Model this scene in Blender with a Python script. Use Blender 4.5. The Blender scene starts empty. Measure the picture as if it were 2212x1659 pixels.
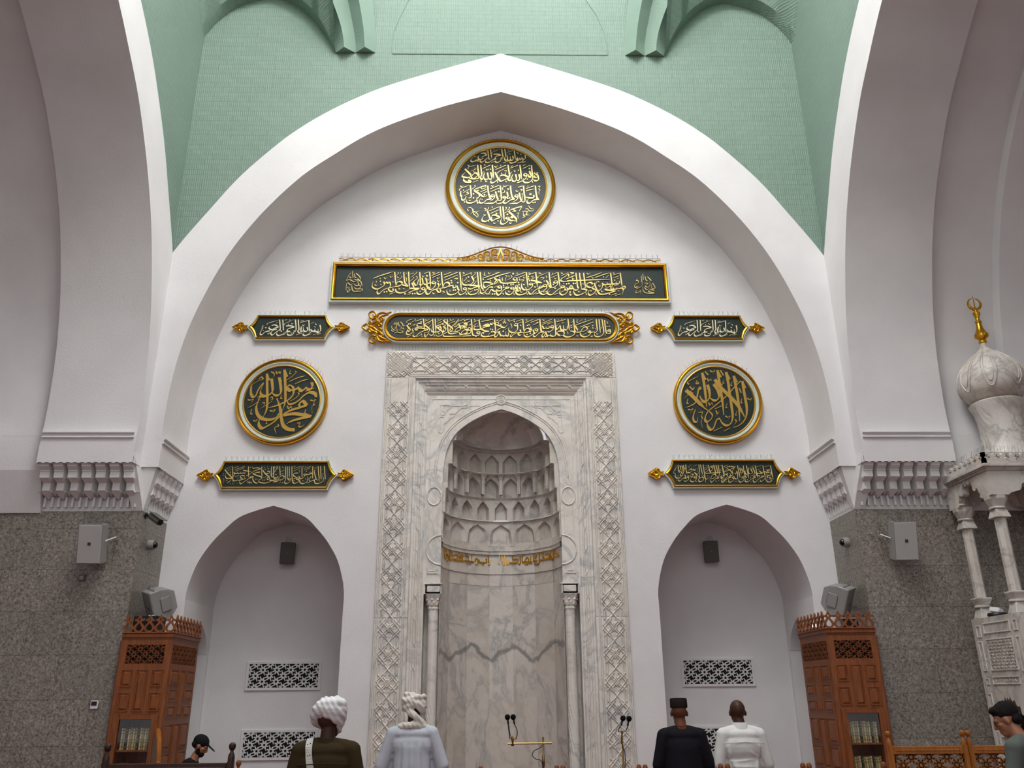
import bpy, bmesh, math, random
from mathutils import Vector, Matrix, noise
from mathutils.geometry import tessellate_polygon
random.seed(7)
PI = math.pi
C = bpy.context.scene.collection
sc = bpy.context.scene
# ---------------------------------------------------------------- camera
IW, IH, FPX = 2212.0, 1659.0, 1800.0
PITCH, YAW, ROLL = 0.35849, 0.02636, -0.00829
CAM = Vector((-0.168, 0.0, 1.8))
cp, sp, cy_, sy_, cr, sr = math.cos(PITCH), math.sin(PITCH), math.cos(YAW), math.sin(YAW), math.cos(ROLL), math.sin(ROLL)
FW = Vector((sy_*cp, cy_*cp, sp))
R0 = Vector((cy_, -sy_, 0)); U0 = R0.cross(FW)
RT = cr*R0 + sr*U0
UP = -sr*R0 + cr*U0
cd = bpy.data.cameras.new('camera'); cam = bpy.data.objects.new('camera', cd); C.objects.link(cam)
cd.sensor_width = 36; cd.lens = FPX*36/IW; cd.clip_start = .05; cd.clip_end = 200
cam.matrix_world = Matrix(((RT.x, UP.x, -FW.x, CAM.x), (RT.y, UP.y, -FW.y, CAM.y), (RT.z, UP.z, -FW.z, CAM.z), (0, 0, 0, 1)))
sc.camera = cam
def ray(u, v): return FW + RT*((u-IW/2)/FPX) - UP*((v-IH/2)/FPX)
def at(u, v, Y):                      # the point of the plane y = Y seen at a pixel of the photograph
    d = ray(u, v); return CAM + d*(Y/d.y)
def atx(u, v, X):
    d = ray(u, v); return CAM + d*((X-CAM.x)/d.x)
# ---------------------------------------------------------------- light
sc.view_settings.view_transform = 'Standard'; sc.view_settings.look = 'None'
sc.view_settings.gamma = 1; sc.view_settings.exposure = 0.0; sc.view_settings.use_curve_mapping = False
w = bpy.data.worlds.new('world'); sc.world = w; w.use_nodes = True
w.node_tree.nodes['Background'].inputs[0].default_value = (.95, .97, 1.0, 1)
w.node_tree.nodes['Background'].inputs[1].default_value = .66
def lamp(loc, power, radius, col=(1, .985, .98)):
    l = bpy.data.lights.new('unseen_lamp', 'POINT'); l.energy = power; l.shadow_soft_size = radius; l.color = col
    o = bpy.data.objects.new('unseen_lamp', l); o.location = loc; C.objects.link(o); return o
for k in range(8):                    # unseen lamps in and under the dome, added and placed for brightness
    a = 2*PI*(k+.5)/8
    lamp((1.5*math.cos(a), 5.0+1.5*math.sin(a), 19.0), 290, .35)
    lamp((1.6*math.cos(a), 4.0+1.6*math.sin(a), 14.2), 58, .35)
for k in range(4):                    # unseen lamps added behind the camera to fill the lower walls
    lamp((-2.4+1.6*k, -6.0, 10.0), 110, .4)
# ---------------------------------------------------------------- helpers
ORG = {}
def tag(o, label=None, cat=None, group=None, kind=None):
    if label: o['label'] = label
    if cat: o['category'] = cat
    if group: o['group'] = group
    if kind: o['kind'] = kind
    return o
def thing(name, loc, label, cat, group=None, kind=None):
    o = bpy.data.objects.new(name, None); C.objects.link(o); o.location = loc; o.empty_display_size = .1
    ORG[o.name] = Vector(loc); return tag(o, label, cat, group, kind)
class MB:
    def __init__(s): s.v = []; s.f = []
    def add(s, vs, fs):
        n = len(s.v); s.v += [tuple(p) for p in vs]; s.f += [tuple(i+n for i in f) for f in fs]; return s
    def poly(s, pts): return s.add(pts, [tuple(range(len(pts)))])
    def box(s, c, d, M=None):
        vs = [Vector((x*d[0]/2, y*d[1]/2, z*d[2]/2)) for x in (-1, 1) for y in (-1, 1) for z in (-1, 1)]
        vs = [(M @ p if M else p) + Vector(c) for p in vs]
        return s.add(vs, [(0, 1, 3, 2), (4, 6, 7, 5), (0, 4, 5, 1), (2, 3, 7, 6), (0, 2, 6, 4), (1, 5, 7, 3)])
    def bbox(s, a, b): return s.box([(a[i]+b[i])/2 for i in range(3)], [abs(b[i]-a[i]) for i in range(3)])
    def strip(s, A, B, closed=False):
        n = len(A); r = range(n if closed else n-1)
        return s.add(list(A)+list(B), [(i, (i+1) % n, n+(i+1) % n, n+i) for i in r])
    def rings(s, rs, cap=True, closed=True):          # loft of equal rings
        n = len(rs[0]); vs = [p for r in rs for p in r]; fs = []
        for k in range(len(rs)-1):
            for i in range(n if closed else n-1):
                j = (i+1) % n; fs.append((k*n+i, k*n+j, (k+1)*n+j, (k+1)*n+i))
        if cap: fs += [tuple(range(n)), tuple(range((len(rs)-1)*n, len(rs)*n))]
        return s.add(vs, fs)
    def lathe(s, prof, c=(0, 0, 0), n=24, M=None, sx=1, sy=1, ph=0):
        c = Vector(c); rs = []
        for r, z in prof:
            ring = [Vector((sx*r*math.cos(2*PI*i/n+ph), sy*r*math.sin(2*PI*i/n+ph), z)) for i in range(n)]
            rs.append([(M @ p if M else p)+c for p in ring])
        return s.rings(rs)
    def tube(s, pts, r, n=8, cap=True):
        P = [Vector(p) for p in pts]; rs = []; N = None
        for i, p in enumerate(P):
            t = (P[min(i+1, len(P)-1)]-P[max(i-1, 0)]).normalized()
            if N is None:
                N = t.cross(Vector((0, 0, 1)));  N = N if N.length > .1 else t.cross(Vector((1, 0, 0)))
            N = (N - t*N.dot(t)).normalized(); B = t.cross(N)
            q = r[i] if isinstance(r, (list, tuple)) else r
            rs.append([p + N*q*math.cos(2*PI*k/n) + B*q*math.sin(2*PI*k/n) for k in range(n)])
        return s.rings(rs, cap)
    def flat(s, outer, holes, fn):                     # filled outline with holes; fn maps (a, b) to a point
        loops = [outer]+list(holes)
        tri = tessellate_polygon([[Vector((p[0], p[1], 0)) for p in l] for l in loops])
        allp = [p for l in loops for p in l]
        return s.add([fn(*p) for p in allp], [tuple(t) for t in tri])
    def slab(s, outer, holes, f0, f1):                 # the same with thickness
        s.flat(outer, holes, f0); s.flat(outer, holes, f1)
        for l in [outer]+list(holes): s.strip([f0(*p) for p in l], [f1(*p) for p in l], True)
        return s
    def build(s, name, m, parent=None, smooth=False, org=None, bevel=0, doubles=True, seg=2):
        o_ = Vector(org) if org is not None else (ORG[parent.name] if parent else Vector((0, 0, 0)))
        me = bpy.data.meshes.new(name)
        me.from_pydata([tuple(Vector(p)-o_) for p in s.v], [], s.f)
        bm = bmesh.new(); bm.from_mesh(me)
        if doubles: bmesh.ops.remove_doubles(bm, verts=bm.verts, dist=1e-5)
        bmesh.ops.recalc_face_normals(bm, faces=bm.faces)
        if bevel: bmesh.ops.bevel(bm, geom=[e for e in bm.edges if e.is_manifold and e.calc_face_angle(0) > .5], offset=bevel, segments=seg, affect='EDGES', clamp_overlap=True)
        bm.to_mesh(me); bm.free()
        me.materials.append(m)
        if smooth:
            for p in me.polygons: p.use_smooth = True
            if smooth != 'all': me.set_sharp_from_angle(angle=math.radians(38))
        o = bpy.data.objects.new(name, me); C.objects.link(o)
        if parent: o.parent = parent
        else: o.location = o_
        ORG[o.name] = o_
        return o
def spline(P, n=6, closed=False):                      # Catmull-Rom through points
    P = [Vector(p) for p in P]; out = []; m = len(P)
    for i in range(m if closed else m-1):
        g = (lambda k: P[k % m]) if closed else (lambda k: P[max(0, min(m-1, k))])
        a, b, c, d = g(i-1), g(i), g(i+1), g(i+2)
        for k in range(n):
            t = k/n
            out.append(.5*((2*b)+(c-a)*t+(2*a-5*b+4*c-d)*t*t+(3*b-a-3*c+d)*t**3))
    if not closed: out.append(P[-1])
    return out
def copy_tree(o, parent=None):
    c = o.copy(); C.objects.link(c); c.parent = parent
    for ch in [x for x in bpy.data.objects if x.parent == o]: copy_tree(ch, c)
    return c
# ---------------------------------------------------------------- materials
def mat(name, col, rough=.6, metal=0, spec=None):
    m = bpy.data.materials.new(name); m.use_nodes = True; b = m.node_tree.nodes['Principled BSDF']
    b.inputs['Base Color'].default_value = (*col, 1); b.inputs['Roughness'].default_value = rough; b.inputs['Metallic'].default_value = metal
    if spec is not None: b.inputs['Specular IOR Level'].default_value = spec
    return m
class NT:
    def __init__(s, m): s.m = m; s.t = m.node_tree; s.b = s.t.nodes['Principled BSDF']
    def n(s, ty, ins=None, **kw):
        x = s.t.nodes.new(ty)
        for k, v in kw.items(): setattr(x, k, v)
        for k, v in (ins or {}).items():
            if hasattr(v, 'is_output'): s.t.links.new(v, x.inputs[k])
            else: x.inputs[k].default_value = v
        return x
    def ramp(s, fac, stops):
        r = s.n('ShaderNodeValToRGB', {0: fac}); e = r.color_ramp.elements
        while len(e) < len(stops): e.new(.5)
        for q, (p, c) in zip(e, stops): q.position = p; q.color = (*c, 1) if len(c) == 3 else c
        return r.outputs[0]
    def pos(s): return s.n('ShaderNodeNewGeometry').outputs['Position']
    def noise(s, vec, scale, det=4, rough=.55, dist=0):
        return s.n('ShaderNodeTexNoise', {'Vector': vec, 'Scale': scale, 'Detail': det, 'Roughness': rough, 'Distortion': dist}).outputs[0]
    def math(s, op, a, b=0.0): return s.n('ShaderNodeMath', {0: a, 1: b}, operation=op).outputs[0]
    def mix(s, f, a, b, mode='MIX'):
        x = s.n('ShaderNodeMix', {'Factor': f}, data_type='RGBA', blend_type=mode)
        for k, v in ((6, a), (7, b)):
            if hasattr(v, 'is_output'): s.t.links.new(v, x.inputs[k])
            else: x.inputs[k].default_value = (*v, 1)
        return x.outputs[2]
    def col(s, c): s.t.links.new(c, s.b.inputs['Base Color']); return s
    def bump(s, h, d=.01, st=1.0):
        b = s.n('ShaderNodeBump', {'Height': h, 'Distance': d, 'Strength': st}); s.t.links.new(b.outputs[0], s.b.inputs['Normal']); return s
def S(r, g, b):                       # sRGB bytes to linear
    f = lambda c: (c/255/12.92) if c/255 <= .04045 else ((c/255+.055)/1.055)**2.4
    return (f(r), f(g), f(b))
def m_plaster(name, col, bump=.004):
    m = mat(name, col, .85, spec=.2); t = NT(m); p = t.pos()
    n1 = t.noise(p, 1.3, 3); n2 = t.noise(p, 28, 3)
    c2 = tuple(x*.94 for x in col)
    t.col(t.ramp(n1, [(.35, c2), (.65, col)])); t.bump(n2, bump, .5); return m
PLASTER = m_plaster('plaster_white', (.795, .782, .785))
PLASTER2 = m_plaster('plaster_trim', (.795, .782, .782), .002)
def m_green():
    col = S(134, 156, 143)
    m = mat('green_combed_brick', col, .7, spec=.3); t = NT(m); p = t.pos()
    x = t.n('ShaderNodeSeparateXYZ', {0: p})
    u = t.math('ADD', x.outputs[0], x.outputs[1]); v = x.outputs[2]
    uv = t.n('ShaderNodeCombineXYZ', {0: u, 1: v, 2: 0.0}).outputs[0]
    br = t.n('ShaderNodeTexBrick', {'Vector': uv, 'Scale': 1.0, 'Mortar Size': .006, 'Mortar Smooth': .3, 'Brick Width': .26, 'Row Height': .105, 'Bias': 0.0,
                                    'Color1': (1, 1, 1, 1), 'Color2': (.55, .55, .55, 1), 'Mortar': (0, 0, 0, 1)})
    wob = t.noise(p, 7, 2)
    ph = t.math('ADD', t.math('MULTIPLY', u, 2*PI/.036), t.math('MULTIPLY', wob, 4.0))
    comb = t.math('ADD', t.math('MULTIPLY', t.math('SINE', ph), .5), .5)
    h = t.math('MULTIPLY', br.outputs[0], t.math('ADD', t.math('MULTIPLY', comb, .6), .4))
    big = t.noise(p, .8, 3)
    base = t.ramp(big, [(.3, tuple(c*.93 for c in col)), (.7, col)])
    dk = t.ramp(h, [(0, (.84, .86, .85)), (.7, (1, 1, 1))])
    t.col(t.mix(1.0, base, dk, 'MULTIPLY')); t.bump(h, .010, .75); return m
GREEN = m_green()
GREENP = m_plaster('green_plaster', S(132, 155, 141))
def m_granite():
    m = mat('granite', (.1, .09, .08), .35); t = NT(m); p = t.pos()
    n = t.noise(p, 34, 4, .65, .6); n2 = t.noise(p, 2.0, 2)
    c = t.ramp(n, [(.36, S(74, 68, 62)), (.46, S(130, 121, 113)), (.56, S(150, 141, 132)), (.68, S(186, 178, 168))])
    c = t.mix(t.math('MULTIPLY', n2, .5), c, S(120, 115, 106))
    x = t.n('ShaderNodeSeparateXYZ', {0: p})
    uv = t.n('ShaderNodeCombineXYZ', {0: t.math('ADD', x.outputs[0], x.outputs[1]), 1: x.outputs[2], 2: 0.0}).outputs[0]
    br = t.n('ShaderNodeTexBrick', {'Vector': uv, 'Scale': 1.0, 'Mortar Size': .0035, 'Mortar Smooth': .2, 'Brick Width': 1.05, 'Row Height': .6,
                                    'Color1': (1, 1, 1, 1), 'Color2': (.88, .88, .88, 1), 'Mortar': (.42, .4, .38, 1)})
    t.col(t.mix(1.0, c, br.outputs[0], 'MULTIPLY')); return m
GRANITE = m_granite()
def m_marble(name, base, vein, warm, scale=1.0, rough=.35, k=1.0, zig=False):
    m = mat(name, base, rough); t = NT(m); p = t.pos()
    oi = t.n('ShaderNodeObjectInfo').outputs['Random']
    off = t.n('ShaderNodeVectorMath', {0: p, 1: t.n('ShaderNodeCombineXYZ', {0: t.math('MULTIPLY', oi, 17.0), 1: t.math('MULTIPLY', oi, 31.0), 2: t.math('MULTIPLY', oi, 7.0)}).outputs[0]}, operation='ADD').outputs[0]
    n = t.noise(off, 1.1*scale, 8, .62, 1.4)
    v = t.math('ABSOLUTE', t.math('SUBTRACT', n, .5))
    vv = t.ramp(v, [(0, vein), (.022*k, tuple(.5*a+.5*b for a, b in zip(vein, base))), (.06*k, base)])
    big = t.noise(off, .9*scale, 4)
    c = t.mix(t.ramp(big, [(.4, (0, 0, 0)), (.68, (.75, .75, .75))]), vv, warm)
    if zig:
        xs = t.n('ShaderNodeSeparateXYZ', {0: p}); tri = t.n('ShaderNodeMath', {0: t.math('ADD', xs.outputs[0], 10.36), 1: .34}, operation='PINGPONG').outputs[0]
        line = t.math('SUBTRACT', t.math('ADD', xs.outputs[2], t.math('MULTIPLY', t.noise(p, 3.0, 5), .35)), t.math('ADD', t.math('MULTIPLY', tri, .8), 2.52))
        c = t.mix(t.ramp(t.math('ABSOLUTE', line), [(.0, (.8, .8, .8)), (.035, (.55, .55, .55)), (.06, (0, 0, 0))]), c, S(112, 108, 106))
    fine = t.noise(off, 9*scale, 6, .7, .8)
    c = t.mix(1.0, c, t.ramp(fine, [(.3, (.88, .88, .87)), (.6, (1, 1, 1))]), 'MULTIPLY')
    t.col(c); return m
MARBLE = m_marble('marble_carved', S(232, 227, 220), S(186, 186, 185), S(224, 215, 203))
MARBLE2 = m_marble('marble_slab', S(212, 205, 197), S(168, 165, 162), S(202, 192, 180), .8, .3, zig=True)
MARBLE3 = m_marble('marble_minbar', S(214, 209, 202), S(165, 162, 158), S(205, 194, 182), 1.2, .4)
def m_wood(name, c1, c2, rough=.4):
    m = mat(name, c1, rough); t = NT(m); tc = t.n('ShaderNodeTexCoord').outputs['Object']
    mp = t.n('ShaderNodeMapping', {'Vector': tc, 'Scale': (14, 14, 1.2)}).outputs[0]
    n = t.noise(mp, 2.2, 5, .6, 1.2)
    t.col(t.ramp(n, [(.3, c2), (.7, c1)])); t.bump(n, .001, .4); return m
WOOD = m_wood('wood_oak_stained', S(150, 82, 30), S(108, 54, 18))
WOODY = m_wood('wood_golden', S(176, 106, 30), S(130, 72, 16))
WOODD = m_wood('wood_shaded', S(62, 34, 22), S(36, 18, 12))  # darker wood tone with shade put into the colour
GOLD = mat('gold_leaf', S(214, 160, 48), .28, 1.0)
GOLDD = mat('gold_matte', S(205, 160, 75), .42, .85)
GOLDL = mat('gold_letter', S(232, 205, 130), .4, .35)
GOLDK = mat('gold_letter_deep', S(205, 165, 82), .38, .5)
IVORY = mat('ivory_letter', S(240, 230, 190), .5, .1)
BOARD = mat('board_dark_green', S(20, 38, 33), .5)
SAGE = mat('frame_sage', S(205, 216, 206), .5)
SAGED = mat('frame_sage_dark', S(140, 156, 150), .5)
BLACK = mat('black_plastic', (.006, .006, .006), .45)
BLACKC = mat('black_cloth', (.008, .007, .009), .9, spec=.1)
GREYP = mat('grey_plastic', S(150, 148, 146), .5)
GREYD = mat('grey_plastic_dark', S(92, 92, 86), .55)
WHITEP = mat('white_plastic', (.8, .8, .8), .4)
BRASS = mat('brass', S(190, 150, 85), .25, 1.0)
WIRE = mat('spike_wire', S(120, 115, 118), .4, .8)
DARKV = mat('shade_black', (.004, .004, .004), .9)  # flat black that stands in for shade in openings
# ================================================================ the room
YT, YF, BX, BY = 13.6, 12.48, 5.53, 6.95      # tympanum, front face, half bay, bay centre
def half_profile(pts, n=5, close=None): return [(p.x, p.y) for p in spline([(a, b, 0) for a, b in pts], n)]
AR = half_profile([(0, 12.22), (1.0, 11.9), (1.9, 11.52), (2.45, 11.21), (2.95, 10.83), (3.5, 10.36), (4.05, 9.7), (4.45, 9.08), (4.72, 8.53), (4.92, 8.0), (5.06, 7.55), (5.16, 7.1), (5.22, 6.7), (5.26, 6.2), (5.27, 5.8), (5.25, 5.5), (5.25, 5.12)])
EX = half_profile([(0, 13.11), (1.05, 12.74), (2.08, 12.34), (2.7, 12.02), (3.2, 11.7), (3.6, 11.39), (3.97, 11.04), (4.56, 10.36), (5.03, 9.65), (5.36, 9.13), (BX, 8.83)])
def full(h): return [(-a, b) for a, b in reversed(h)] + h[1:]
ARF, EXF = full(AR), full(EX)
EXG = [(-BX-.04, 8.79)] + EXF + [(BX+.04, 8.79)]
def struct(mb, name, m, parent=None, **k):
    o = mb.build(name, m, parent, **k)
    if not parent: o['kind'] = 'structure'
    return o
F = lambda y: (lambda a, b: (a, y, b))                      # a frontal plane
SX = lambda x: (lambda a, b: (x, BY+a, b))                  # a side plane
NC, ND = 3.745, 15.05
NP = half_profile([(0, 4.76), (.3, 4.67), (.55, 4.56), (.75, 4.37), (.93, 4.16), (1.1, 3.88), (1.2, 3.58), (1.245, 3.3), (1.24, 2.9), (1.24, .02)], 5)
NPF = full(NP)
# floor
b = MB(); b.box((0, 4, -.05), (44, 40, .1)); fl = mat('carpet_red', S(110, 60, 54), .95)
t = NT(fl); n = t.noise(t.pos(), 60, 3); t.col(t.ramp(n, [(.3, S(96, 52, 48)), (.7, S(124, 70, 62))])); struct(b, 'floor', fl)
# front wall: recessed back wall of the big arch with its two niches and the prayer-niche opening
MH = 0.99
b = MB()
holes = [[(s*NC+s*a, z) for a, z in NPF] for s in (-1, 1)] + [[(-1.47, .02), (-1.47, 6.96), (1.47, 6.96), (1.47, .02)]]
outer = [(-5.46, 0), (-5.46, 5.13), (-5.25, 5.13)] + ARF[1:-1] + [(5.25, 5.13), (5.46, 5.13), (5.46, 0)]
b.flat(outer, holes, F(YT))
wf = struct(b, 'wall_front', PLASTER)
b = MB(); b.strip([F(YF)(*p) for p in ARF], [F(YT)(*p) for p in ARF]); wb = struct(b, 'wall_bay', PLASTER, smooth=True)
b = MB(); o2 = [(-BX, 5.12)] + EXF + [(BX, 5.12)]
side = [(a, z) for a, z in ARF]
b.flat(o2 + list(reversed(side)), [], F(YF)); b.build('arch_band', PLASTER, wb)
b = MB(); top = 17.0
b.flat(EXG + [(BX+.04, top), (-BX-.04, top)], [], F(YF+.035)); b.strip([F(YF)(*p) for p in EXF], [F(YF+.035)(*p) for p in EXF])
b.build('green_brick_face', GREEN, wb)
for s in (-1, 1):                                           # niches
    b = MB(); P = [(s*NC+a, z) for a, z in NPF]
    # arched recess in the outer cheek of the niche
    xo = s*(NC+1.24)
    P2 = [p for p in P if not (abs(p[0]-xo) < .02 and p[1] < 2.95)]
    b.strip([F(YT)(*p) for p in P2], [F(ND)(*p) for p in P2])
    ha = [(a, z) for a, z in full(half_profile([(0, 2.98), (.2, 2.88), (.38, 2.72), (.49, 2.5), (.5, 2.3), (.5, .02)], 4))]
    fx = lambda a, z: (xo, 14.46+a, z)
    zt_ = min(z for q, z in P2 if abs(q-xo) < .06)
    b.flat([(YT-14.46, 0), (ND-14.46, 0), (ND-14.46, zt_), (YT-14.46, zt_)], [ha], fx)
    fx2 = lambda a, z: (xo+s*.6, 14.46+a, z)
    b.strip([fx(*p) for p in ha], [fx2(*p) for p in ha]); b.flat(ha, [], fx2)
    b.build('niche_reveal', PLASTER, wf, smooth=True)
    b = MB(); b.flat(P, [], F(ND)); b.build('niche_back', PLASTER, wf)
# side walls
for s, nm in ((-1, 'left'), (1, 'right')):
    x0, x1, x2, x3 = s*BX, s*6.95, s*8.05, s*9.45
    b = MB(); o2 = [(-BX, 5.12)] + EXF + [(BX, 5.12)]
    b.flat(o2 + list(reversed(ARF)), [], SX(x0)); wl = struct(b, 'wall_'+nm, PLASTER)
    b = MB(); b.flat(EXG + [(BX+.04, top), (-BX-.04, top)], [], SX(x0+s*.035)); b.strip([SX(x0)(*p) for p in EXF], [SX(x0+s*.035)(*p) for p in EXF]); b.build('green_brick_face', GREEN, wl)
    AR2 = [(a*1.035, z+.12*max(0, min(1, (z-4)/6))) for a, z in ARF]
    b = MB(); b.strip([SX(x0)(*p) for p in ARF], [SX(x1)(*p) for p in ARF]); b.build('arch_soffit', PLASTER, wl, smooth=True)
    b = MB(); b.strip([SX(x1)(*p) for p in ARF], [SX(x1)(*p) for p in AR2]); b.strip([SX(x1)(*p) for p in AR2], [SX(x2)(*p) for p in AR2])
    b.strip([SX(x2)(*p) for p in AR2], [SX(x2)(*p) for p in ARF]); b.build('aisle_vault', PLASTER, wl, smooth=True)
    b = MB(); b.strip([SX(x2)(*p) for p in ARF], [SX(x3)(*p) for p in ARF]); b.build('far_arch_soffit', PLASTER, wl, smooth=True)
    b = MB(); b.poly([(s*15, -4, 0), (s*15, 16, 0), (s*15, 16, 14), (s*15, -4, 14)]); b.poly([(s*9.45, BY+6.2, 0), (s*15, BY+6.2, 0), (s*15, BY+6.2, 14), (s*9.45, BY+6.2, 14)])
    b.poly([(s*9.45, -4, 13), (s*15, -4, 13), (s*15, 16, 13), (s*9.45, 16, 13)]); b.build('outer_aisle', PLASTER, wl)
    gz = 4.465
    b = MB(); b.bbox((s*5.435, 12.6, 0), (s*15, 13.62, gz)); b.build('granite_cladding', GRANITE, wl)
    b = MB(); b.rings([[(x, 12.385, 5.6), (x, 12.385, 5.05), (x, 12.57, gz-.03), (x, 13.62, gz-.03), (x, 13.62, 5.6)] for x in (s*6.95, s*15)]); b.bbox((s*5.44, 12.615, gz), (s*6.96, 13.61, 5.6)); b.bbox((s*5.44, .2, 0), (s*6.96, 1.65, 5.13)); b.build('pier_core', PLASTER, wl)
# rear wall (behind the camera) and the dome that closes the bay
b = MB(); o2 = [(-BX, 5.12)] + EXF + [(BX, 5.12)]
b.flat(o2 + list(reversed(ARF)), [], F(1.42)); wr = struct(b, 'wall_rear', PLASTER)
b = MB(); b.flat(EXF + [(BX, top), (-BX, top)], [], F(1.40)); b.build('green_brick_face', GREEN, wr)
b = MB(); b.strip([F(1.42)(*p) for p in ARF], [F(.1)(*p) for p in ARF]); b.build('arch_soffit', PLASTER, wr, smooth=True)
b = MB(); b.flat([(-BX, 1.4), (BX, 1.4), (BX, YF+.04), (-BX, YF+.04)], [[(5.2*math.cos(2*PI*i/48), BY+5.2*math.sin(2*PI*i/48)) for i in range(48)]], lambda a, c: (a, c, 17))
b.rings([[Vector((5.2*math.cos(e)*math.cos(2*PI*i/48), BY+5.2*math.cos(e)*math.sin(2*PI*i/48), 18+5.2*math.sin(e) if e > 0 else 17)) for i in range(48)] for e in (-.0001, .0001, .3, .6, .9, 1.2, 1.45, 1.56)], cap=False)
struct(b, 'ceiling', PLASTER, smooth=True)

# squinch zone above the arch: blind arches, soffits and paired ribs
def zx(pts): return [at(*p) for p in pts]
for sgn in (-1, 1):
    mir = (lambda p: p) if sgn < 0 else (lambda p: Vector((-p.x, p.y, p.z)))
    b = MB()
    YW_ = YF+.034
    inner = spline([at(u, v, YW_) for u, v in ((726, 116), (715, 95), (700, 70), (683, 48), (660, 27), (630, 8), (595, -3), (560, 2), (520, 14), (480, 40), (450, 70), (426, 104), (420, 118))], 4)
    fwd = [Vector((p.x, p.y-.05-.22*min(1, max(0, (p.z-12.9)/.8)), p.z+.02)) for p in inner]
    up = [Vector((p.x+.15*(1 if p.x > -4.1 else -1)*0, p.y-1.1, p.z+1.5)) for p in fwd]
    b.strip([mir(p) for p in inner], [mir(p) for p in fwd]); b.strip([mir(p) for p in fwd], [mir(p) for p in up])
    b.build('squinch', GREEN, wb, smooth=True)
    LA = [(724, 115, 12.51), (722, 90, 12.51), (714, 62, 12.47), (704, 35, 12.42), (690, 5, 12.32), (668, -40, 12.15), (635, -90, 11.9)]
    RA = [(743, 101, 12.31), (742, 85, 12.30), (738, 62, 12.27), (730, 35, 12.2), (719, 5, 12.1), (700, -40, 11.93), (670, -90, 11.68)]
    MBr = [(768, 114, 12.51), (768, 90, 12.51), (764, 62, 12.47), (758, 32, 12.42), (752, 2, 12.35), (740, -45, 12.2), (720, -95, 12.0)]
    RB = [(788, 101, 12.31), (787, 85, 12.30), (785, 60, 12.28), (781, 33, 12.24), (775, 0, 12.18), (764, -45, 12.05), (745, -95, 11.85)]
    XB = [(811, 114, 12.51), (812, 90, 12.51), (811, 60, 12.49), (808, 30, 12.46), (804, 0, 12.42), (796, -45, 12.33), (780, -95, 12.2)]
    for A_, B_, C_ in ((LA, RA, MBr), (MBr, RB, XB)):
        b = MB(); a_, b_, c_ = [[mir(p) for p in spline(zx(q), 4)] for q in (A_, B_, C_)]
        b.strip(a_, b_); b.strip(b_, c_); b.poly([a_[0], b_[0], c_[0]])
        b.build('squinch_rib', GREENP, wb)
b = MB(); YG = YF+.03
for pts in (((848, 116), (846, 100), (850, 70), (862, 40), (880, 5), (905, -40)), ((1312, 119), (1312, 100), (1305, 70), (1290, 35), (1268, 3), (1240, -40)), ((848, 116), (1312, 119))):
    b.tube([at(u, v, YG) for u, v in pts], .010, 5)
b.build('blind_arch_moulding', GREENP, wb)

def frieze_unit(mb, w_, fn, zb, dm):
    k = w_/.208
    def pr(outl, z0, z1, o2_=None):
        o2_ = o2_ or outl
        A = [fn(t*k, d*dm, zb+z0) for t, d in outl]; B_ = [fn(t*k, d*dm, zb+z1) for t, d in o2_]
        mb.rings([A, B_])
    for t in (-.055, .055): pr([(t-.014, -.02), (t-.014, .05), (t+.014, .05), (t+.014, -.02)], 0, .15)
    pr([(-.01, -.01), (-.01, .05), (.01, .05), (.01, -.01)], .12, .20, [(-.08, -.01), (-.075, .16), (.075, .16), (.08, -.01)])
    for t in (-.104, .104): pr([(t-.004, 0), (t-.004, .06), (t+.004, .06), (t+.004, 0)], .16, .21, [(t-.02, 0), (t-.02, .14), (t+.02, .14), (t+.02, 0)])
    o1 = [(-.088, 0), (-.055, .19), (.055, .19), (.088, 0)]; o2 = [(-.100, 0), (-.07, .30), (.07, .30), (.100, 0)]; o3 = [(-.104, 0), (-.07, .36), (.07, .36), (.104, 0)]
    pr([(-.08, 0), (-.075, .16), (.075, .16), (.08, 0)], .20, .22, o1)
    pr(o1, .22, .33); pr(o1, .33, .39, o2); pr(o2, .39, .485)
    pr([(a*1.02, b_+.012) for a, b_ in o2], .485, .50); pr(o2, .50, .55, o3); pr(o3, .55, .575); pr([(a*.99, b_+.012) for a, b_ in o3], .575, .59)
    for t in (-.052, .052):
        h = [(t-.032, .59), (t-.032, .68), (t, .735), (t+.032, .68), (t+.032, .59)]
        A = [fn(a*k, .40*dm, zb+z) for a, z in h]; B_ = [fn(a*k, .31*dm, zb+z) for a, z in h]
        mb.strip(A, B_); mb.poly(B_)
        mb.poly([fn((t-.052)*k, .40*dm, zb+.59), fn((t-.032)*k, .40*dm, zb+.59), fn((t-.032)*k, .40*dm, zb+.68), fn(t*k, .40*dm, zb+.735), fn(t*k, .40*dm, zb+.76), fn((t-.052)*k, .40*dm, zb+.76)])
        mb.poly([fn((t+.052)*k, .40*dm, zb+.59), fn((t+.032)*k, .40*dm, zb+.59), fn((t+.032)*k, .40*dm, zb+.68), fn(t*k, .40*dm, zb+.735), fn(t*k, .40*dm, zb+.76), fn((t+.052)*k, .40*dm, zb+.76)])
        mb.poly([fn((t-.052)*k, .40*dm, zb+.59), fn((t+.052)*k, .40*dm, zb+.59), fn((t+.052)*k, .2*dm, zb+.59), fn((t-.052)*k, .2*dm, zb+.59)])
nt = 0
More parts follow.
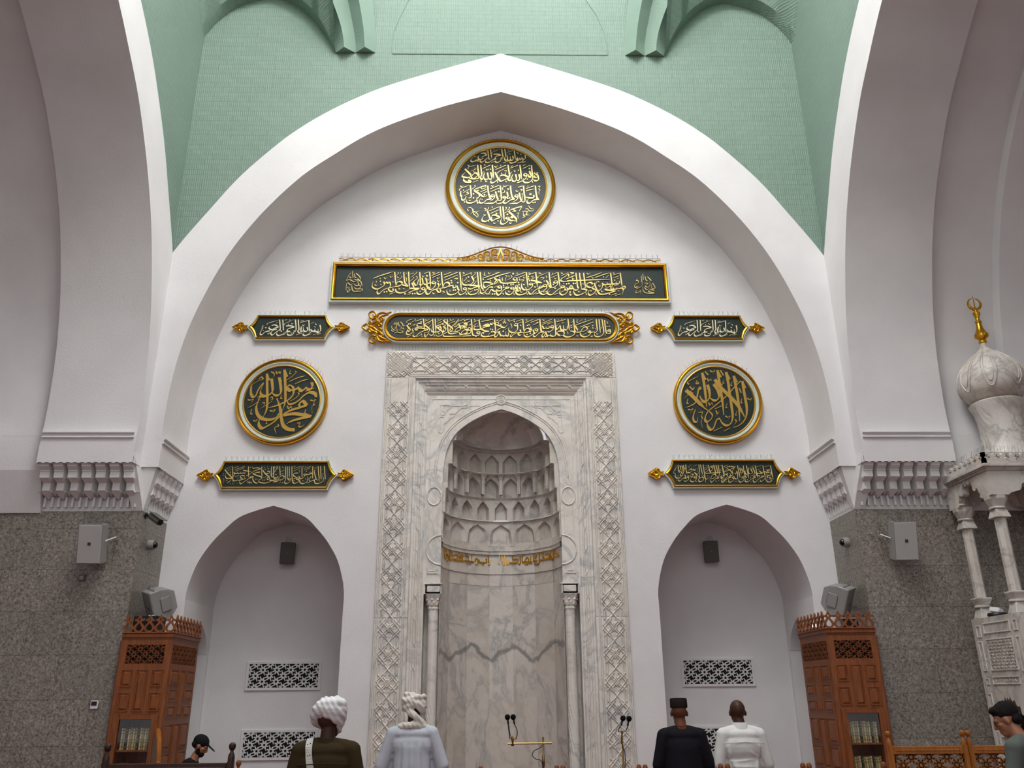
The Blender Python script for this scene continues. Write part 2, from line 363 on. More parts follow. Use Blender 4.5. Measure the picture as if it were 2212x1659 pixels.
for s in (-1, 1):
    zb = 4.52
    nt += 1; b = MB(); jw = (6.95-5.50)/7
    for i in range(7):
        xc = s*(5.50+jw*(i+.5)); frieze_unit(b, jw, lambda t, d, z: (xc+t, 12.6-d, z), zb, 1.0)
    rw = (13.6-12.62)/5
    for i in range(5):
        yc = 12.62+rw*(i+.5); frieze_unit(b, rw, lambda t, d, z: (s*(5.44-d*.47), yc+t, z), zb, 1.0)
    struct(b, 'trim_%d' % nt, PLASTER2)
    b = MB()                                        # the plain corner wedge between the two runs of corbels
    top_ = [(s*5.53, 12.2), (s*5.53, 12.48), (s*5.25, 12.48)]
    b.add([(s*5.53, 12.2, 5.3), (s*5.53, 12.48, 5.3), (s*5.25, 12.48, 5.3), (s*5.25, 12.75, 5.3), (s*5.75, 12.2, 5.3), (s*5.435, 12.6, 4.47), (s*5.6, 12.6, 4.47), (s*5.435, 12.7, 4.47)],
          [(0, 1, 5), (1, 2, 5), (0, 5, 6, 4), (2, 3, 7, 5)])
    b.build('corner_wedge', PLASTER2, bpy.data.objects['wall_left' if s < 0 else 'wall_right'])
    nt += 1; b = MB(); pf = [(0, 0), (.03, .005), (.03, .02), (.012, .035), (.012, .06), (.045, .075), (.045, .09), (0, .10)]
    b.strip([(s*5.53, 12.2, 5.5+z) for d, z in pf], [(s*5.53, 12.2, 5.5+z) for d, z in pf]) if False else None
    rs = [[(x, 12.2-d, 5.495+z) for d, z in pf] for x in (s*5.56, s*6.93)]; b.rings(rs)
    rs = [[(s*(5.25-d), y, 5.495+z) for d, z in pf] for y in (12.5, 13.59)]; b.rings(rs)
    struct(b, 'trim_%d' % nt, PLASTER2)
# ================================================================ lettering: broad-pen strokes laid on a surface
def pen_strokes(mb, strokes, tr, fn, wmax, ang=52, wmin=.34, depth=.008, res=5):
    """strokes: text lines 'x,y x,y ...' (optional ;width factor, ;. dots); tr: picture coords to pixels; fn(u, v, lift) to a point"""
    A = math.radians(ang); k = 0
    for ln in strokes.strip().split('\n'):
        ln = ln.strip()
        if not ln: continue
        f = 1.0; fl = ''
        if ';' in ln: ln, q = ln.split(';'); f = float(q)
        P = [tuple(float(x) for x in p.split(',')) for p in ln.split()]
        if len(P) == 1:                              # a rhombic dot
            x, y = P[0]; r = wmax*f*.62; ring = [(x-r, y), (x, y-r), (x+r, y), (x, y+r)]; L = [tr(*p) for p in ring]
            lf = depth+.0002*(k % 9); k += 1
            a = [fn(*p, lf) for p in L]; c = [fn(*p, 0) for p in L]
            mb.poly(a); mb.strip(a, c, True); continue
        Q = [(p.x, p.y) for p in spline([(x, y, 0) for x, y in P], res)] if len(P) > 2 else P
        n = len(Q); L, R_ = [], []
        for i, (x, y) in enumerate(Q):
            x0, y0 = Q[max(0, i-1)]; x1, y1 = Q[min(n-1, i+1)]
            dx, dy = x1-x0, y1-y0; d = math.hypot(dx, dy) or 1; dx /= d; dy /= d
            th = math.atan2(-dy, dx)
            wd = wmax*f*max(wmin, abs(math.sin(th-A)))/2
            e = min(i, n-1-i)/max(1, n-1)
            if n > 6 and i > n*.7: wd *= max(.35, 1-1.6*((i/(n-1))-.7)/.3*.55)
            L.append(tr(x-dy*wd, y+dx*wd)); R_.append(tr(x+dy*wd, y-dx*wd))
        lf = depth+.0002*(k % 9); k += 1
        a = [fn(*p, lf) for p in L]; c = [fn(*p, lf) for p in R_]
        a0 = [fn(*p, 0) for p in L]; c0 = [fn(*p, 0) for p in R_]
        mb.strip(a, c); mb.strip(a, a0); mb.strip(c, c0)
        mb.poly([a[0], c[0], c0[0], a0[0]]); mb.poly([a[-1], c[-1], c0[-1], a0[-1]])
def plane_fn(Y): return lambda u, v, lift: at(u, v, Y-lift)
def zt(x0, y0, k): return lambda x, y: (x0+x/k, y0+y/k)
# ================================================================ the prayer niche
YW, YP = 13.54, 13.68
mh = thing('mihrab', (0, YT, 0), 'tall pale marble prayer niche with carved frame in the centre of the back wall', 'prayer niche')
OX, OZ, IX, IZ, PX, PZ = 2.0, 7.5, 1.48, 6.98, 1.27, 6.71
NA = half_profile([(0, 6.46), (.207, 6.395), (.417, 6.295), (.603, 6.178), (.737, 6.062), (.847, 5.91), (.925, 5.72), (.958, 5.55), (.978, 5.36), (.984, 5.1), (.985, 4.6), (.985, 3.51)], 4)
# outer frame, cut into slabs
def fr_slab(nm, pts):
    b = MB(); b.slab(pts, [], F(YW), F(YT)); return b.build(nm, MARBLE, mh, bevel=.006, seg=1)
fr_slab('frame_lintel', [(-OX, 7.0), (-IX, IZ), (IX, IZ), (OX, 7.0), (OX, OZ), (-OX, OZ)])
for s in (-1, 1):
    for z0, z1 in ((0, 2.96), (2.965, 6.98)):
        fr_slab('frame_jamb', [(s*IX, z0), (s*OX, z0), (s*OX, z1 if z1 < 6 else 6.995), (s*IX, z1)])
# stepped bevel between frame and panel
b = MB()
def step_ring(prof):
    for (o0, y0), (o1, y1) in zip(prof, prof[1:]):
        A = [(-IX+o0, 0), (-IX+o0, IZ-o0*1.28), (IX-o0, IZ-o0*1.28), (IX-o0, 0)]; B_ = [(-IX+o1, 0), (-IX+o1, IZ-o1*1.28), (IX-o1, IZ-o1*1.28), (IX-o1, 0)]
        b.strip([F(y0)(*p) for p in A], [F(y1)(*p) for p in B_])
step_ring([(0, YW), (.012, YW+.03), (.045, YW+.035), (.05, YW+.055), (.15, YW+.09), (.155, YW+.11), (.18, YW+.115), (.21, YP)])
b.build('frame_bevel', MARBLE, mh)
# carved interlace on the frame: raised ridges
def ridge(mb, pts, Y, w=.015, h=.018):
    for p, q in zip(pts, pts[1:]):
        dx, dz = q[0]-p[0], q[1]-p[1]; L = math.hypot(dx, dz)
        if L < 1e-6: continue
        nx, nz = -dz/L*w, dx/L*w; ex, ez = dx/L*w*.4, dz/L*w*.4
        a = [(p[0]-ex+nx, Y, p[1]-ez+nz), (q[0]+ex+nx, Y, q[1]+ez+nz), (q[0]+ex-nx, Y, q[1]+ez-nz), (p[0]-ex-nx, Y, p[1]-ez-nz)]
        c = [(p[0]-ex, Y-h, p[1]-ez), (q[0]+ex, Y-h, q[1]+ez)]
        mb.add(a+c, [(0, 1, 5, 4), (3, 2, 5, 4), (0, 3, 4), (1, 2, 5)])
def knot(mb, fn, big=True):
    if big:
        W, H = .145, .135
        for s in (-1, 1):
            for t in (-1, 1):
                ridge2(mb, fn, [(s*.145, t*.125), (s*.02, 0), (s*.145*.0, -t*.02)][:2])
                ridge2(mb, fn, [(s*.02, 0), (-s*.06, -t*.085)])
                ridge2(mb, fn, [(s*.075, t*.13), (s*.165, t*.035), (s*.145, 0)])
                ridge2(mb, fn, [(s*.035, t*.125), (s*.145, 0)])
                ridge2(mb, fn, [(0, t*.055), (s*.05, 0)])
    else:
        for s in (-1, 1): ridge2(mb, fn, [(-s*.05, .06), (s*.05, -.06)])
def ridge2(mb, fn, pts): ridge(mb, [fn(*p) for p in pts], YW)
for s in (-1, 1):
    b = MB(); xc = s*1.755; z = 6.42; per = .402
    while z > .3:
        fn = lambda a, c, z=z: (xc+a, z+c)
        knot(b, fn, True); fn2 = lambda a, c, z=z: (xc+a, z-per/2+c); knot(b, fn2, False)
        for q in (-1, 1):
            ridge2(b, fn, [(q*.12, -.125), (q*.12, -per+.125)]); ridge2(b, fn, [(q*.05, -.125), (q*.05, -per/2+.06)]); ridge2(b, fn, [(q*.05, -per/2-.06), (q*.05, -per+.125)])
        z -= per
    for q in (1.535, 1.56, 1.60, 1.905, 1.945, 1.97): ridge(b, [(s*q, .05), (s*q, 6.96)], YW, .008, .012)
    b.build('carved_interlace', MARBLE, mh)
b = MB(); zc = 7.24; per = .402
for i in range(-4, 5):
    fn = lambda a, c: (i*per+c, zc+a)
    if abs(i) < 5: knot(b, fn, True)
    if i < 4:
        fn2 = lambda a, c: (i*per+per/2+c, zc+a); knot(b, fn2, False)
        for q in (-1, 1):
            ridge2(b, fn, [(q*.12, .125), (q*.12, per-.125)]); ridge2(b, fn, [(q*.05, .125), (q*.05, per/2-.06)]); ridge2(b, fn, [(q*.05, per/2+.06), (q*.05, per-.125)])
for s in (-1, 1):
    for dx in (-.07, .05):
        for dz in (-.06, .06): knot(b, lambda a, c: (s*1.77+dx+c, zc+dz+a), True)
for q in (7.42, 7.46): ridge(b, [(-1.95+.05*(q < 7.44), q), (1.95-.05*(q < 7.44), q)], YW, .007, .007)
for q in (7.02, 7.05): ridge(b, [(-1.6, q), (1.6, q)], YW, .007, .007)
b.build('carved_interlace', MARBLE, mh)
b = MB()                                            # chain carved on the bevel
yb = YW+.072
for s in (-1, 1):
    xc = s*1.375
    for q in (-.022, .022):
        zz = 6.5
        while zz > .3: ridge(b, [(xc+q, zz), (xc+q, zz-.30), (xc-q, zz-.36)], yb+q*s*-.35, .006, .008); zz -= .36
zc = 6.848
for q in (-.03, .03):
    xx = -1.3
    while xx < 1.25: ridge(b, [(xx, zc+q), (xx+.3, zc+q), (xx+.36, zc-q)], yb-q*.35, .007, .01); xx += .36
b.build('carved_chain', MARBLE, mh)
# arch panel
b = MB()
outl = [(-PX, PZ), (PX, PZ), (PX, 3.34), (1.25, 3.34), (.985, 3.34)] + [(a, z) for a, z in reversed(NA)][1:] + [(-a, z) for a, z in NA[1:-1]] + [(-.985, 3.34), (-1.25, 3.34), (-PX, 3.34)]
b.flat(outl, [], F(YP)); hole = [(.985, 3.34)]+[(a, z) for a, z in reversed(NA)]+[(-a, z) for a, z in NA[1:]]+[(-.985, 3.34)]
b.strip([F(YP)(*p) for p in hole], [F(YP+.06)(*p) for p in hole])
for s in (-1, 1): b.bbox((s*1.25, YP, 0), (s*PX, YP+.3, 3.34))
b.poly([(-1.25, YP, 3.34), (-.98, YP, 3.34), (-.98, YP+.3, 3.34), (-1.25, YP+.3, 3.34)]); b.poly([(1.25, YP, 3.34), (.98, YP, 3.34), (.98, YP+.3, 3.34), (1.25, YP+.3, 3.34)])
b.build('arch_panel', MARBLE, mh)
b = MB()                                            # mouldings and leaf reliefs on the panel
def offset_arch(d, zmin):
    out = []
    for i, (a, z) in enumerate(NA):
        a0, z0 = NA[max(0, i-1)]; a1, z1 = NA[min(len(NA)-1, i+1)]
        L = math.hypot(a1-a0, z1-z0); nx, nz = -(z1-z0)/L, (a1-a0)/L
        if i == 0: nx, nz = 0, 1.1
        if z+nz*d >= zmin: out.append((a+nx*d, z+nz*d))
    return out
for d, r in ((.115, .010), (.15, .012)):
    h = offset_arch(d, 5.25); pts = [(-a, z) for a, z in reversed(h)]+h[1:]
    b.tube([(a, YP, z) for a, z in pts], r, 6)
b.tube([(.085*math.cos(t*PI/12), YP, 6.66+.085*math.sin(t*PI/12)-.03) for t in range(25)], .016, 6, False); b.tube([(.045*math.cos(t*PI/12), YP, 6.63+.045*math.sin(t*PI/12)) for t in range(25)], .012, 6, False)
LEAF = ['1160,1000 1170,1060 1195,1095 1230,1105', '1160,1000 1230,990 1320,1000 1300,1060 1260,1080 1225,1150 1165,1150 1175,1085', '1640,985 1610,1030 1510,1040 1450,1090 1390,1145 1380,1185 1320,1215 1265,1270 1215,1310 1205,1400 1175,1450 1130,1440 1125,1400',
        '1375,1000 1470,1010 1600,985', '1310,1140 1400,1135', '1155,1190 1215,1190', '1160,1215 1150,1290 1150,1400']
tl = zt(800, 745, 7.628)
for ln in LEAF:
    P = [at(*tl(*map(float, p.split(','))), YP) for p in ln.split()]
    for s in (1, -1): b.tube([(s*p.x, YP, p.z) for p in spline(P, 4)], .009, 5)
for s in (-1, 1):
    b.tube([(s*1.12+.115*math.cos(t*PI/10), YP, 4.93+.15*math.sin(t*PI/10)) for t in range(21)], .016, 6, False)
    b.tube([(s*(.985+.24*math.sin(t*PI/12)), YP, 4.04+.24*math.cos(t*PI/12)) for t in range(13)], .016, 6)
    for q in (1.05, 1.19):
        b.tube([(s*q, YP, 3.72), (s*q, YP, 3.86)], .009, 5); b.tube([(s*q, YP, 4.25), (s*q, YP, 4.78)], .009, 5); b.tube([(s*q, YP, 5.08), (s*q, YP, 5.3)], .009, 5)
    b.bbox((s*1.04, YP-.012, 3.66), (s*1.2, YP, 3.68)); b.bbox((s*1.07, YP-.012, 3.70), (s*1.17, YP, 3.715))
    b.tube([(s*1.21, YP, 3.6), (s*1.21, YP, 6.6)], .006, 5)
b.tube([(-1.0, YP, 6.52), (-.25, YP, 6.52)], .007, 5); b.tube([(1.0, YP, 6.52), (.25, YP, 6.52)], .007, 5); b.tube([(-1.2, YP, 6.64), (1.2, YP, 6.64)], .008, 5)
b.build('carved_moulding', MARBLE, mh, smooth=True)
# corner columns
for s in (-1, 1):
    xc, yc = s*1.095, YP+.115
    b = MB(); b.box((xc, YP+.125, 3.425), (.27, .25, .17)); b.box((xc, YP+.115, 3.50), (.29, .27, .025))
    b.box((xc, YP-.003, 3.42), (.21, .014, .10)); co = b.build('column_block', MARBLE, mh, bevel=.006, seg=1)
    b = MB()
    rs = []
    for r, z in ((.088, 3.10), (.095, 3.115), (.095, 3.13), (.088, 3.14), (.10, 3.17), (.118, 3.21), (.112, 3.235), (.13, 3.28), (.15, 3.335)):
        rs.append([(xc+r*(1+.05*math.cos(8*a))*math.cos(a), yc+r*(1+.05*math.cos(8*a))*math.sin(a), z) for a in [2*PI*i/48 for i in range(48)]])
    b.rings(rs)
    for i in range(8):
        a = 2*PI*i/8
        for zz, rr in ((3.165, .10), (3.235, .122)):
            b.lathe([(.001, 0), (.018, .012), (.012, .04), (.001, .05)], (xc+rr*math.cos(a+.2*zz), yc+rr*math.sin(a+.2*zz), zz), 6)
    b.build('column_capital', MARBLE, mh, smooth=True)
    b = MB(); rs = []
    zs = [0, .3, .95]+[.95+.03*i for i in range(1, 26)]+[1.75, 2.98, 3.0, 3.0, 3.04, 3.04, 3.06, 3.06, 3.10]
    for z in zs:
        ring = []
        for i in range(48):
            a = 2*PI*i/48; r = .083
            if .94 < z < 1.76: r += .006*math.cos(12*a+z*34)
            elif z < 2.99: r += .004*math.cos(12*a)
            ring.append((xc+r*math.cos(a), yc+r*math.sin(a), z))
        rs.append(ring)
    b.rings(rs); b.build('column_shaft', MARBLE, mh, smooth=True)
    b = MB(); b.poly([(s*.985, YP+.3, 0), (s*1.26, YP+.3, 0), (s*1.26, YP+.3, 3.4), (s*.985, YP+.3, 3.4)]); b.bbox((s*.975, YP+.06, 0), (s*1.0, YP+.32, 3.36)); b.build('column_recess', MARBLE, mh)
# faceted niche wall
FV = [(.985, .02), (.86, .40), (.575, .76), (.2, .95), (-.2, .95), (-.575, .76), (-.86, .40), (-.985, .02)]
for i in range(7):
    (xa, ya), (xb, yb2) = FV[i], FV[i+1]
    for z0, z1 in ((0, 3.565), (3.572, 4.10)):
        b = MB(); g = .0015; dx, dy = xb-xa, yb2-ya; L = math.hypot(dx, dy)
        b.poly([(xa+dx*g/L, YP+ya+dy*g/L, z0), (xb-dx*g/L, YP+yb2-dy*g/L, z0), (xb-dx*g/L, YP+yb2-dy*g/L, z1), (xa+dx*g/L, YP+ya+dy*g/L, z1)]); b.build('marble_panel', MARBLE2, mh)
b = MB(); b.strip([(x*1.004, YP+y*1.004, 0) for x, y in FV], [(x*1.004, YP+y*1.004, 4.3) for x, y in FV]); b.build('niche_backing', MARBLE2, mh)
b = MB()
for z0, z1, k in ((3.77, 3.785, .985), (4.10, 4.115, .97), (4.115, 4.16, .982), (4.16, 4.175, .97), (4.175, 4.25, .99)):
    for i in range(7): b.strip([(FV[i][0]*k, YP+FV[i][1]*k, z0), (FV[i+1][0]*k, YP+FV[i+1][1]*k, z0)], [(FV[i][0]*k, YP+FV[i][1]*k, z1), (FV[i+1][0]*k, YP+FV[i+1][1]*k, z1)])
    for zz in (z0, z1): b.strip([(x*k, YP+y*k, zz) for x, y in FV], [(x*1.003, YP+y*1.003, zz) for x, y in FV])
b.build('niche_cornice', MARBLE2, mh)
# stalactite tiers
KY = .965
def pol(r, a, z): return (r*math.cos(a), YP+.045+r*KY*math.sin(a)*.97, z)
def tier(nm, z0, z1, r, cells, deep, rprev, hw=.36, zs=.5, foot=.0):
    b = MB(); n = len(cells)
    for (a0, a1, solid) in cells:
        am = (a0+a1)/2; w = (a1-a0)
        H = z1-z0
        if solid:
            b.strip([pol(r, a0+w*i/4, z0) for i in range(5)], [pol(r, a0+w*i/4, z1) for i in range(5)]); continue
        pr = half_profile([(0, H*.90), (hw*w*.45, H*.78), (hw*w*.85, H*.62), (hw*w, H*zs), (hw*w, foot)], 3)
        arch = full(pr)
        outer = [(-w/2, 0), (-w/2, H), (w/2, H), (w/2, 0)]
        hole = list(arch)
        if foot == 0:
            outer = [(-w/2, 0), (-w/2, H), (w/2, H), (w/2, 0)] + list(reversed(arch)); hole = None
        fn = lambda s_, z: pol(r, am+s_, z0+z)
        b.flat(outer, [hole] if hole else [], fn)
        fb = lambda s_, z: pol(r+deep*(1-.55*z/H*0), am+s_*.72, z0+z*.985)
        b.strip([fn(*p) for p in arch], [fb(*p) for p in arch])
        m = len(arch)//2
        mid = [pol(r+deep, am, z0+z*.985) for s_, z in arch]
        b.flat(arch, [], fb)
    A = [cells[0][0] + (cells[-1][1]-cells[0][0])*i/40 for i in range(41)]
    b.strip([pol(r, a, z0) for a in A], [pol(rprev+.02, a, z0) for a in A])
    b.strip([pol(r, a, z1) for a in A], [pol(r-.014, a, z1) for a in A]); b.strip([pol(r-.014, a, z1) for a in A], [pol(r-.014, a, z1+.018) for a in A])
    for s in (-1, 1): b.poly([(s*r, YP+.05, z0), (s*1.05, YP+.05, z0), (s*1.05, YP+.05, z1+.02), (s*r, YP+.05, z1+.02)])
    return b.build(nm, MARBLE2, mh)
def eq(n, lo=.04, hi=PI-.04): return [(lo+(hi-lo)*i/n, lo+(hi-lo)*(i+1)/n, False) for i in range(n)]
tier('muqarnas_tier', 4.25, 4.67, .965, eq(7), .05, .985, .46, .25)
c2 = []
for a0, a1, _ in eq(9): c2.append((a0, a1, False))
tier('muqarnas_tier', 4.68, 5.07, .935, c2, .10, .965, .34, .55, .02)
tier('muqarnas_tier', 5.09, 5.49, .90, eq(8), .11, .935, .40, .45)
tier('muqarnas_tier', 5.51, 5.90, .83, eq(8), .09, .90, .40, .55, .02)
b = MB()
for i in range(1, 8):                                # pendants in front of the third tier
    a = .04+(PI-.08)*i/8
    rs = []
    for r_, w_, z in ((0.860, .026, 5.14), (0.860, .026, 5.40), (0.855, .04, 5.45), (0.840, .07, 5.50)):
        c_ = Vector(pol(r_, a, z)); tx = Vector((-math.sin(a), math.cos(a), 0)); nr = Vector((math.cos(a), math.sin(a), 0))
        rs.append([c_+tx*w_*q+nr*w_*t for q, t in ((-1, -1), (1, -1), (1, 1), (-1, 1))])
    b.rings(rs)
b.build('muqarnas_pendants', MARBLE2, mh)
for i in range(1, 9):
    pass
b = MB(); rs = []
for k in range(17):
    t_ = k/16*PI/2; ring = []
    for i in range(97):
        a = .02+(PI-.04)*i/96; sc_ = 1-.075*(1-abs(math.sin(4.5*a+PI/4*0)))*math.cos(t_*.9)
        r = .775*math.cos(t_)*sc_ if k < 16 else .002
        ring.append(pol(r, a, 5.92+.50*math.sin(t_)))
    rs.append(ring)
b.rings(rs, cap=False, closed=False)
A = [.02+(PI-.04)*i/40 for i in range(41)]
b.strip([pol(.66, a, 5.92) for a in A], [pol(.86, a, 5.92) for a in A])
b.slab(hole, [], F(YP+.055), F(YP+.06)) if False else None
# plate that closes the gap between the shell and the arch edge
sh = [(.775*math.cos(t*PI/24), 5.92+.5*math.sin(t*PI/24)) for t in range(25)]
b.flat([(1.05, 5.90), (1.05, 6.6), (-1.05, 6.6), (-1.05, 5.90)]+[(a, z) for a, z in reversed(sh)], [], F(YP+.05))
b.build('shell_vault', MARBLE2, mh, smooth=True)
# gilded kufic line
def on_facets(u, v, lift):
    d = ray(u, v); best = None
    for i in range(7):
        (xa, ya), (xb, yb2) = FV[i], FV[i+1]
        p0 = Vector((xa, YP+ya, 0)); nrm = Vector((yb2-ya, -(xb-xa), 0)).normalized()
        if nrm.dot(d) > 0: nrm = -nrm
        den = nrm.dot(d)
        if abs(den) < 1e-6: continue
        t_ = nrm.dot(p0-CAM)/den; q = CAM+d*t_
        if t_ > 0 and min(xa, xb)-1e-4 <= q.x <= max(xa, xb)+1e-4: best = q+nrm*lift
    if best is None:
        q = at(u, v, YP+.03); best = Vector((max(-.98, min(.98, q.x)), YP+.05, q.z))
    return best
KUF_L = """
285,280 288,450 290,660
300,380 340,410 330,470 300,450;.7
345,530 370,545 360,600 330,590;.7
290,660 350,690
405,560 410,740 350,765
462,330 462,720;.9
520,460 525,720 450,720
575,570 580,590 650,560 700,600 700,690 575,690
770,580 765,720
570,735 900,770
800,690 815,600 870,560 870,640 830,660 880,720
945,600 1050,610 1050,740
925,760 1230,800;1.2
1040,550 1090,520 1150,530 1160,600 1160,740
1270,800 1265,720 1310,690 1355,740 1350,860 1270,880;1.1
1400,720 1410,810 1640,820;1.2
1630,820 1630,700 1600,720
1690,450 1690,820
1750,740 1755,860 1680,900;.8
1100,860;1
1520,885;1
745,530;1
"""
KUF_R = """
50,470 60,820 0,820
135,470 140,820;.9
215,470 220,820 300,820 295,700
205,880;1
255,880;1
355,710 365,830 310,880
370,820 650,810;1.1
475,560 490,640 480,720 650,710 650,800
720,680 735,830 660,880
720,640;.9
785,410 790,800;1.3
785,800 1110,800;1.1
860,790 940,650 1000,720 960,870 870,870;1.2
1060,620 1060,790
1030,845;.9
1085,845;.9
1140,420 1145,780;.9
1140,770 1270,760
1190,700 1240,560 1240,680
1325,360 1330,830 1150,850;1.1
1360,740 1690,690;1.1
1390,500 1420,460 1450,500 1450,700
1480,600 1490,700
1530,560 1640,530 1640,660 1530,690
1690,310 1700,690;.9
1700,690 1800,670
1790,310 1800,560 1780,740 1720,600;.8
1850,390 1860,520 1940,520 1950,600 1830,640;1
"""
b = MB(); pen_strokes(b, KUF_L, zt(940, 1160, 14.747), on_facets, 46, 80, .62, .012, 3); pen_strokes(b, KUF_R, zt(1075, 1160, 14.747), on_facets, 46, 100, .62, .012, 3)
tag(b.build('gilded_inscription', GOLD, mh), 'gold kufic lettering line')
# ================================================================ calligraphy boards
ST = {}
ST['T1'] = ("""
1690,170 1702,240 1660,275 1620,255 1612,215
1615,255 1575,280 1562,232
1562,255 1520,275 1500,222
1500,230 1482,280 1530,300 1470,322 1400,360 1335,362 1315,325 1360,280
1425,60 1440,150 1455,280
1390,190 1402,260 1370,300 1332,280 1330,200
1332,280 1300,310 1262,280 1262,190
1262,190 1250,280 1215,300 1190,250 1230,180 1270,150
1195,20 1210,120 1225,210
1120,20 1137,130 1152,220 1130,275
1110,225 1090,310 1020,350 962,330 965,285
920,150 1010,146 1112,170
1112,172 1000,195 955,240 990,270
985,260 900,290 820,340 750,352 720,320 738,280
845,30 860,130 876,245
780,50 792,160 802,250 780,285
780,235 700,300 640,342 600,330 602,290 655,260
610,130 690,122 760,168
758,172 680,192 615,240
665,250 580,282 540,222 572,180
565,285 480,300 420,332 372,320 370,280 430,215
575,85 750,50;.5
890,125 900,95 1090,20;.5
1240,110 1390,55;.5
1620,355 1710,330;.5
1510,370 1630,330;.5
1410,360 1480,342;.4
1150,360 1270,325;.5
860,350 950,325;.5
450,335 500,315;.4
1640,312;.9
1590,148;.8
825,268;.8
522,318;.8
560,318;.8
1300,125 1320,150 1345,120;.4
1490,105 1540,135;.4
1270,45 1310,50;.4
900,45 950,40;.4
720,100 760,95;.4
450,190 470,215 500,190;.4
""", """
1850,420 1862,560 1882,700 1868,770 1790,838 1690,840 1640,795 1655,735
1955,640 2012,672 1960,722 1915,685 1955,640;.8
2012,680 2022,770 1960,802 1890,770
1930,615;.8
1992,610;.8
1800,500;.9
1800,560 1838,660 1828,712 1768,670 1815,600
1700,615 1660,645 1700,682 1742,650 1700,612;.9
1742,660 1692,760 1560,830 1490,850
1565,410 1585,560 1605,760
1540,640 1562,720 1540,790 1480,785
1460,640 1482,740 1450,812 1385,800 1378,730
1390,650 1352,740 1340,790 1290,780 1272,720 1350,600 1372,580
1275,410 1290,520 1310,640 1322,740
1080,680 1180,662 1295,722
1295,728 1180,780 1100,812 1060,760 1085,690
960,590 1010,700 1060,780 1110,815
1030,760 960,820 890,852 850,820 872,765
890,410 905,560 927,740
850,590 882,700 870,742 830,762 795,735
770,600 792,720 760,766 700,760 685,700
700,600 672,700 650,762 610,740 600,690 690,560
605,410 620,560 635,700
530,410 545,560 562,680 550,742 480,750
480,750 395,742 390,680 470,610 535,650 480,720 385,755 310,725
300,780 370,830 260,832 200,800 188,750 230,700
220,510 300,590 362,660 320,720 200,712 150,680 200,620 240,590
300,505 310,465 490,415;.5
370,560 500,505;.5
650,500 840,415;.6
970,525 1230,415;.6
1030,615 1040,580 1240,480;.6
1335,490 1520,420;.5
1640,500 1820,415;.6
740,510 760,545 785,510 800,535;.4
1420,545 1440,575 1465,545;.4
430,570 450,590 475,570;.4
290,415 320,440 355,410;.45
1100,410 1095,440;.5
1120,600 1115,635 1140,635;.5
845,490 835,520 860,520;.5
1530,520 1525,550 1545,550;.5
940,440 985,470 1020,420;.5
1180,550 1240,550 1210,610 1220,700;.4
1640,430 1710,400;.5
1340,450 1390,430;.5
720,800 745,830 770,800;.5
410,840 540,790;.4
1740,740 1750,770 1775,745;.4
610,780 615,830;.5
1210,800 1240,830;.5
1015,800 1020,845;.5
1870,800 1880,845;.5
690,400 715,425;.5
460,480 465,495;.5
""")
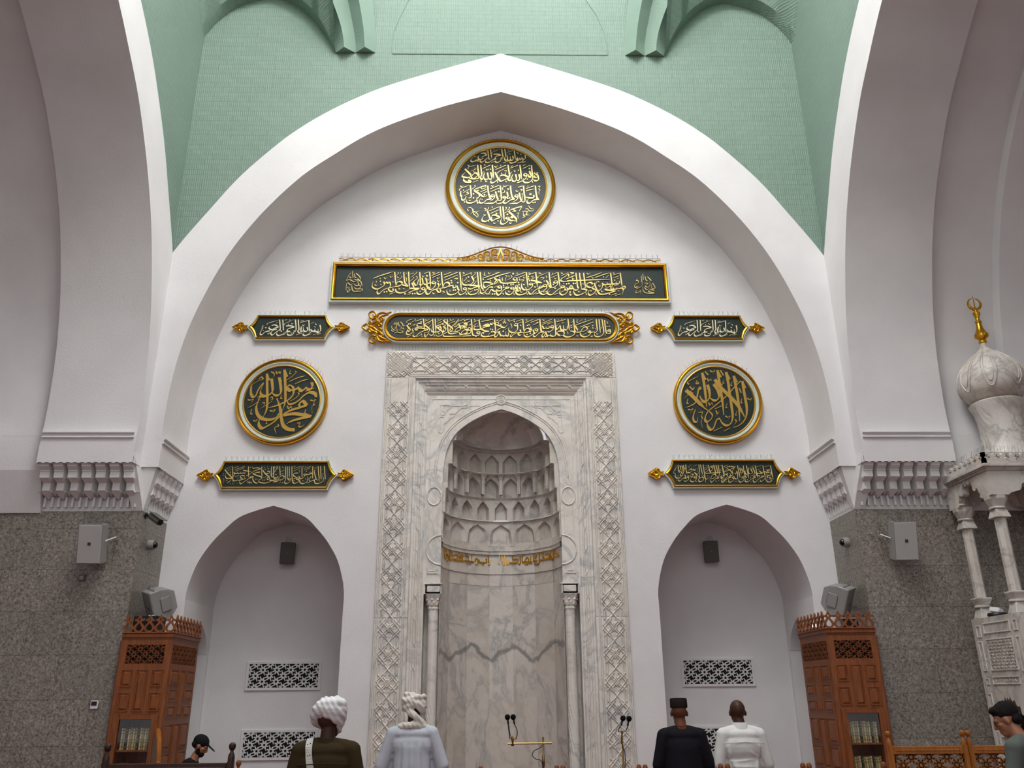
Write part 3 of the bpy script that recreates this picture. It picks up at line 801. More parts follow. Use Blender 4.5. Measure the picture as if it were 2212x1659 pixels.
ST['T2'] = ("""
1945,70 1960,230 1990,370 2038,402
2030,400 1900,422 1820,490 1760,492 1738,440 1780,400
1900,300 1906,358 1820,372 1700,345
1655,70 1670,250 1692,420 1660,470 1610,460
1550,240 1580,380 1622,462
1605,440 1500,500 1420,502 1300,518
1480,288 1440,318 1490,345 1522,312 1480,286;.9
1520,320 1500,400 1410,465
1335,70 1350,220 1380,350 1445,390
1440,392 1330,422 1240,490 1180,492 1155,450 1200,400
1250,220 1272,340 1222,362
1190,326 1148,345 1185,372 1222,348 1190,326;.9
1222,352 1190,430 1120,490 990,518
1085,70 1100,220 1112,380 1090,430 1035,432
970,210 1000,330 1042,432
1022,412 930,490 830,502 690,506
900,286 858,310 900,342 942,312 900,286;.9
940,315 930,380 840,450
780,70 790,200 820,330 875,400
870,392 760,412 680,480 600,492 568,450 620,365
740,60 560,120 450,180 560,260 680,342 765,305
700,150 745,65;.6
560,260 572,330 520,382
520,360 500,430 420,480 320,492 260,470 248,405
350,60 365,200 372,350 305,370
250,330 230,380 190,422 150,410 128,340
120,200 112,290 150,350
300,215 262,240 312,262 180,330;.6
530,490;.9
430,270;.8
430,372;.8
1045,212;.9
700,292;.9
1270,380;.8
1315,370;.8
1890,480;.8
1940,475;.8
520,445;.8
90,185 100,140 320,60;.6
180,240 320,160;.6
830,150 1060,60;.6
850,215 1060,130;.6
1150,170 1150,110 1300,60;.6
1520,110 1630,75;.6
1720,140 1920,70;.6
1740,200 1745,185 1920,150;.6
600,220 750,160;.6
640,260 760,210;.6
2010,85 2060,85 2030,140 2060,180 2030,220 2040,290;.4
1850,265 1800,275 1850,300;.6
1580,165 1625,170 1590,210;.6
1250,150 1300,150 1260,190;.6
385,160 470,90 450,60;.6
500,190 560,180 520,210;.5
610,120 650,150 700,115;.45
100,70 140,95 180,60;.45
870,60 900,90 930,60;.45
1465,185 1500,215 1530,180;.45
320,420 345,440 375,410;.45
1600,280 1640,270 1620,330 1635,420;.35
1130,250 1190,230 1190,180;.5
1060,340 1110,290;.4
640,395 640,415;.5
200,440 210,490;.5
985,460 990,490;.5
180,165 190,195;.5
1765,60 1760,95;.4
1170,60 1175,90;.4
""", """
1615,575 1450,622 1300,690 1380,780 1482,890 1460,932 1390,922
1615,582 1550,690;.7
1400,660 1470,690 1375,712;.6
1382,812 1345,838 1392,856 1382,812;.9
1262,838 1218,860 1262,885 1302,852 1262,838;.9
1395,922 1330,922 1302,862
1302,870 1250,960 1160,1012 1100,990 1098,920 1140,830
1150,580 1165,740 1182,935
1080,580 1095,740 1110,835
880,800 960,790 1085,840
1085,845 960,892 890,932 868,870 885,805
770,680 810,800 850,890 905,935
842,882 740,942 650,932 640,880 672,820
820,685 1050,590;.6
850,750 1050,660;.6
700,690 780,650 800,590;.6
700,620 740,650;.6
1215,600 1240,620 1190,680;.6
1295,600 1310,620 1240,690;.6
1180,745 1290,690;.5
680,780 710,800 740,770;.5
980,730 1000,765 1030,735;.5
1260,770;.9
1340,750;.01
920,975 945,1000 980,970;.5
1310,970 1340,1000 1370,960;.5
1490,745 1540,740 1515,800 1530,880;.4
800,900 800,955;.5
885,580 890,610;.5
1020,920 1040,945;.5
1480,930 1490,965;.5
290,625 340,600 400,640 430,720 580,690;.35
300,690 280,640;.35
360,770 450,700 540,780 520,845 430,740;.35
420,640 430,760 500,800;.35
590,625 620,605;.4
540,690 470,760;.35
1780,560 1820,620 1870,640 1900,600;.35
1700,640 1760,640 1800,690 1900,680 1890,630;.35
1620,700 1760,700 1720,780 1820,790;.35
1650,720 1660,790 1780,760;.35
1650,800 1690,830 1640,860 1660,810;.35
1720,700 1730,800;.35
""")
ST['L1'] = """
780,308 900,255 1100,190 1272,138;.9
1172,380 1150,432 1100,402 1060,442 1040,380
1040,390 1052,470 980,530 880,572 800,562 742,500 765,395
1190,400 1205,490 1150,560
1260,560 1272,622 1200,632 1150,562 1250,540
1130,550 1010,610 930,690 880,682 868,620 910,560
1310,140 1325,300 1342,490
1342,482 1380,400 1460,388 1502,432 1440,490 1340,512 1140,552;1.1
1500,470 1600,492 1642,500 1602,440
1540,150 1550,300 1570,420 1642,482
1660,140 1670,340 1682,560
1330,570 1350,640 1440,672 1560,652 1690,580
1690,560 1930,562;1.2
1920,572 1800,602 1700,652 1650,662
1740,420 1782,500 1792,550
1940,150 1950,300 1962,570
2090,290 2122,420 2080,462 2020,420
2000,290 2022,430 1980,472 1915,450
1910,330 1882,450 1840,482 1800,430 1782,390 1882,300 1850,255
2030,535 1988,560 2030,592 2072,560 2030,535;.9
2070,565 2060,640 1980,702 1900,700 1868,650 1885,590
2200,560 2120,570 2090,620 2130,700 2212,680
2212,420 2130,450 2120,510 2212,540
1570,695;1
1050,650;.9
1110,642;.9
955,380;.9
1760,692;.9
1820,690;.9
1180,705 1310,660;.55
1630,715 1710,690;.5
1380,355 1480,290 1492,240;.5
1320,265 1400,190 1390,155;.5
1740,270 1860,170 1850,145;.5
1700,380 1790,300 1780,275;.5
1195,250 1220,285 1255,255 1262,240;.4
1375,260 1400,300 1430,270;.4
2055,185 2180,140;.5
1040,280 1080,320 1110,275;.45
810,455 845,495 885,455;.45
2000,235 2030,270 2055,230;.4
850,370 850,410;.5
940,290 950,325;.5
960,450 970,480;.5
1265,380 1270,410;.5
1600,170 1605,190;.4
1590,290 1610,310 1610,390;.4
1690,205 1790,170;.4
1400,550 1450,575 1400,600;.45
1520,550 1550,580 1580,545;.4
1460,170;.5
2100,225 2140,240;.45
2145,330 2150,355;.45
1935,620 1960,640 1980,615;.4
250,120 262,290;.5
340,180 430,260 452,340;.5
300,190 312,270 352,292;.5
180,260 202,300 242,270;.5
210,160 150,240 100,345;.45
90,355 200,342 280,392 352,352 300,332 270,380;.45
380,310 392,470 350,492 280,440;.5
390,320 470,410 492,505;.5
90,440 140,422 200,472 260,432;.5
100,450 85,600;.35
430,440 398,470 430,492 452,460;.45
450,480 440,540 350,572 290,520;.5
230,490 250,600 300,642;.5
110,600 140,652 230,560;.5
300,632 480,622 492,575 400,582 330,642;.5
150,560 178,600;.45
130,535;.5
165,535;.5
200,350;.5
"""
ST['L2'] = """
10,215 150,155;.5
170,160 185,350 196,585
280,436 228,462 290,492 342,460 280,436;.9
342,465 320,560 240,642 150,642 98,560 130,480 200,440
400,470 432,560 372,630
470,650 482,720 420,732 368,642 460,640
372,640 230,690 150,782 90,782 58,720 90,665
500,160 515,350 542,592
542,590 590,490 680,458 732,520 640,592 540,612 370,642;1.1
700,572 815,540 835,602 902,592 905,520
940,550 970,640 992,690 900,772 780,802 690,782 652,700 665,640
1020,160 1040,400 1062,700
1150,596 1115,630 1160,655 1202,620 1150,596;.9
1202,630 1180,730 1080,792 1010,792 978,720
1310,562 1340,538 1600,555;1.1
1590,562 1450,592 1330,642 1240,612
1300,535 1400,520 1485,408
1350,280 1400,380 1402,430 1330,512 1230,532 1130,520 1083,450 1100,335
1510,160 1530,350 1550,560 1556,655 1500,752 1400,792 1300,792 1246,730 1262,640
1590,160 1605,350 1640,610 1720,600
1680,468 1780,448 1962,490
1960,495 1830,545 1740,602 1690,560 1680,480
1950,590 1860,590 1780,660 1720,722 1660,762 1600,742 1598,660 1640,600
2130,545 2080,580 2140,612 2192,580 2130,545;.9
2190,590 2180,682 2080,692 1980,702 1900,655 1840,762 1770,782 1742,730
2060,650 2050,762 2110,812 2205,760
2100,360 2002,460 2010,510
1990,350 2052,380 1990,440
2130,360 2160,440 2212,475
1260,305;.9
780,410;.9
790,465;.9
960,465;.9
840,675;.9
892,670;.9
1205,785;.9
1445,668;.9
1500,658;.9
1675,670;.9
1935,785;.9
1995,780;.9
2110,490;.9
225,265 450,170;.6
240,320 460,230;.6
575,245 775,170;.6
575,318 960,172;.75
595,398 960,250;.6
1090,285 1350,180;.6
1690,385 1680,335 1900,260 2132,178;.7
1790,380 2000,312 2212,238;.8
870,350 965,340 890,402;.6
1120,430 1205,350 1190,318;.5
1390,280 1455,200 1430,170;.5
1400,365 1482,290;.5
1290,735 1390,690;.5
1660,812 1740,770;.5
1820,802 1880,770;.5
1980,605 2080,555;.5
380,320 400,360 430,325 445,345;.4
1240,400 1270,435 1310,395;.4
390,395 420,440 450,400;.45
70,250 100,290 135,250;.45
255,165 290,205 325,160;.45
245,735 285,785 322,740;.45
1820,175 1850,222 1890,178;.45
530,700 590,735 520,775;.5
1100,180 1150,205 1090,235;.5
120,355 120,400;.5
475,490 475,530;.5
735,670 745,715;.5
1100,690 1100,720;.5
1720,170 1705,250 1750,250;.6
1550,750 1555,800;.5
1190,435 1195,460;.45
1880,390 1885,430;.45
1330,200 1340,240;.4
250,440 290,380;.45
2130,300 2135,335;.45
1980,380 2020,350;.4
"""
ST['L3'] = """
0,205 120,172;.7
0,290 200,235 425,178;.8
550,315 500,358 560,392 612,350 550,315;.9
612,360 600,440 520,462 400,472 250,482 150,450 90,375
90,380 60,440 0,502
500,210;1.1
120,545 78,580 130,612 182,580 120,545;.9
180,590 160,682 80,692 0,702
320,576 288,602 330,624 390,600 320,576;.9
380,602 260,652 180,722 110,802 60,792 38,730 62,675
470,586 428,612 480,642 522,610 470,586;.9
522,620 520,702 430,792 340,792 288,740 302,675
590,525 566,580 610,622 632,570 590,525;.9
560,612 640,662
660,590 702,650 680,692 600,692 572,660
575,690 575,730 620,792 720,802 850,762 892,682 840,590
740,490 740,580 800,662 890,660
870,170 890,350 917,592
990,466 955,500 1000,524 1042,490 990,466;.9
1042,495 1040,560 960,642 880,662
1000,400 1100,412 1302,455;1
1300,462 1150,462 1060,500
1135,170 1155,350 1182,592
1260,556 1225,590 1280,612 1332,580 1260,556;.9
1330,592 1180,642 1090,702 1020,782 960,772 936,710 972,645
1380,512 1338,550 1400,574 1442,530 1380,512;.9
1442,545 1440,620 1350,692 1200,762 1120,792
1430,400 1482,480 1442,545
1510,170 1530,350 1562,560 1572,610
1520,470 1508,540 1560,612
1690,406 1638,450 1700,474 1752,430 1690,406;.9
1752,445 1740,520 1650,592 1570,612
1220,660 1250,742 1320,792 1400,782 1560,690
1760,170 1785,350 1816,575
1880,546 1845,580 1900,604 1952,570 1880,546;.9
1950,592 1840,612 1720,692 1600,792 1500,792 1456,730 1500,650 1575,598
1990,606 1945,640 2000,672 2042,630 1990,606;.9
2050,645 2020,722 1950,792 1860,802 1806,740 1832,645
2120,530 2085,600 2140,624 2164,570 2120,530;.9
2040,652 2212,618
2062,290 2050,220 1960,290 1850,362 1848,412 1950,432 2212,408;.9
90,490;.9
230,535;.9
237,590;.9
440,522;.9
500,515;.9
650,460;.9
665,520;.9
805,520;.9
935,360;.9
960,410;.9
935,295;.8
1365,722;.7
1425,712;.7
1680,622;.9
1630,515;.8
2005,495;.9
2070,490;.9
2195,490;.9
560,275 840,170;.6
630,330 840,240;.6
930,250 1110,180;.6
1005,370 1110,325;.5
1205,335 1205,290 1470,180;.6
1575,250 1730,180;.5
1570,325 1740,250;.5
1850,270 2052,180;.55
1990,362 2212,262;.6
1270,330 1372,330 1280,402;.6
710,390 805,390 730,462;.6
1050,802 1160,722;.7
1640,805 1770,755;.5
1840,735 1950,685;.5
2110,185 2192,200 2110,242;.6
2130,690 2096,790 2152,802;.6
345,390 465,310 435,250;.5
195,320 195,395 230,380;.6
275,265 330,270 290,340 295,430;.4
380,265 385,310;.45
610,180 615,225;.5
1435,270 1445,325;.5
680,350 685,400;.5
1020,270 1050,310 1085,265;.4
1660,330 1690,360 1725,325;.4
785,300 815,340 850,300;.45
360,690 395,730 430,690;.4
705,700 735,740 775,690;.4
930,190 990,200 930,225;.4
1215,190 1290,205 1215,235;.4
1840,190 1895,205 1845,230;.4
205,750 235,800;.45
520,760 530,810;.5
890,760 900,800;.5
1090,570 1140,590 1090,610;.4
1020,650 1020,685;.4
1370,400 1375,440;.5
1600,190 1610,215;.4
2160,320 2190,360 2212,330;.4
330,500 355,530;.4
1910,470 1935,500;.4
"""
ST['L4'] = """
0,352 300,340 600,325 1015,320;.85
210,160 230,320 250,480 270,522 230,572 170,560 130,520
295,160 315,330 342,525
395,160 415,330 442,525
90,472 55,510 100,542 132,500 90,472;.9
0,545 130,540
340,545 452,560 462,600 360,662 260,692 190,672 158,600 182,535
612,430 560,388 480,420 478,480 570,512 635,480
442,505 380,542 340,545
650,400 690,520 742,620 800,662
640,470 600,520 692,572
692,560 650,642 560,692 508,660 522,575
900,548 980,572 1165,590;1.1
1155,592 1000,642 860,672 770,662 718,600
840,400 852,440 830,520 760,582 700,562
852,440 940,442 960,382
950,432 1012,432 1080,422
1080,422 1160,422 1172,372
1160,422 1242,412 1252,350
1040,160 1060,320 1086,485
1270,160 1290,320 1316,485
1320,500 1362,482 1392,512 1350,552 1310,522 1200,542 1190,500
1195,542 1110,552 1100,500
1110,552 1050,552 1040,470 930,545
460,275 640,220 835,148;.7
670,270 840,210 1015,158;.7
1100,215 1242,165;.5
1100,285 1242,230;.5
920,290 995,210;.5
1120,475 1232,440;.5
1060,692 1182,648;.5
1150,702 1282,660;.4
0,300 190,222;.6
690,430 712,365 770,372 720,400;.5
40,410;.9
150,408;.9
200,412;.9
1015,672;.9
260,590 285,622 318,580;.45
470,165 510,195 560,155;.45
590,265 620,290 655,260;.45
750,455 785,485 820,445;.45
810,580 840,615 875,575;.45
1210,580 1235,600 1270,575;.35
540,580 590,590 540,620;.45
70,590 70,690 122,682;.6
1320,570 1345,585 1310,690;.4
75,155 160,160 85,205;.6
120,300 140,330 170,300;.4
1120,320 1140,345 1165,320;.4
1215,290;.6
1095,160 1130,175 1095,195;.4
870,240 875,270;.5
925,470 930,510;.45
380,400 385,440;.4
450,640 465,690;.5
690,640 700,690;.5
1810,180 1822,330;.45
1920,250 2012,345;.5
1860,240 1892,342 1932,332;.45
1770,230 1785,380;.4
1685,300 1650,340 1702,352 1692,402 1630,432 1618,500 1700,522 1792,462 1782,300;.45
1850,402 1932,412 1868,472 1930,502 1982,452 1972,350;.45
2040,400 2082,462 2102,522 2030,532 2012,430;.45
1850,502 1900,562 1982,522;.45
2082,580 2000,562 1940,602 2092,642 1900,642 1820,582 1808,480;.5
1660,570 1640,632 1702,632 1752,582 1762,652;.45
1690,485;.4
1660,485;.4
"""
ST['M1'] = """
505,290 545,350 602,420 570,465 528,440 560,380 642,310
530,430 490,500 520,552 600,542 682,470 660,400 752,370
770,386 738,405 790,432 812,392 770,386;.9
750,372 860,342 952,320
922,240 830,240 788,290 842,342
970,110 985,250 1002,445
1222,150 1110,210 1008,270 1080,342 1155,420 1100,482 1000,492
830,390 900,372 1000,390 1105,408;1
1102,420 980,452 850,522 770,592 710,612 676,560 720,478
1230,110 1240,250 1252,430 1250,542 1190,582 1130,545
1130,500 1082,562 1030,622 1008,560 1012,500
1300,110 1310,280 1322,485
1562,220 1430,282 1335,322 1400,392 1482,452 1515,510 1480,572 1400,602 1330,582 1318,495
1430,310 1472,400 1400,472 1250,482 1198,440 1230,330
1530,150 1620,240 1720,322 1795,400 1740,472 1698,430
1640,120 1650,300 1672,485 1740,532 1850,522 1990,490
1965,125 1870,240 1760,342 1715,405 1760,442
1530,320 1602,400 1560,472 1528,430 1605,330
1850,482 1890,402 1980,342 2022,390 1960,452 1830,482 1740,472
1640,490 1540,542 1538,592 1620,606 1900,600 2212,594;.9
2150,216 2115,240 2170,264 2202,222 2150,216;.9
2202,240 2180,312 2080,312 1990,312 1960,250 1890,332 1846,322 1930,200
2020,542 2080,452 2180,412 2212,442
2212,500 2100,542 2010,552 1975,500
555,260;.9
605,255;.9
910,545;.9
910,195;.9
1405,348;.9
1522,272;.9
1580,292;.9
2065,372;.9
2125,370;.9
2130,165;.9
510,215 515,170 692,110;.6
640,215 752,140 728,118;.5
740,185 942,115;.6
1020,190 1152,115;.5
1340,190 1502,120;.55
1370,245 1480,190;.8
1070,290 1172,210;.5
1680,190 1822,130;.55
1700,245 1862,180;.55
1940,190 2122,120;.55
2000,252 2100,205;.5
510,632 622,570;.6
770,625 882,575;.5
665,300 740,262 680,322;.6
1380,505 1412,542 1455,500;.5
1130,342 1192,282;.5
1560,120 1590,140 1610,115;.4
1020,130 1055,150 1020,165;.4
1370,110 1395,135;.4
1710,115 1740,140;.4
930,580 935,620;.5
1275,560 1282,610;.5
200,195 212,330;.45
330,200 392,270 382,315;.5
265,200 292,312 325,302;.45
245,220 238,290;.4
80,310 90,382 150,412 202,352 150,350;.45
68,420 110,462 200,422 222,330;.5
340,330 342,392 280,432;.45
412,350 380,382 422,392 402,432 300,442;.45
150,512 222,490 240,400;.45
240,482 300,502 392,502 382,462 310,500;.45
150,215 182,262 110,262;.4
390,310 450,308;.35
"""
ST['M2'] = """
0,192 30,195 65,165 32,138 18,165
0,262 40,240 72,262 30,312
100,204 78,230 110,252 132,222 100,204;.9
132,230 120,292 60,312 0,312
0,345 130,335;.8
135,70 145,170 152,300 175,332 220,335
242,262 222,285 250,302 276,280 242,262;.9
275,285 265,322 220,337
260,80 270,150 290,220 312,252
292,230 210,242 178,220 202,150
312,190 350,172 432,182
430,184 340,202 308,232 340,252 422,262
420,264 360,272 310,292 298,330 340,352 400,342 432,292
350,162 400,152 430,172 442,140 470,162 482,130 512,152
542,122 522,155 560,162 572,132 542,122;.9
510,70 520,170 527,282
380,352 450,342 522,312 500,272 450,282 490,240
560,170 610,182 642,202 682,200 722,150
642,192 580,232 530,272
580,290 540,352 510,342 530,292 580,280 612,332 682,332 692,270
690,332 732,342 737,280
852,136 832,165 865,178 882,150 852,136;.9
882,160 880,232 840,282 780,282 738,250 742,200
882,282 810,322 780,356 768,330 802,288
920,240 932,282 890,302
942,320 910,332 888,292 962,280
965,70 975,180 987,272
987,270 1010,232 1060,218 1082,250 1040,282 900,292;1.1
1060,272 1102,260 1092,190
1130,240 1142,292 1090,342 1030,356 990,332 983,280
1182,216 1165,250 1212,242 1182,216;.9
1212,250 1160,302 1140,250
1270,272 1210,312 1170,352 1140,342 1148,310 1222,268
1240,70 1250,180 1272,262
330,297;.9
210,347;.9
445,232;.8
475,236;.8
592,272;.8
612,262;.01
650,266;.9
612,342;.8
660,347;.8
690,340;.8
830,107;.9
1035,317;.9
1087,300;.9
1040,172;.8
1066,162;.8
20,212;.8
50,206;.8
30,92;.9
655,132;.8
688,132;.8
675,115;.8
1200,125;.9
205,190;.7
240,185;.7
170,120 290,70;.55
300,110 480,72;.6
80,120 125,100;.5
40,85 110,68;.5
570,110 642,75;.5
740,110 852,70;.55
860,110 952,75;.55
890,140 952,115;.5
1000,130 1132,75;.55
1090,125 1222,75;.6
1130,165 1222,125;.55
160,185 218,140;.5
640,118 675,90 670,75;.5
680,240 720,215;.5
720,75 742,92 762,70;.45
1015,68 1030,90 1055,68;.45
770,140 792,190 780,222;.4
180,75 200,92;.45
600,150 622,165;.4
100,165 130,150 105,180;.5
540,85 565,95;.4
920,160 940,180;.4
610,350 640,335;.4
1150,240 1160,215;.4
"""
ST['M3'] = """
45,70 55,170 66,262 112,272 40,292 0,325
90,180 110,222 142,212 152,188
150,222 192,217 197,180
237,172 218,195 250,207 267,185 237,172;.9
266,190 255,237 200,277 168,265
285,70 295,180 302,322 280,347
140,290 100,362 78,330 110,290 140,280 162,332 212,332 212,300
212,335 262,347 300,330
422,265 350,265 318,300 362,332 330,347 422,330
370,170 340,222 320,232 308,190 362,140
375,175 387,237 432,237 422,170
432,237 482,242 492,170
500,70 510,160 522,252
590,70 600,170 612,262 642,282
422,240 440,302 428,330 470,356 540,352 602,312 592,270 540,262 562,240
642,282 702,272 742,212 792,194 812,230 770,262 702,277
622,180 640,222 662,240
700,290 710,332 770,356 840,332 862,290 820,272 852,240
850,250 870,282 922,272
955,70 965,170 972,252 938,287 922,272
1000,70 1010,170 1022,292
1050,75 1065,180 1077,290 1030,342 970,352 930,332 928,290
1090,85 1100,180 1117,282 1140,302
1157,236 1138,255 1170,264 1178,240 1157,236;.9
1180,250 1186,292 1140,307
1130,190;.8
1165,187;.8
900,212;.9
885,347;.9
140,352;.8
166,350;.8
85,135 242,70;.6
85,195 95,155 247,100;.6
160,155 252,120;.55
315,112 400,92 472,70;.6
340,95 355,70;.5
625,190 640,160 905,68;.75
700,197 912,115;.7
680,110 735,75;.5
650,70 645,120 665,120;.6
860,357 902,335;.5
740,322 802,295;.4
540,132 577,110;.5
540,165 560,178 575,150;.4
405,120 420,135 440,115;.4
820,180 835,195 855,175;.4
890,165 905,180 920,162;.4
88,72 110,92 132,70;.45
640,328 655,347 672,325;.45
480,270 502,300 490,322;.4
960,298 975,317 992,295;.45
1128,108 1142,140;.45
1100,325;.6
395,60 400,80;.4
540,190 557,210 575,190;.4
775,65 780,85;.4
650,240 655,260;.4
940,215 945,235;.4
1040,200 1045,220;.4
1025,75 1045,72;.4
"""
ST['A1'] = """
60,150 130,240 222,342 170,352 100,352 68,290 92,225
240,80 240,230 246,385 270,412 345,392 362,358
512,290 430,290 418,330 482,372
542,350 450,382 350,402
270,210 272,282 220,332
270,232 340,242 352,200
350,240 402,237 422,200
412,236 532,230
480,170 550,182 662,190;.9
600,80 600,200 600,332
652,306 628,330 682,334 692,310 652,306;.9
692,330 620,352 500,432 430,476 398,440 420,380
720,250 790,213 862,220
700,240 780,282 872,312 892,342
720,300 698,370 740,442 800,462 852,432
700,130 790,110 882,130;.9
882,135 760,172 660,232 570,292 548,280
905,85 905,200 905,332 880,372 828,402 852,442
930,170 980,240 1040,292 1082,352 1040,382 1028,340 1090,290 1132,220
1030,188 1082,200 1060,242 990,232
1130,80 1120,200 1130,302 1172,332
1190,80 1180,200 1182,332 1240,382
1270,100 1200,200 1100,292
852,442 960,462 1060,442 1150,402 1270,432
1080,390 1180,410 1270,420;1
110,452 170,422 212,370
185,212;.8
505,325;.8
850,200;.8
985,147;.8
1055,132;.8
765,367;.8
800,370;.8
930,392;.8
970,390;.8
1230,267;.8
95,140 212,85;.55
130,180 212,140;.5
280,155 520,78;.6
300,190 502,115;.55
270,110 372,80;.5
290,312 402,280;.5
930,345 1012,310;.5
1210,110 1270,85;.5
570,420 682,472;.35
580,472 672,420;.35
625,400 625,487;.35
570,445 682,445;.35
30,230 18,280 42,280;.4
20,350 42,382 30,462;.35
240,455 252,482;.4
180,460 186,482;.35
330,472 345,455;.35
90,395 105,410 125,390;.4
630,95 660,110;.4
690,90 700,110;.4
950,85 970,110;.4
190,250 200,270;.4
360,320 365,350;.4
1040,70 1020,110;.4
"""
ST['A2'] = """
10,80 12,302
150,80 162,282
285,80 285,250 280,372 260,442 300,472 380,432 402,370
325,80 325,362
370,80 370,312
430,80 430,250 442,402 502,402
660,80 660,322
905,80 905,352
1030,75 1040,250 1052,372 1000,392
1085,75 1097,372
1170,70 1192,372
110,382 160,312 220,290 252,330 200,382 110,392 0,380
362,342 338,370 380,392 394,360 362,342;.9
572,230 480,240 468,290 542,332
592,310 500,352 448,372
552,344 526,365 570,382 580,352 552,344;.9
582,370 570,432 490,467 448,440 440,400
600,310 620,362 682,342 732,290
722,246 698,270 740,284 752,256 722,246;.9
742,272 802,262 862,250
872,220 848,240 892,244 872,220;.9
600,380 620,452 690,472 770,432 792,370 780,310
792,380 852,342 862,300
940,190 960,290 992,392
982,372 900,402 840,422 828,380
940,390 960,462 1040,467 1130,422 1152,370 1130,290
30,420 102,420 0,442;.9
110,300 100,340 20,340
65,262;.8
745,367;.8
760,187;.8
780,455;.8
820,455;.8
950,172;.8
1140,252;.8
470,130 632,75;.55
470,185 632,110;.55
700,130 872,75;.55
700,170 852,115;.5
170,195 252,170;.5
50,100 122,70;.5
60,140 122,120;.4
820,222 862,200;.4
930,130 1000,105;.4
1110,150 1140,135;.4
200,235 225,255 250,230;.4
130,472 182,430;.4
205,440 225,467;.4
1160,420 1190,405;.4
590,170 612,190 600,230;.35
690,75 705,90;.4
740,75 755,90;.4
470,70 490,90 510,70;.35
670,400 690,415 710,395;.35
1050,400 1065,415 1085,395;.35
215,80 230,130;.4
"""
ST['B1'] = """
155,70 170,200 192,242
200,80 217,160 190,182
240,80 262,150 220,192
130,110 88,160 80,192 112,172
280,70 290,180 272,272
352,120 260,200 208,292 232,312 262,270 170,180
330,60 340,180 362,272
100,260 88,320 130,367 200,352 272,302
400,192 480,130
440,172 552,190;.9
370,232 422,242 482,202
630,60 642,170 640,242 580,262
670,60 690,170 717,292
730,60 750,200 782,372 832,382 882,332
480,270 502,302 470,352 440,300
530,240 602,312
542,326 516,350 560,364 582,332 542,326;.9
582,345 560,412 500,452 440,432 438,385
722,314 698,345 740,354 762,322 722,314;.9
752,342 730,412 670,452 630,432 618,375
650,270 640,332 662,372 620,330
382,314 362,340 395,354 402,322 382,314;.9
402,345 390,402 330,442 288,420
350,372 270,372 210,432 180,432 168,400 220,360
310,290 332,372
780,262 940,250 1142,238;.9
780,242 842,190 850,160
830,110 800,170
850,70 880,200 902,252
932,84 902,105 940,122 957,95 932,84;.9
952,110 940,182 860,222
970,70 1000,180 1022,322
1020,70 1050,180 1062,272
1070,70 1090,180 1112,332
1160,70 1190,180 1222,312
900,372 940,302 1000,280 1022,330 960,372 880,382
1162,302 1138,330 1180,352 1194,312 1162,302;.9
1192,352 1150,382 1128,330
1090,316 1058,335 1080,362 1100,345
1090,362 1000,392 930,462 900,432 910,400
1270,382 1200,432 1170,462 1148,420 1222,362
1270,172 1200,242
155,317;.7
550,162;.7
515,160;.7
410,127;.7
595,212;.7
790,167;.7
775,130;.7
1130,165;.7
1130,202;.7
650,267;.7
455,275;.7
380,105 472,60;.5
500,100 582,60;.5
780,90 830,70;.45
90,95 120,80;.4
1100,90 1150,70;.4
120,400 135,420 150,400;.35
780,400 790,462;.4
560,435 580,450 600,430;.35
850,430 880,405;.35
1010,430 1030,445 1050,430;.35
1090,400 1085,440;.35
820,310 840,325;.4
590,150 605,170;.4
50,215 70,270;.4
"""
ST['B2'] = """
1105,80 1130,220 1167,405
1142,430 1105,442 1132,405 1110,450 1040,452 1000,402 980,340
1000,252 1082,240
1112,220 1112,302 1000,292
1085,340 1100,400
1052,164 1028,190 1070,204 1080,172 1052,164;.9
1072,202 1010,232 960,212
930,80 950,200 982,352 920,432 880,442 868,400
850,200 900,242 962,212
770,252 840,262 932,270;.9
770,240 800,312 872,300
760,80 780,200 817,362
932,306 898,330 945,338 932,306;.9
932,342 850,372 770,452 720,452 708,400 740,360
752,306 718,330 757,348 752,306;.9
762,352 680,382 590,452 530,442 528,390 560,360
555,80 580,220 607,372
610,130 600,242 642,272
650,150 692,242 650,272
700,130 742,230 720,292 640,322
520,200 530,262 572,292
480,80 500,220 542,352 582,310
472,324 448,350 490,364 502,332 472,324;.9
502,350 490,422 420,462 378,420 390,365
350,80 380,220 412,362
400,130 422,230 370,262
440,150 472,230 430,252
330,200 320,262 288,250
300,90 250,180 188,292 222,312 242,252 150,170 40,100
110,110 190,100 292,115;.9
292,120 180,172 60,232
102,252 78,280 117,292 122,262 102,252;.9
120,282 110,342 50,402 0,422
350,220 352,372 300,382 268,350
252,328 226,355 267,368 272,340 252,328;.9
272,362 250,422 190,462 150,442 148,385
172,314 148,340 197,348 172,314;.9
192,350 100,392 30,462 0,472
0,80 20,200 52,332
1020,320 1050,350 1010,370
295,442;.8
335,442;.8
575,407;.8
650,357;.8
765,392;.8
855,327;.8
1110,345;.7
1130,375;.7
160,255;.7
250,120;.01
640,130 732,75;.5
680,140 742,110;.5
790,110 902,70;.5
970,110 1082,75;.5
50,90 122,70;.45
650,462 682,440;.4
820,462 852,445;.4
80,462 122,440;.4
860,150 900,130;.35
420,280 450,265;.4
280,300 310,285;.35
1000,170 1010,190;.4
820,160 840,180;.35
190,400 205,415;.35
430,400 445,410;.35
1040,400 1055,410;.35
"""
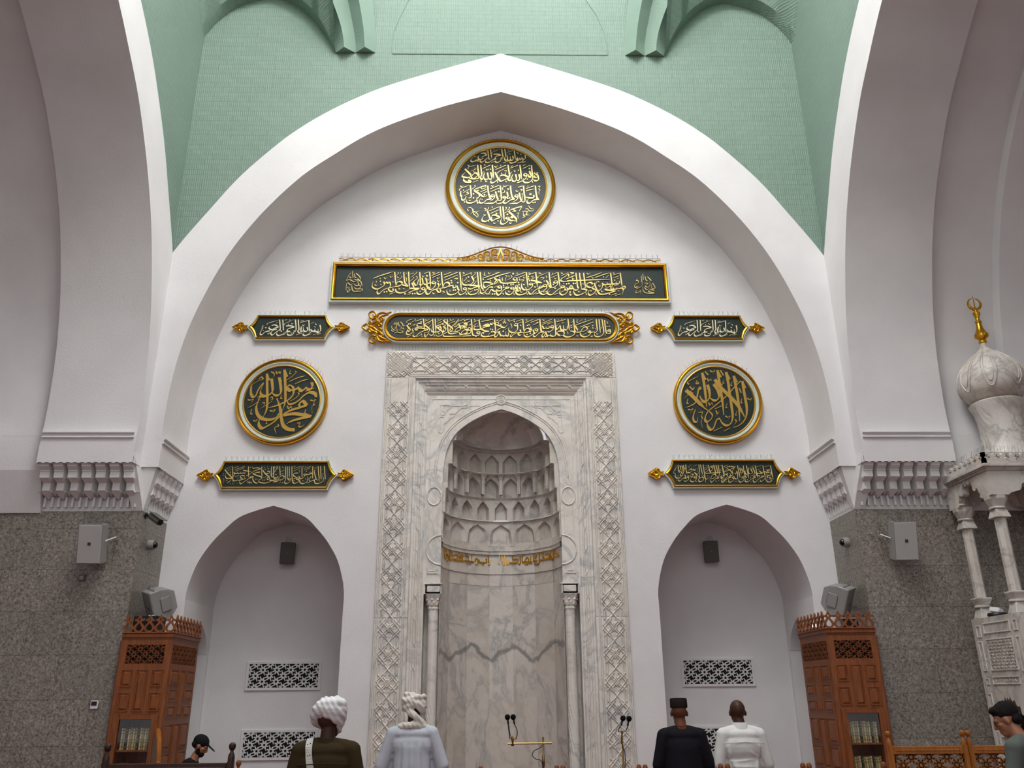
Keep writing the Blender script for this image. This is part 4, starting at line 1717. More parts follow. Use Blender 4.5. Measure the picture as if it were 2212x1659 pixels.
ST['P1'] = """
1590,330 1602,420 1560,462 1558,400
1558,455 1510,440 1500,398
1500,442 1450,432 1430,400
1450,432 1390,490 1330,512 1298,490 1322,450
1400,250 1409,440
1370,370 1382,422 1340,442 1308,420 1308,360
1308,430 1270,442 1258,380
1280,350 1260,442 1230,462 1213,420 1272,355
1220,240 1231,422
1170,240 1182,400 1160,452
1152,420 1130,490 1070,507 1033,490 1042,448
1010,350 1080,345 1155,360;.9
1152,366 1060,392 1028,420 1062,450
1082,440 1010,452 950,490 880,512 848,480 872,438
955,240 966,422
900,240 911,380 906,442
902,410 840,452 780,502 753,480 770,440 832,408
765,340 820,330 884,360;.9
882,366 800,392 775,425
852,402 760,412 718,380 742,350
732,432 650,452 600,497 568,480 590,420 632,340
930,437;.8
705,482;.8
735,470;.8
1555,468;.8
690,325 700,302 877,250;.5
985,330 990,308 1142,240;.5
1250,292 1392,255;.5
1180,502 1282,470;.5
950,507 1012,480;.45
1380,507 1442,480;.45
1540,497 1602,475;.45
1470,502 1532,480;.4
1440,305 1490,285;.4
1510,310 1530,330;.5
1290,325 1310,345 1335,320;.4
1260,265 1310,258;.4
985,250 1030,240;.4
1100,300 1120,315 1140,295;.4
840,300 870,290;.4
1050,320;.6
655,370 672,385 690,365;.4
1090,460 1110,475 1130,455;.35
610,330 600,395 625,385;.4
620,425;.5
1490,360 1515,370;.4
1070,240 1080,255;.4
"""
ST['RL'] = """
940,365 950,560 955,760 948,900 905,1030;1
985,480 945,385;.55
655,430 656,600 660,850 650,1000 620,1085 588,1140;1
692,540 660,450;.55
728,510 742,620 742,720 690,775 630,795 575,790 548,720 600,590
855,490 872,600 882,720 850,775 790,785 740,745
890,560 856,505;.5
600,580 548,640 505,710 470,790 425,808 393,750 398,640 420,605 520,545;.9
1385,570 1392,640 1340,690 1290,660
1300,645 1245,700 1195,700 1160,640
1180,660 1100,690 1050,700
1030,612 980,655 1030,705 1085,665 1030,612;1
1085,680 1080,770 1010,850 900,915 800,955 680,985;.9
1450,815 1438,760 1350,735 1250,790 1180,860 1090,915 1010,925 980,865;1
1300,950 1240,880 1180,925 1195,985;1
1302,945 1180,985 1050,1025 930,1085 930,1115;1
925,1110 1080,1085 1240,1100 1385,1112;1.1
1370,1125 1200,1160 1050,1205 970,1255;1
1105,1345 1000,1335 920,1275 890,1160 878,1050 858,950 812,830;1.1
850,1080 800,1150 680,1182 560,1155 495,1080 480,970 515,880 520,830;1
875,1110 770,1215 650,1290 570,1320 525,1270 525,1195 570,1135;1
500,820 530,800 540,830 500,850;.5
545,850 450,930 325,1000;.4
740,880 640,945 540,1005;.4
340,855 385,862 432,850 390,920;.4
720,400 772,432 762,492;.4
800,390 820,435 850,400 872,432 880,390;.45
1040,370 1024,430 1062,430;.4
970,540 1070,470 1130,412 1105,388;.4
1020,560 1150,500 1280,465;.45
1110,600 1220,550 1332,520;.45
520,545 555,485 592,520 540,540;.45
890,780 880,832 912,832;.45
1030,880 1120,830 1178,765 1150,735;.4
1280,720 1422,665;.45
985,955 1010,1005 1040,965 1060,1005;.45
700,1030 740,1042 792,1012 740,1082;.45
1360,860 1405,872 1445,850 1410,920 1432,940 1388,962 1390,1080;.38
1285,1010 1270,1078 1302,1078;.45
405,1005 390,1080 424,1090;.45
430,1190 462,1202 502,1170 460,1235;.45
655,1180 640,1240 664,1237;.4
830,1255 842,1290 782,1310 800,1410;.38
1145,1240 1192,1232 1170,1290 1222,1292 1268,1250;.45
700,830 735,810 745,850 710,860;.45
575,910 615,905 600,950;.4
"""
ST['RR'] = """
1310,550 1332,700 1360,850 1382,1000 1370,1130 1320,1220 1240,1282 1165,1306;1
1362,665 1312,565;.55
1170,465 1200,620 1232,800 1256,1000 1266,1205;1
1225,570 1175,480;.55
860,525 960,660 1080,775 1220,925 1290,1030 1345,1135;1
985,620 870,530;.4
1285,545 1180,650 1080,765 960,875 830,980 750,1050 712,1120 702,1185 740,1215 800,1170 820,1100 760,1040 700,995;.85
390,700 500,800 600,900 700,1000;1.1
505,755 400,700;.5
905,375 930,540 960,720 986,900 1006,1105;1
965,490 908,390;.55
1045,405 1075,560 1102,750 1132,950 1152,1130 1120,1242 1050,1275 980,1235 935,1150;1
1105,520 1050,420;.55
935,1160 895,1180 870,1235 835,1325 785,1340 742,1275 730,1200;1
655,415 680,560 706,740 727,970;1
712,530 660,430;.55
740,610 772,720 772,820 720,885 660,872 612,790;1
840,600 900,680 932,790 900,855 840,866 776,820;1
905,655 850,605;.4
630,690 602,660 575,790 540,905 470,952 385,985;.9
545,1010 508,1130 522,1205 572,1215 584,1140;.7
440,605 415,570 500,520 608,462;.5
570,540 556,590 602,592 572,560;.45
450,640 505,690 525,650 470,722 400,800 360,842;.42
700,395 752,452;.4
785,380 820,402 862,378 820,445;.4
950,375 1002,462;.4
1012,530 990,582 1028,582;.45
1142,565 1120,617 1152,622;.45
738,505 760,555 788,518 805,555;.42
760,900 780,945 808,908 828,942;.42
860,1005 970,955;.5
880,1030 905,1085 935,1050 870,1135;.45
1064,915 1040,982 1072,982;.45
1388,830 1430,852 1465,828 1430,895;.42
1302,835 1290,902 1318,902;.45
1222,1035 1200,1102 1228,1102;.45
1030,1120 1070,1142 1112,1118 1070,1192;.42
1255,665 1292,745;.42
424,835 408,910 442,920;.45
420,1010 462,1022 505,1000 460,1075;.42
595,1065 662,1060 640,1120 662,1160 636,1202 660,1312;.38
840,1368 980,1300;.55
1010,1368 1112,1312;.55
1190,1180 1212,1210 1178,1262;.45
"""
def letters(name, parts, Y, mat_, parent, depth=.010):
    b = MB()
    for key, tr, W, ang in parts:
        s = ST[key] if isinstance(key, str) else ST[key[0]][key[1]]
        pen_strokes(b, s, tr, plane_fn(Y), W, ang, .36, depth, 4)
    o = b.build(name, mat_, parent); return o
def offs(outline, layers, name, m, parent, closed=True, bottom=None, smooth=True):
    b = MB(); Ls = [[(x, y, z) for x, z in outline(o)] for o, y in layers]
    for A, B_ in zip(Ls, Ls[1:]): b.strip(A, B_, True)
    return b.build(name, m, parent, smooth=smooth)
def field(outline, o, y, m, parent, nm='field_panel'):
    b = MB(); b.poly([(x, y, z) for x, z in outline(o)]); return b.build(nm, m, parent)
def spikes(path, parent, step=.085, L=.075, fan=(-.35, .35), Y=None, jit=.25, name='bird_spikes', normal=None):
    b = MB(); P = [Vector(p) for p in path]; acc = 0
    tot = sum((q-p).length for p, q in zip(P, P[1:])); n = max(2, int(tot/step))
    b.tube(P, .004, 5)
    for i in range(n):
        d = (i+.5)*tot/n
        for p, q in zip(P, P[1:]):
            l = (q-p).length
            if d <= l: break
            d -= l
        c = p+(q-p)*(d/l)
        if random.random() < .04: continue
        for a in fan:
            a += random.uniform(-jit, jit); 
            b.tube([c-Vector((0, 0, .004)), c+Vector((L*math.sin(a), -.2*L+random.uniform(-.3, .3)*L, L*math.cos(a)))], .0021, 3)
    return b.build(name, WIRE, parent)
# ---- roundels
def roundel(label, box, f, lets, deep, W, lm):
    Yf = YT-.085
    x0, y0, x1, y1 = box; c = at((x0+x1)/2, (y0+y1)/2, Yf)
    rx = (at(x1, (y0+y1)/2, Yf).x-at(x0, (y0+y1)/2, Yf).x)/2; rz = (at((x0+x1)/2, y0, Yf).z-at((x0+x1)/2, y1, Yf).z)/2
    if abs(rx-rz) < .02: rx = rz = (rx+rz)/2
    ro = thing('calligraphy_roundel', (c.x, YT, c.z), label, 'wall plaque', 'round calligraphy plaques on the back wall')
    out = lambda o: [(c.x+(rx-o*rx)*math.cos(2*PI*i/96), c.z+(rz-o*rz)*math.sin(2*PI*i/96)) for i in range(96)]
    offs(out, [(.004, YT-.004), (0, YT-.06), (.004, YT-.085), (.02, YT-.105), (.04, YT-.112), (.06, YT-.10), (.075, YT-.07)], 'outer_rim', GOLD, ro)
    offs(out, [(.075, YT-.075), (.09, YT-.088), (.105, YT-.088), (.112, YT-.078), (.125, YT-.078), (.13, YT-.068), (.15, YT-.066)], 'sage_ring', SAGE, ro)
    offs(out, [(.15, YT-.066), (.155, YT-.074), (.17, YT-.078), (.182, YT-.072), (.19, YT-.055)], 'inner_rim', GOLDD, ro)
    field(out, .185, YT-.058, BOARD, ro)
    letters('lettering', [(k, tr, W*s, 50) for k, tr, s in lets], YT-.059, lm, ro)
    P = [(c.x+rx*math.cos(a), YT-.07, c.z+rz*math.sin(a)) for a in [PI*(.17+.66*i/30) for i in range(31)]]
    spikes(list(reversed(P)), ro, .075, .07); return ro
roundel('largest round gilt-framed plaque under the arch apex with four gold lines on dark green', (962, 297, 1201, 507), 1,
        [(('T1', 0), zt(985, 320, 11.344), .78), (('T1', 1), zt(985, 320, 11.344), 1), (('T2', 0), zt(985, 395, 11.344), 1), (('T2', 1), zt(985, 395, 11.344), 1)], 1, 44, GOLDL)
roundel('round gilt-framed plaque with bold gold script on the left above the arched niche', (508, 772.5, 708, 959), 1, [('RL', zt(490, 750, 7.5417), 1)], 0, 62, GOLDK)
roundel('round gilt-framed plaque with tall crossing gold letters on the right above the arched niche', (1455, 775, 1648, 957), 1, [('RR', zt(1430, 750, 7.5417), 1)], 0, 56, GOLDK)
# ---- long rectangular board
Yb = YT-.10
c0, c1, c2, c3 = at(715, 563.4, Yb), at(1443.4, 566.5, Yb), at(710.9, 652.2, Yb), at(1449, 654.3, Yb)
bx0, bx1 = (c0.x+c2.x)/2, (c1.x+c3.x)/2; bz1, bz0 = (c0.z+c1.z)/2, (c2.z+c3.z)/2
lb = thing('calligraphy_board', ((bx0+bx1)/2, YT, (bz0+bz1)/2), 'longest rectangular dark green board of gold script with a carved gilt crest', 'wall plaque')
rect = lambda o: [(bx0+o, bz0+o), (bx1-o, bz0+o), (bx1-o, bz1-o), (bx0+o, bz1-o)]
offs(rect, [(0, YT), (0, Yb+.02), (.006, Yb), (.03, Yb-.004), (.036, Yb+.004)], 'outer_frame', SAGE, lb)
offs(rect, [(.036, Yb+.004), (.04, Yb-.016), (.055, Yb-.028), (.07, Yb-.022), (.078, Yb-.008), (.088, Yb-.012), (.097, Yb-.002), (.10, Yb+.03)], 'gilt_moulding', GOLD, lb)
offs(rect, [(.10, Yb+.03), (.10, Yb+.05)], 'rebate_shade', WOODD, lb)  # dark strip: shadow round the deep field put into the colour
field(rect, .098, Yb+.05, BOARD, lb)
letters('lettering', [('L1', zt(740, 575, 11.642), 42, 50), ('L2', zt(915, 575, 13.012), 46, 50), ('L3', zt(1070, 575, 13.012), 46, 50), ('L4', zt(1225, 575, 11.06), 40, 50)], Yb+.048, GOLDL, lb)
b = MB(); Yc = YT-.05; cx = (bx0+bx1)/2
def crest_z(x):
    d = abs(x-cx)
    if d > .80: return bz1+.095
    return bz1+.095+.235*(.5+.5*math.cos(PI*min(1, d/.80)))**1.05
for ph in (0, PI):
    for s in (-1, 1):
        P = [(cx+s*(.72+(bx1-cx-.12-.72)*i/90), Yc-.012*math.cos(i*.4+ph), bz1+.045+.028*math.cos(i*.385+ph)) for i in range(91)]
        b.tube(P, .012 if ph == 0 else .009, 5)
for s in (-1, 1):
    for i in range(14):
        x = cx+s*(.78+i*.142); up = 1 if i % 2 else -1
        for t in (-.7, 0, .7):
            b.tube([(x, Yc, bz1+.045-up*.02), (x+.022*math.sin(t), Yc-.015, bz1+.045+up*.014*math.cos(t))], [.011, .004], 5)
P = [(cx+1.6*(i/60-.5), Yc, crest_z(cx+1.6*(i/60-.5))) for i in range(61)]; b.tube(P, .013, 6)
def scroll(mb, cx_, cz, r, turns, a0, dr, Y, rad, flip=1, n=26):
    P = []
    for i in range(n):
        t = i/(n-1); a = a0+flip*turns*2*PI*t; q = r*(1-t)**dr+.006
        P.append((cx_+q*math.cos(a), Y-.012*t, cz+q*math.sin(a)))
    mb.tube(P, [rad*(1-.45*i/(n-1)) for i in range(n)], 6)
for s in (-1, 1):
    for dx, dz, r, a0 in ((.10, .21, .07, -1.2), (.09, .075, .065, 1.2), (.24, .155, .07, -.8), (.22, .055, .05, 1.9), (.36, .11, .055, -.6), (.37, .04, .035, 2.2), (.48, .075, .045, -.5), (.58, .05, .035, -.3), (.66, .045, .028, -.3)):
        scroll(b, cx+s*dx, bz1+.01+dz, r, 1.25, a0 if s > 0 else PI-a0, .9, Yc-.01, .016, s)
    b.tube([(cx+s*.02, Yc, bz1+.01), (cx+s*.06, Yc-.02, bz1+.10), (cx+s*.02, Yc-.02, bz1+.19), (cx, Yc, bz1+.30)], .014, 6)
    b.tube([(cx+s*.15, Yc, bz1+.01), (cx+s*.17, Yc-.02, bz1+.12), (cx+s*.12, Yc-.01, bz1+.27)], .012, 6)
    b.tube([(cx+s*.30, Yc, bz1+.01), (cx+s*.31, Yc-.02, bz1+.1), (cx+s*.28, Yc-.01, bz1+.2)], .012, 6)
b.build('gilt_crest', GOLD, lb, smooth=True)
spikes([(bx0+.12+(bx1-bx0-.24)*i/80, Yc+.01, crest_z(bx0+.12+(bx1-bx0-.24)*i/80)+.012) for i in range(81)], lb, .10, .075, (-.12, .25))
# ---- oblong board with round ends
q0, q1, q2, q3 = at(826, 707, Yb), at(1338, 708, Yb), at(1082, 673.5, Yb), at(1082, 740.3, Yb)
mx0, mx1, mz1, mz0 = q0.x, q1.x, q2.z, q3.z; mr = (mz1-mz0)/2; mzc = (mz0+mz1)/2
mb_ = thing('calligraphy_board', ((mx0+mx1)/2, YT, mzc), 'oblong round-ended dark green board of gold script between gilt scrolls above the prayer niche', 'wall plaque')
def stad(o):
    r = mr-o; out = []
    for i in range(25): a = -PI/2+PI*i/24; out.append((mx1-mr+r*math.cos(a), mzc+r*math.sin(a)))
    for i in range(25): a = PI/2+PI*i/24; out.append((mx0+mr+r*math.cos(a), mzc+r*math.sin(a)))
    return out
offs(stad, [(0, YT), (0, Yb+.02), (.006, Yb), (.022, Yb-.004), (.028, Yb+.004)], 'outer_frame', SAGE, mb_)
offs(stad, [(.028, Yb+.004), (.032, Yb-.012), (.045, Yb-.02), (.058, Yb-.012), (.062, Yb), (.07, Yb-.006), (.078, Yb-.002), (.082, Yb+.02)], 'gilt_moulding', GOLD, mb_)
field(stad, .08, Yb+.02, BOARD, mb_)
letters('lettering', [('M1', zt(840, 680, 13.012), 42, 50), ('M2', zt(1000, 680, 7.4706), 25, 50), ('M3', zt(1160, 680, 7.4706), 25, 50)], Yb+.018, GOLDL, mb_)
SCR = ['85,395 150,345 188,378', '190,380 240,335 300,310 292,255 240,270 200,235 195,185 240,158 282,180 290,225 258,225 250,200', '300,300 345,318 372,300 405,272 380,250 358,268 375,282', '300,255 335,195 400,178 462,188 522,165', '330,260 420,215 480,200',
       '185,345 205,315 230,330 215,350', '190,378 250,388 300,345 345,335 375,360 340,375 320,362', '250,388 290,360']
for s in (-1, 1):
    b = MB(); tr = zt(770, 650, 6.9125); mid = (mx0+mx1)/2
    for ln in SCR:
        for fl in (0, 1):
            P = []
            for p in ln.split():
                x, y = map(float, p.split(',')); 
                if fl: y = 393*2-y
                w_ = at(*tr(x, y), Yb+.02); zz = mzc+(w_.z-at(*tr(x, 393), Yb+.02).z)
                P.append(Vector((w_.x if s < 0 else 2*mid-w_.x, Yb+.025, zz)))
            Q = spline(P, 4) if len(P) > 2 else P
            b.tube(Q, [.024-.008*i/len(Q) for i in range(len(Q))], 6)
    b.build('gilt_scroll', GOLD, mb_, smooth=True)
spikes([(mx0+.18+(mx1-mx0-.3)*i/10, Yb+.03, mz1) for i in range(11)], mb_, .075, .075, (-.2, .2))
# ---- cusped plates
def plate(label, tl, tr_, bl, br, tipl, tipr, lets, lm, group=None):
    Yp = YT-.075
    a0, a1, b0, b1, t0, t1 = [at(*p, Yp) for p in (tl, tr_, bl, br, tipl, tipr)]
    x0, x1 = (a0.x+b0.x)/2, (a1.x+b1.x)/2; z1, z0 = (a0.z+a1.z)/2, (b0.z+b1.z)/2; xc, zc = (x0+x1)/2, (z0+z1)/2
    a, h, e = (x1-x0)/2, (z1-z0)/2, ((t1.x-t0.x)-(x1-x0))/2
    pl = thing('calligraphy_plaque', (xc, YT, zc), label, 'wall plaque', group)
    def out(o):
        P = []; hh = h-o; q = [(0, 1), (.16, .72), (.36, .46), (.60, .24), (1, 0)]
        aa = a-o*.55; ee = e-o*1.25
        for sx, sz, rev in ((1, -1, 0), (1, 1, 1), (-1, 1, 0), (-1, -1, 1)):
            C_ = [(p.x, p.y) for p in spline([(aa+ee*u, hh*v, 0) for u, v in q], 4)]
            if rev: C_ = list(reversed(C_))[1:]
            if (sx, sz) == (-1, -1): C_ = C_[:]
            P += [(xc+sx*u, zc+sz*v) for u, v in C_]
        return P
    offs(out, [(0, YT), (0, Yp+.015), (.006, Yp), (.018, Yp-.004), (.022, Yp+.004)], 'outer_frame', SAGE, pl, smooth=False)
    offs(out, [(.022, Yp+.004), (.027, Yp-.012), (.04, Yp-.02), (.055, Yp-.012), (.062, Yp+.02)], 'gilt_moulding', GOLD, pl, smooth=False)
    field(out, .06, Yp+.02, BOARD, pl)
    letters('lettering', lets, Yp+.018, lm, pl, .007)
    for s in (-1, 1):
        b = MB(); tx = xc+s*(a+e)
        sp = [(tx-s*.02, .035), (tx+s*.04, .03), (tx+s*.075, .085), (tx+s*.115, .085), (tx+s*.155, .055), (tx+s*.20, .03), (tx+s*.245, 0)]
        up_ = [(x, zc+z) for x, z in [(p.x, p.y) for p in spline([(u, v, 0) for u, v in sp], 4)]]
        dn_ = [(x, 2*zc-z) for x, z in reversed(up_)][1:]
        b.slab(up_+dn_, [], F(Yp+.01), F(YT-.02))
        b.tube([(x, Yp+.008, z) for x, z in up_+dn_], .010, 5)
        for q in (-1, 1): scroll(b, tx+s*.085, zc+q*.042, .034, 1.1, 0, .8, Yp, .011, q)
        P = [(tx+s*(.145+.045*math.cos(2*PI*i/16)), Yp, zc+.034*math.sin(2*PI*i/16)*(1 if math.cos(2*PI*i/16) < .3 else .6)) for i in range(17)]
        b.tube(P, .010, 5); b.lathe([(.001, -.03), (.012, -.005), (.001, .02)], (tx+s*.145, Yp, zc), 8)
        b.build('gilt_finial', GOLD, pl, smooth=True)
    spikes([(xc-a+2*a*i/10, Yp+.02, z1) for i in range(11)], pl, .085, .07, (-.3, .25)); return pl
p1 = zt(490, 660, 7.9); p2_ = zt(1400, 660, 8.508)
p2 = lambda x, y: p2_(555+(x-570)*1075/1030, 265+(y-240)*290/265)
plate('smaller cusped plaque of gold script on the left above the round plaque', (556.5, 678.5), (704.5, 679), (549.5, 734.7), (703.3, 734.7), (533, 706), (726.5, 706.5), [('P1', p1, 27, 50)], IVORY, 'short cusped plaques with one line of script')
plate('smaller cusped plaque of gold script on the right above the round plaque', (1453.5, 679.5), (1600, 679.5), (1456, 737), (1605.5, 736.5), (1437, 707), (1624, 706.5), [('P1', p2, 25, 50)], IVORY, 'short cusped plaques with one line of script')
k = 6.32
plate('longer cusped plaque of gold script on the left between round plaque and niche', (420+395/k, 970+150/k), (420+1840/k, 970+150/k), (420+350/k, 970+565/k), (420+1820/k, 970+560/k), (420+240/k, 970+355/k), (420+1975/k, 970+335/k), [('A1', zt(480, 1000, 10.583), 26, 50), ('A2', zt(590, 1000, 10.583), 26, 50)], GOLDL, 'long cusped plaques over the side niches')
plate('longer cusped plaque of gold script on the right between round plaque and niche', (1390+385/k, 970+130/k), (1390+1785/k, 970+130/k), (1390+410/k, 970+535/k), (1390+1840/k, 970+535/k), (1390+270/k, 970+325/k), (1390+1955/k, 970+330/k), [('B1', zt(1450, 998, 10.583), 25, 50), ('B2', zt(1560, 998, 10.583), 25, 50)], GOLDL, 'long cusped plaques over the side niches')
# spikes along the top of the prayer niche
spikes([(-1.93+3.86*i/20, YW+.02, 7.505) for i in range(21)], mh, .056, .085, (0,), jit=.06)
# ================================================================ cupboards, grilles, speakers, pulpit, fences
def bar(mb, p, q, w_, h, up):
    p, q, up = Vector(p), Vector(q), Vector(up); t = (q-p).normalized(); n = t.cross(up).normalized()*w_/2; u = up*h/2
    mb.rings([[p-n-u, p+n-u, p+n+u, p-n+u], [q-n-u, q+n-u, q+n+u, q-n+u]])
def star_lattice(mb, W, H, fn, up, cell, w_=.008, d=.012, row=None):
    """pierced star pattern filling W x H; fn(a, c) to a point"""
    row = row or cell*.4
    r1, r2 = cell*.12, cell*.30
    def clip(a, c): return max(-W/2, min(W/2, a)), max(-H/2, min(H/2, c))
    def seg(p, q):
        if all(abs(x[0]) >= W/2-1e-6 or abs(x[1]) >= H/2-1e-6 for x in (clip(*p), clip(*q))) and (abs(p[0]) > W/2 or abs(p[1]) > H/2) and (abs(q[0]) > W/2 or abs(q[1]) > H/2): return
        a, b_ = clip(*p), clip(*q)
        if math.hypot(a[0]-b_[0], a[1]-b_[1]) > .004: bar(mb, fn(*a), fn(*b_), w_, d, up)
    nr = int(H/row/2)+1; nc = int(W/cell/2)+2
    for j in range(-nr, nr+1):
        for i in range(-nc, nc+1):
            x0, y0 = (i+.5*(j % 2))*cell, j*row
            if abs(x0) > W/2+r2 or abs(y0) > H/2+r2: continue
            N = 8
            ri = [(x0+r1*math.cos(2*PI*k/N), y0+r1*math.sin(2*PI*k/N)) for k in range(N)]
            ro = [(x0+r2*math.cos(2*PI*(k+.5)/N), y0+r2*math.sin(2*PI*(k+.5)/N)) for k in range(N)]
            for k in range(N):
                seg(ri[k], ri[(k+1) % N]); seg(ri[k], ro[k]); seg(ri[k], ro[k-1])
            for k in range(0, N, 2): seg(ro[k], (x0+r2*1.35*math.cos(2*PI*(k+.5)/N), y0+r2*1.35*math.sin(2*PI*(k+.5)/N)))
# ---- ventilation grilles in the niches
VL = [((-3.685, 2.155), 'upper pierced white grille in the back of the left niche'), ((-3.67, 1.08), 'lower pierced white grille in the left niche behind the turbaned man'),
      ((3.725, 2.16), 'upper pierced white grille in the back of the right niche'), ((3.715, 1.075), 'lower pierced white grille in the right niche behind the standing men')]
vg0 = None
for (x, z), lab in VL:
    if vg0 is None:
        vg0 = thing('vent_grille', (x, ND, z), lab, 'vent', 'pierced vent grilles in the side niches')
        W, H, Y = 1.26, .47, ND-.012
        b = MB(); b.bbox((x-W/2+.03, ND-.003, z-H/2+.03), (x+W/2-.03, ND-.001, z+H/2-.03)); b.build('grille_shade', DARKV, vg0)  # black sheet standing in for the shade behind the lattice
        b = MB()
        for a0, a1 in (((-W/2, -H/2), (W/2, -H/2+.045)), ((-W/2, H/2-.045), (W/2, H/2)), ((-W/2, -H/2+.045), (-W/2+.045, H/2-.045)), ((W/2-.045, -H/2+.045), (W/2, H/2-.045))):
            b.bbox((x+a0[0], Y-.012, z+a0[1]), (x+a1[0], ND, z+a1[1]))
        b.build('frame', PLASTER2, vg0, bevel=.004, seg=1)
        b = MB(); star_lattice(b, W-.085, H-.085, lambda a, c: (x+a, Y-.004, z+c), (0, -1, 0), .235, .0135, .012, .094); b.build('lattice', PLASTER2, vg0)
    else:
        c = copy_tree(vg0); c.location = (x, ND, z); c['label'] = lab
# ---- corner bookcases
GLASS = mat('cabinet_glass', (1, 1, 1), .02)
t = NT(GLASS); nt_ = GLASS.node_tree; out_ = nt_.nodes['Material Output']
tr_ = t.n('ShaderNodeBsdfTransparent', {0: (.93, .95, .94, 1)}); gl_ = t.n('ShaderNodeBsdfGlossy', {'Roughness': .03})
mx_ = t.n('ShaderNodeMixShader', {0: .07}); nt_.links.new(tr_.outputs[0], mx_.inputs[1]); nt_.links.new(gl_.outputs[0], mx_.inputs[2]); nt_.links.new(mx_.outputs[0], out_.inputs[0])
SPINE = [mat('spine_cream', S(205, 192, 150), .6), mat('spine_ochre', S(176, 150, 96), .6), mat('spine_dark_green', S(40, 46, 38), .6)]
PAGES = mat('book_pages', S(210, 200, 175), .9)
books = {}
def panel_raised(mb, fn, a0, a1, c0, c1, d=.018):
    o = lambda i: [(a0+i, c0+i), (a1-i, c0+i), (a1-i, c1-i), (a0+i, c1-i)]
    L = [[fn(a, c, q) for a, c in o(i)] for i, q in ((0, .0), (.003, .014), (.010, .014), (.013, .001), (.024, .001), (.045, .016))]
    for A, B_ in zip(L, L[1:]): mb.strip(A, B_, True)
    mb.poly(L[-1])
for s in (-1, 1):
    side = 'left' if s < 0 else 'right'
    X0, X1, Y0, Y1, ZT = 4.685, 5.39, 12.44, 13.58, 2.60
    cb = thing('bookcase', (s*(X0+X1)/2, (Y0+Y1)/2, 0), 'tall brown wooden bookcase with fretwork crown in the %s corner' % side, 'bookcase', 'carved bookcases in the two corners')
    px = lambda a: s*(X1-a)                       # a measured from the outer edge of the front
    ff = lambda a, c, d=0: (px(a), Y0-d, c)
    fs = lambda a, c, d=0: (s*(X0-d), Y0+a, c)
    WF, WS = X1-X0, Y1-Y0
    b = MB()
    dz0, dz1, da0, da1 = .25, 1.54, .13, .575     # door opening
    b.flat([(0, 0), (WF, 0), (WF, ZT), (0, ZT)], [[(.085, 2.27), (.62, 2.27), (.62, 2.52), (.085, 2.52)], [(da0, dz0), (da1, dz0), (da1, dz1), (da0, dz1)]], lambda a, c: ff(a, c))
    b.flat([(0, 0), (WS, 0), (WS, ZT), (0, ZT)], [[(.07, 2.27), (WS-.07, 2.27), (WS-.07, 2.52), (.07, 2.52)]], lambda a, c: fs(a, c))
    b.poly([(s*X1, Y0, 0), (s*X1, Y1, 0), (s*X1, Y1, ZT), (s*X1, Y0, ZT)]); b.poly([(s*X0, Y1, 0), (s*X1, Y1, 0), (s*X1, Y1, ZT), (s*X0, Y1, ZT)])
    b.poly([(s*X0, Y0, ZT), (s*X1, Y0, ZT), (s*X1, Y1, ZT), (s*X0, Y1, ZT)])
    for q in (dz0, .70, 1.145, dz1+.02): b.bbox((s*(X0+.02), Y0+.02, q-.012), (s*(X1-.02), Y0+.42, q+.012))
    b.bbox((s*(X1-.10), Y0+.01, dz0), (s*(X1-.115), Y0+.42, dz1)); b.bbox((s*(X0+.10), Y0+.01, dz0), (s*(X0+.115), Y0+.42, dz1))
    b.bbox((s*(X0+.05), Y0+.42, .1), (s*(X1-.05), Y0+.435, ZT-.02))
    b.bbox((s*X1, Y0+.06, 0), (s*(X1+.045), Y0+.14, ZT-.02))
    b.build('carcass', WOOD, cb)
    b = MB()
    for a0, a1, c0, c1 in ((.06, .22, 1.96, 2.19), (.27, .43, 1.64, 2.19), (.48, .64, 1.96, 2.19), (.06, .22, 1.64, 1.89), (.48, .64, 1.64, 1.89)): panel_raised(b, ff, a0, a1, c0, c1)
    for c0, c1 in ((1.99, 2.19), (1.77, 1.93), (1.55, 1.71), (1.14, 1.47), (.80, 1.09), (.42, .74), (.1, .36)):
        for a0, a1 in ((.09, .39), (.75, 1.05)): panel_raised(b, fs, a0, a1, c0, c1)
    for c0, c1 in ((1.55, 2.19), (.80, 1.47), (.1, .74)): panel_raised(b, fs, .46, .68, c0, c1)
    b.build('raised_panels', WOOD, cb)
    b = MB(); b.bbox((s*(X0+.02), Y0+.035, 2.25), (s*(X1-.02), Y0+.04, 2.54)); b.bbox((s*(X0+.035), Y0+.02, 2.25), (s*(X0+.04), Y1-.02, 2.54)); b.build('dark_backing', DARKV, cb)  # black sheets in place of the shade behind the fretwork
    b = MB(); star_lattice(b, .535, .25, lambda a, c: ff(.3525+a, 2.395+c, -.008), (0, -1, 0), .16, .011, .016, .066); b.build('fret_lattice', WOOD, cb)
    b = MB(); star_lattice(b, WS-.14, .25, lambda a, c: fs(WS/2+a, 2.395+c, -.008), (-s, 0, 0), .16, .013, .02, .066); b.build('fret_lattice', WOOD, cb)
    b = MB()                                        # glazed door
    for (a0, c0), (a1, c1) in (((.045, .2), (da0, 1.60)), ((da1, .2), (.655, 1.60)), ((da0, dz1), (da1, 1.60)), ((da0, .2), (da1, dz0))): b.box([(ff(a0, c0)[i]+ff(a1, c1)[i])/2-(.012 if i == 1 else 0) for i in range(3)], (abs(a1-a0), .024, c1-c0))
    dr = b.build('door', WOOD, cb, bevel=.004, seg=1)
    b = MB(); b.box(ff(.05, .95, .03), (.012, .02, .07)); b.build('keyhole_plate', BRASS, dr)
    b = MB(); b.poly([ff(a, c, .004) for a, c in ((da0, dz0), (da1, dz0), (da1, dz1), (da0, dz1))]); b.build('glass_pane', GLASS, dr)
    b = MB()                                        # cornice
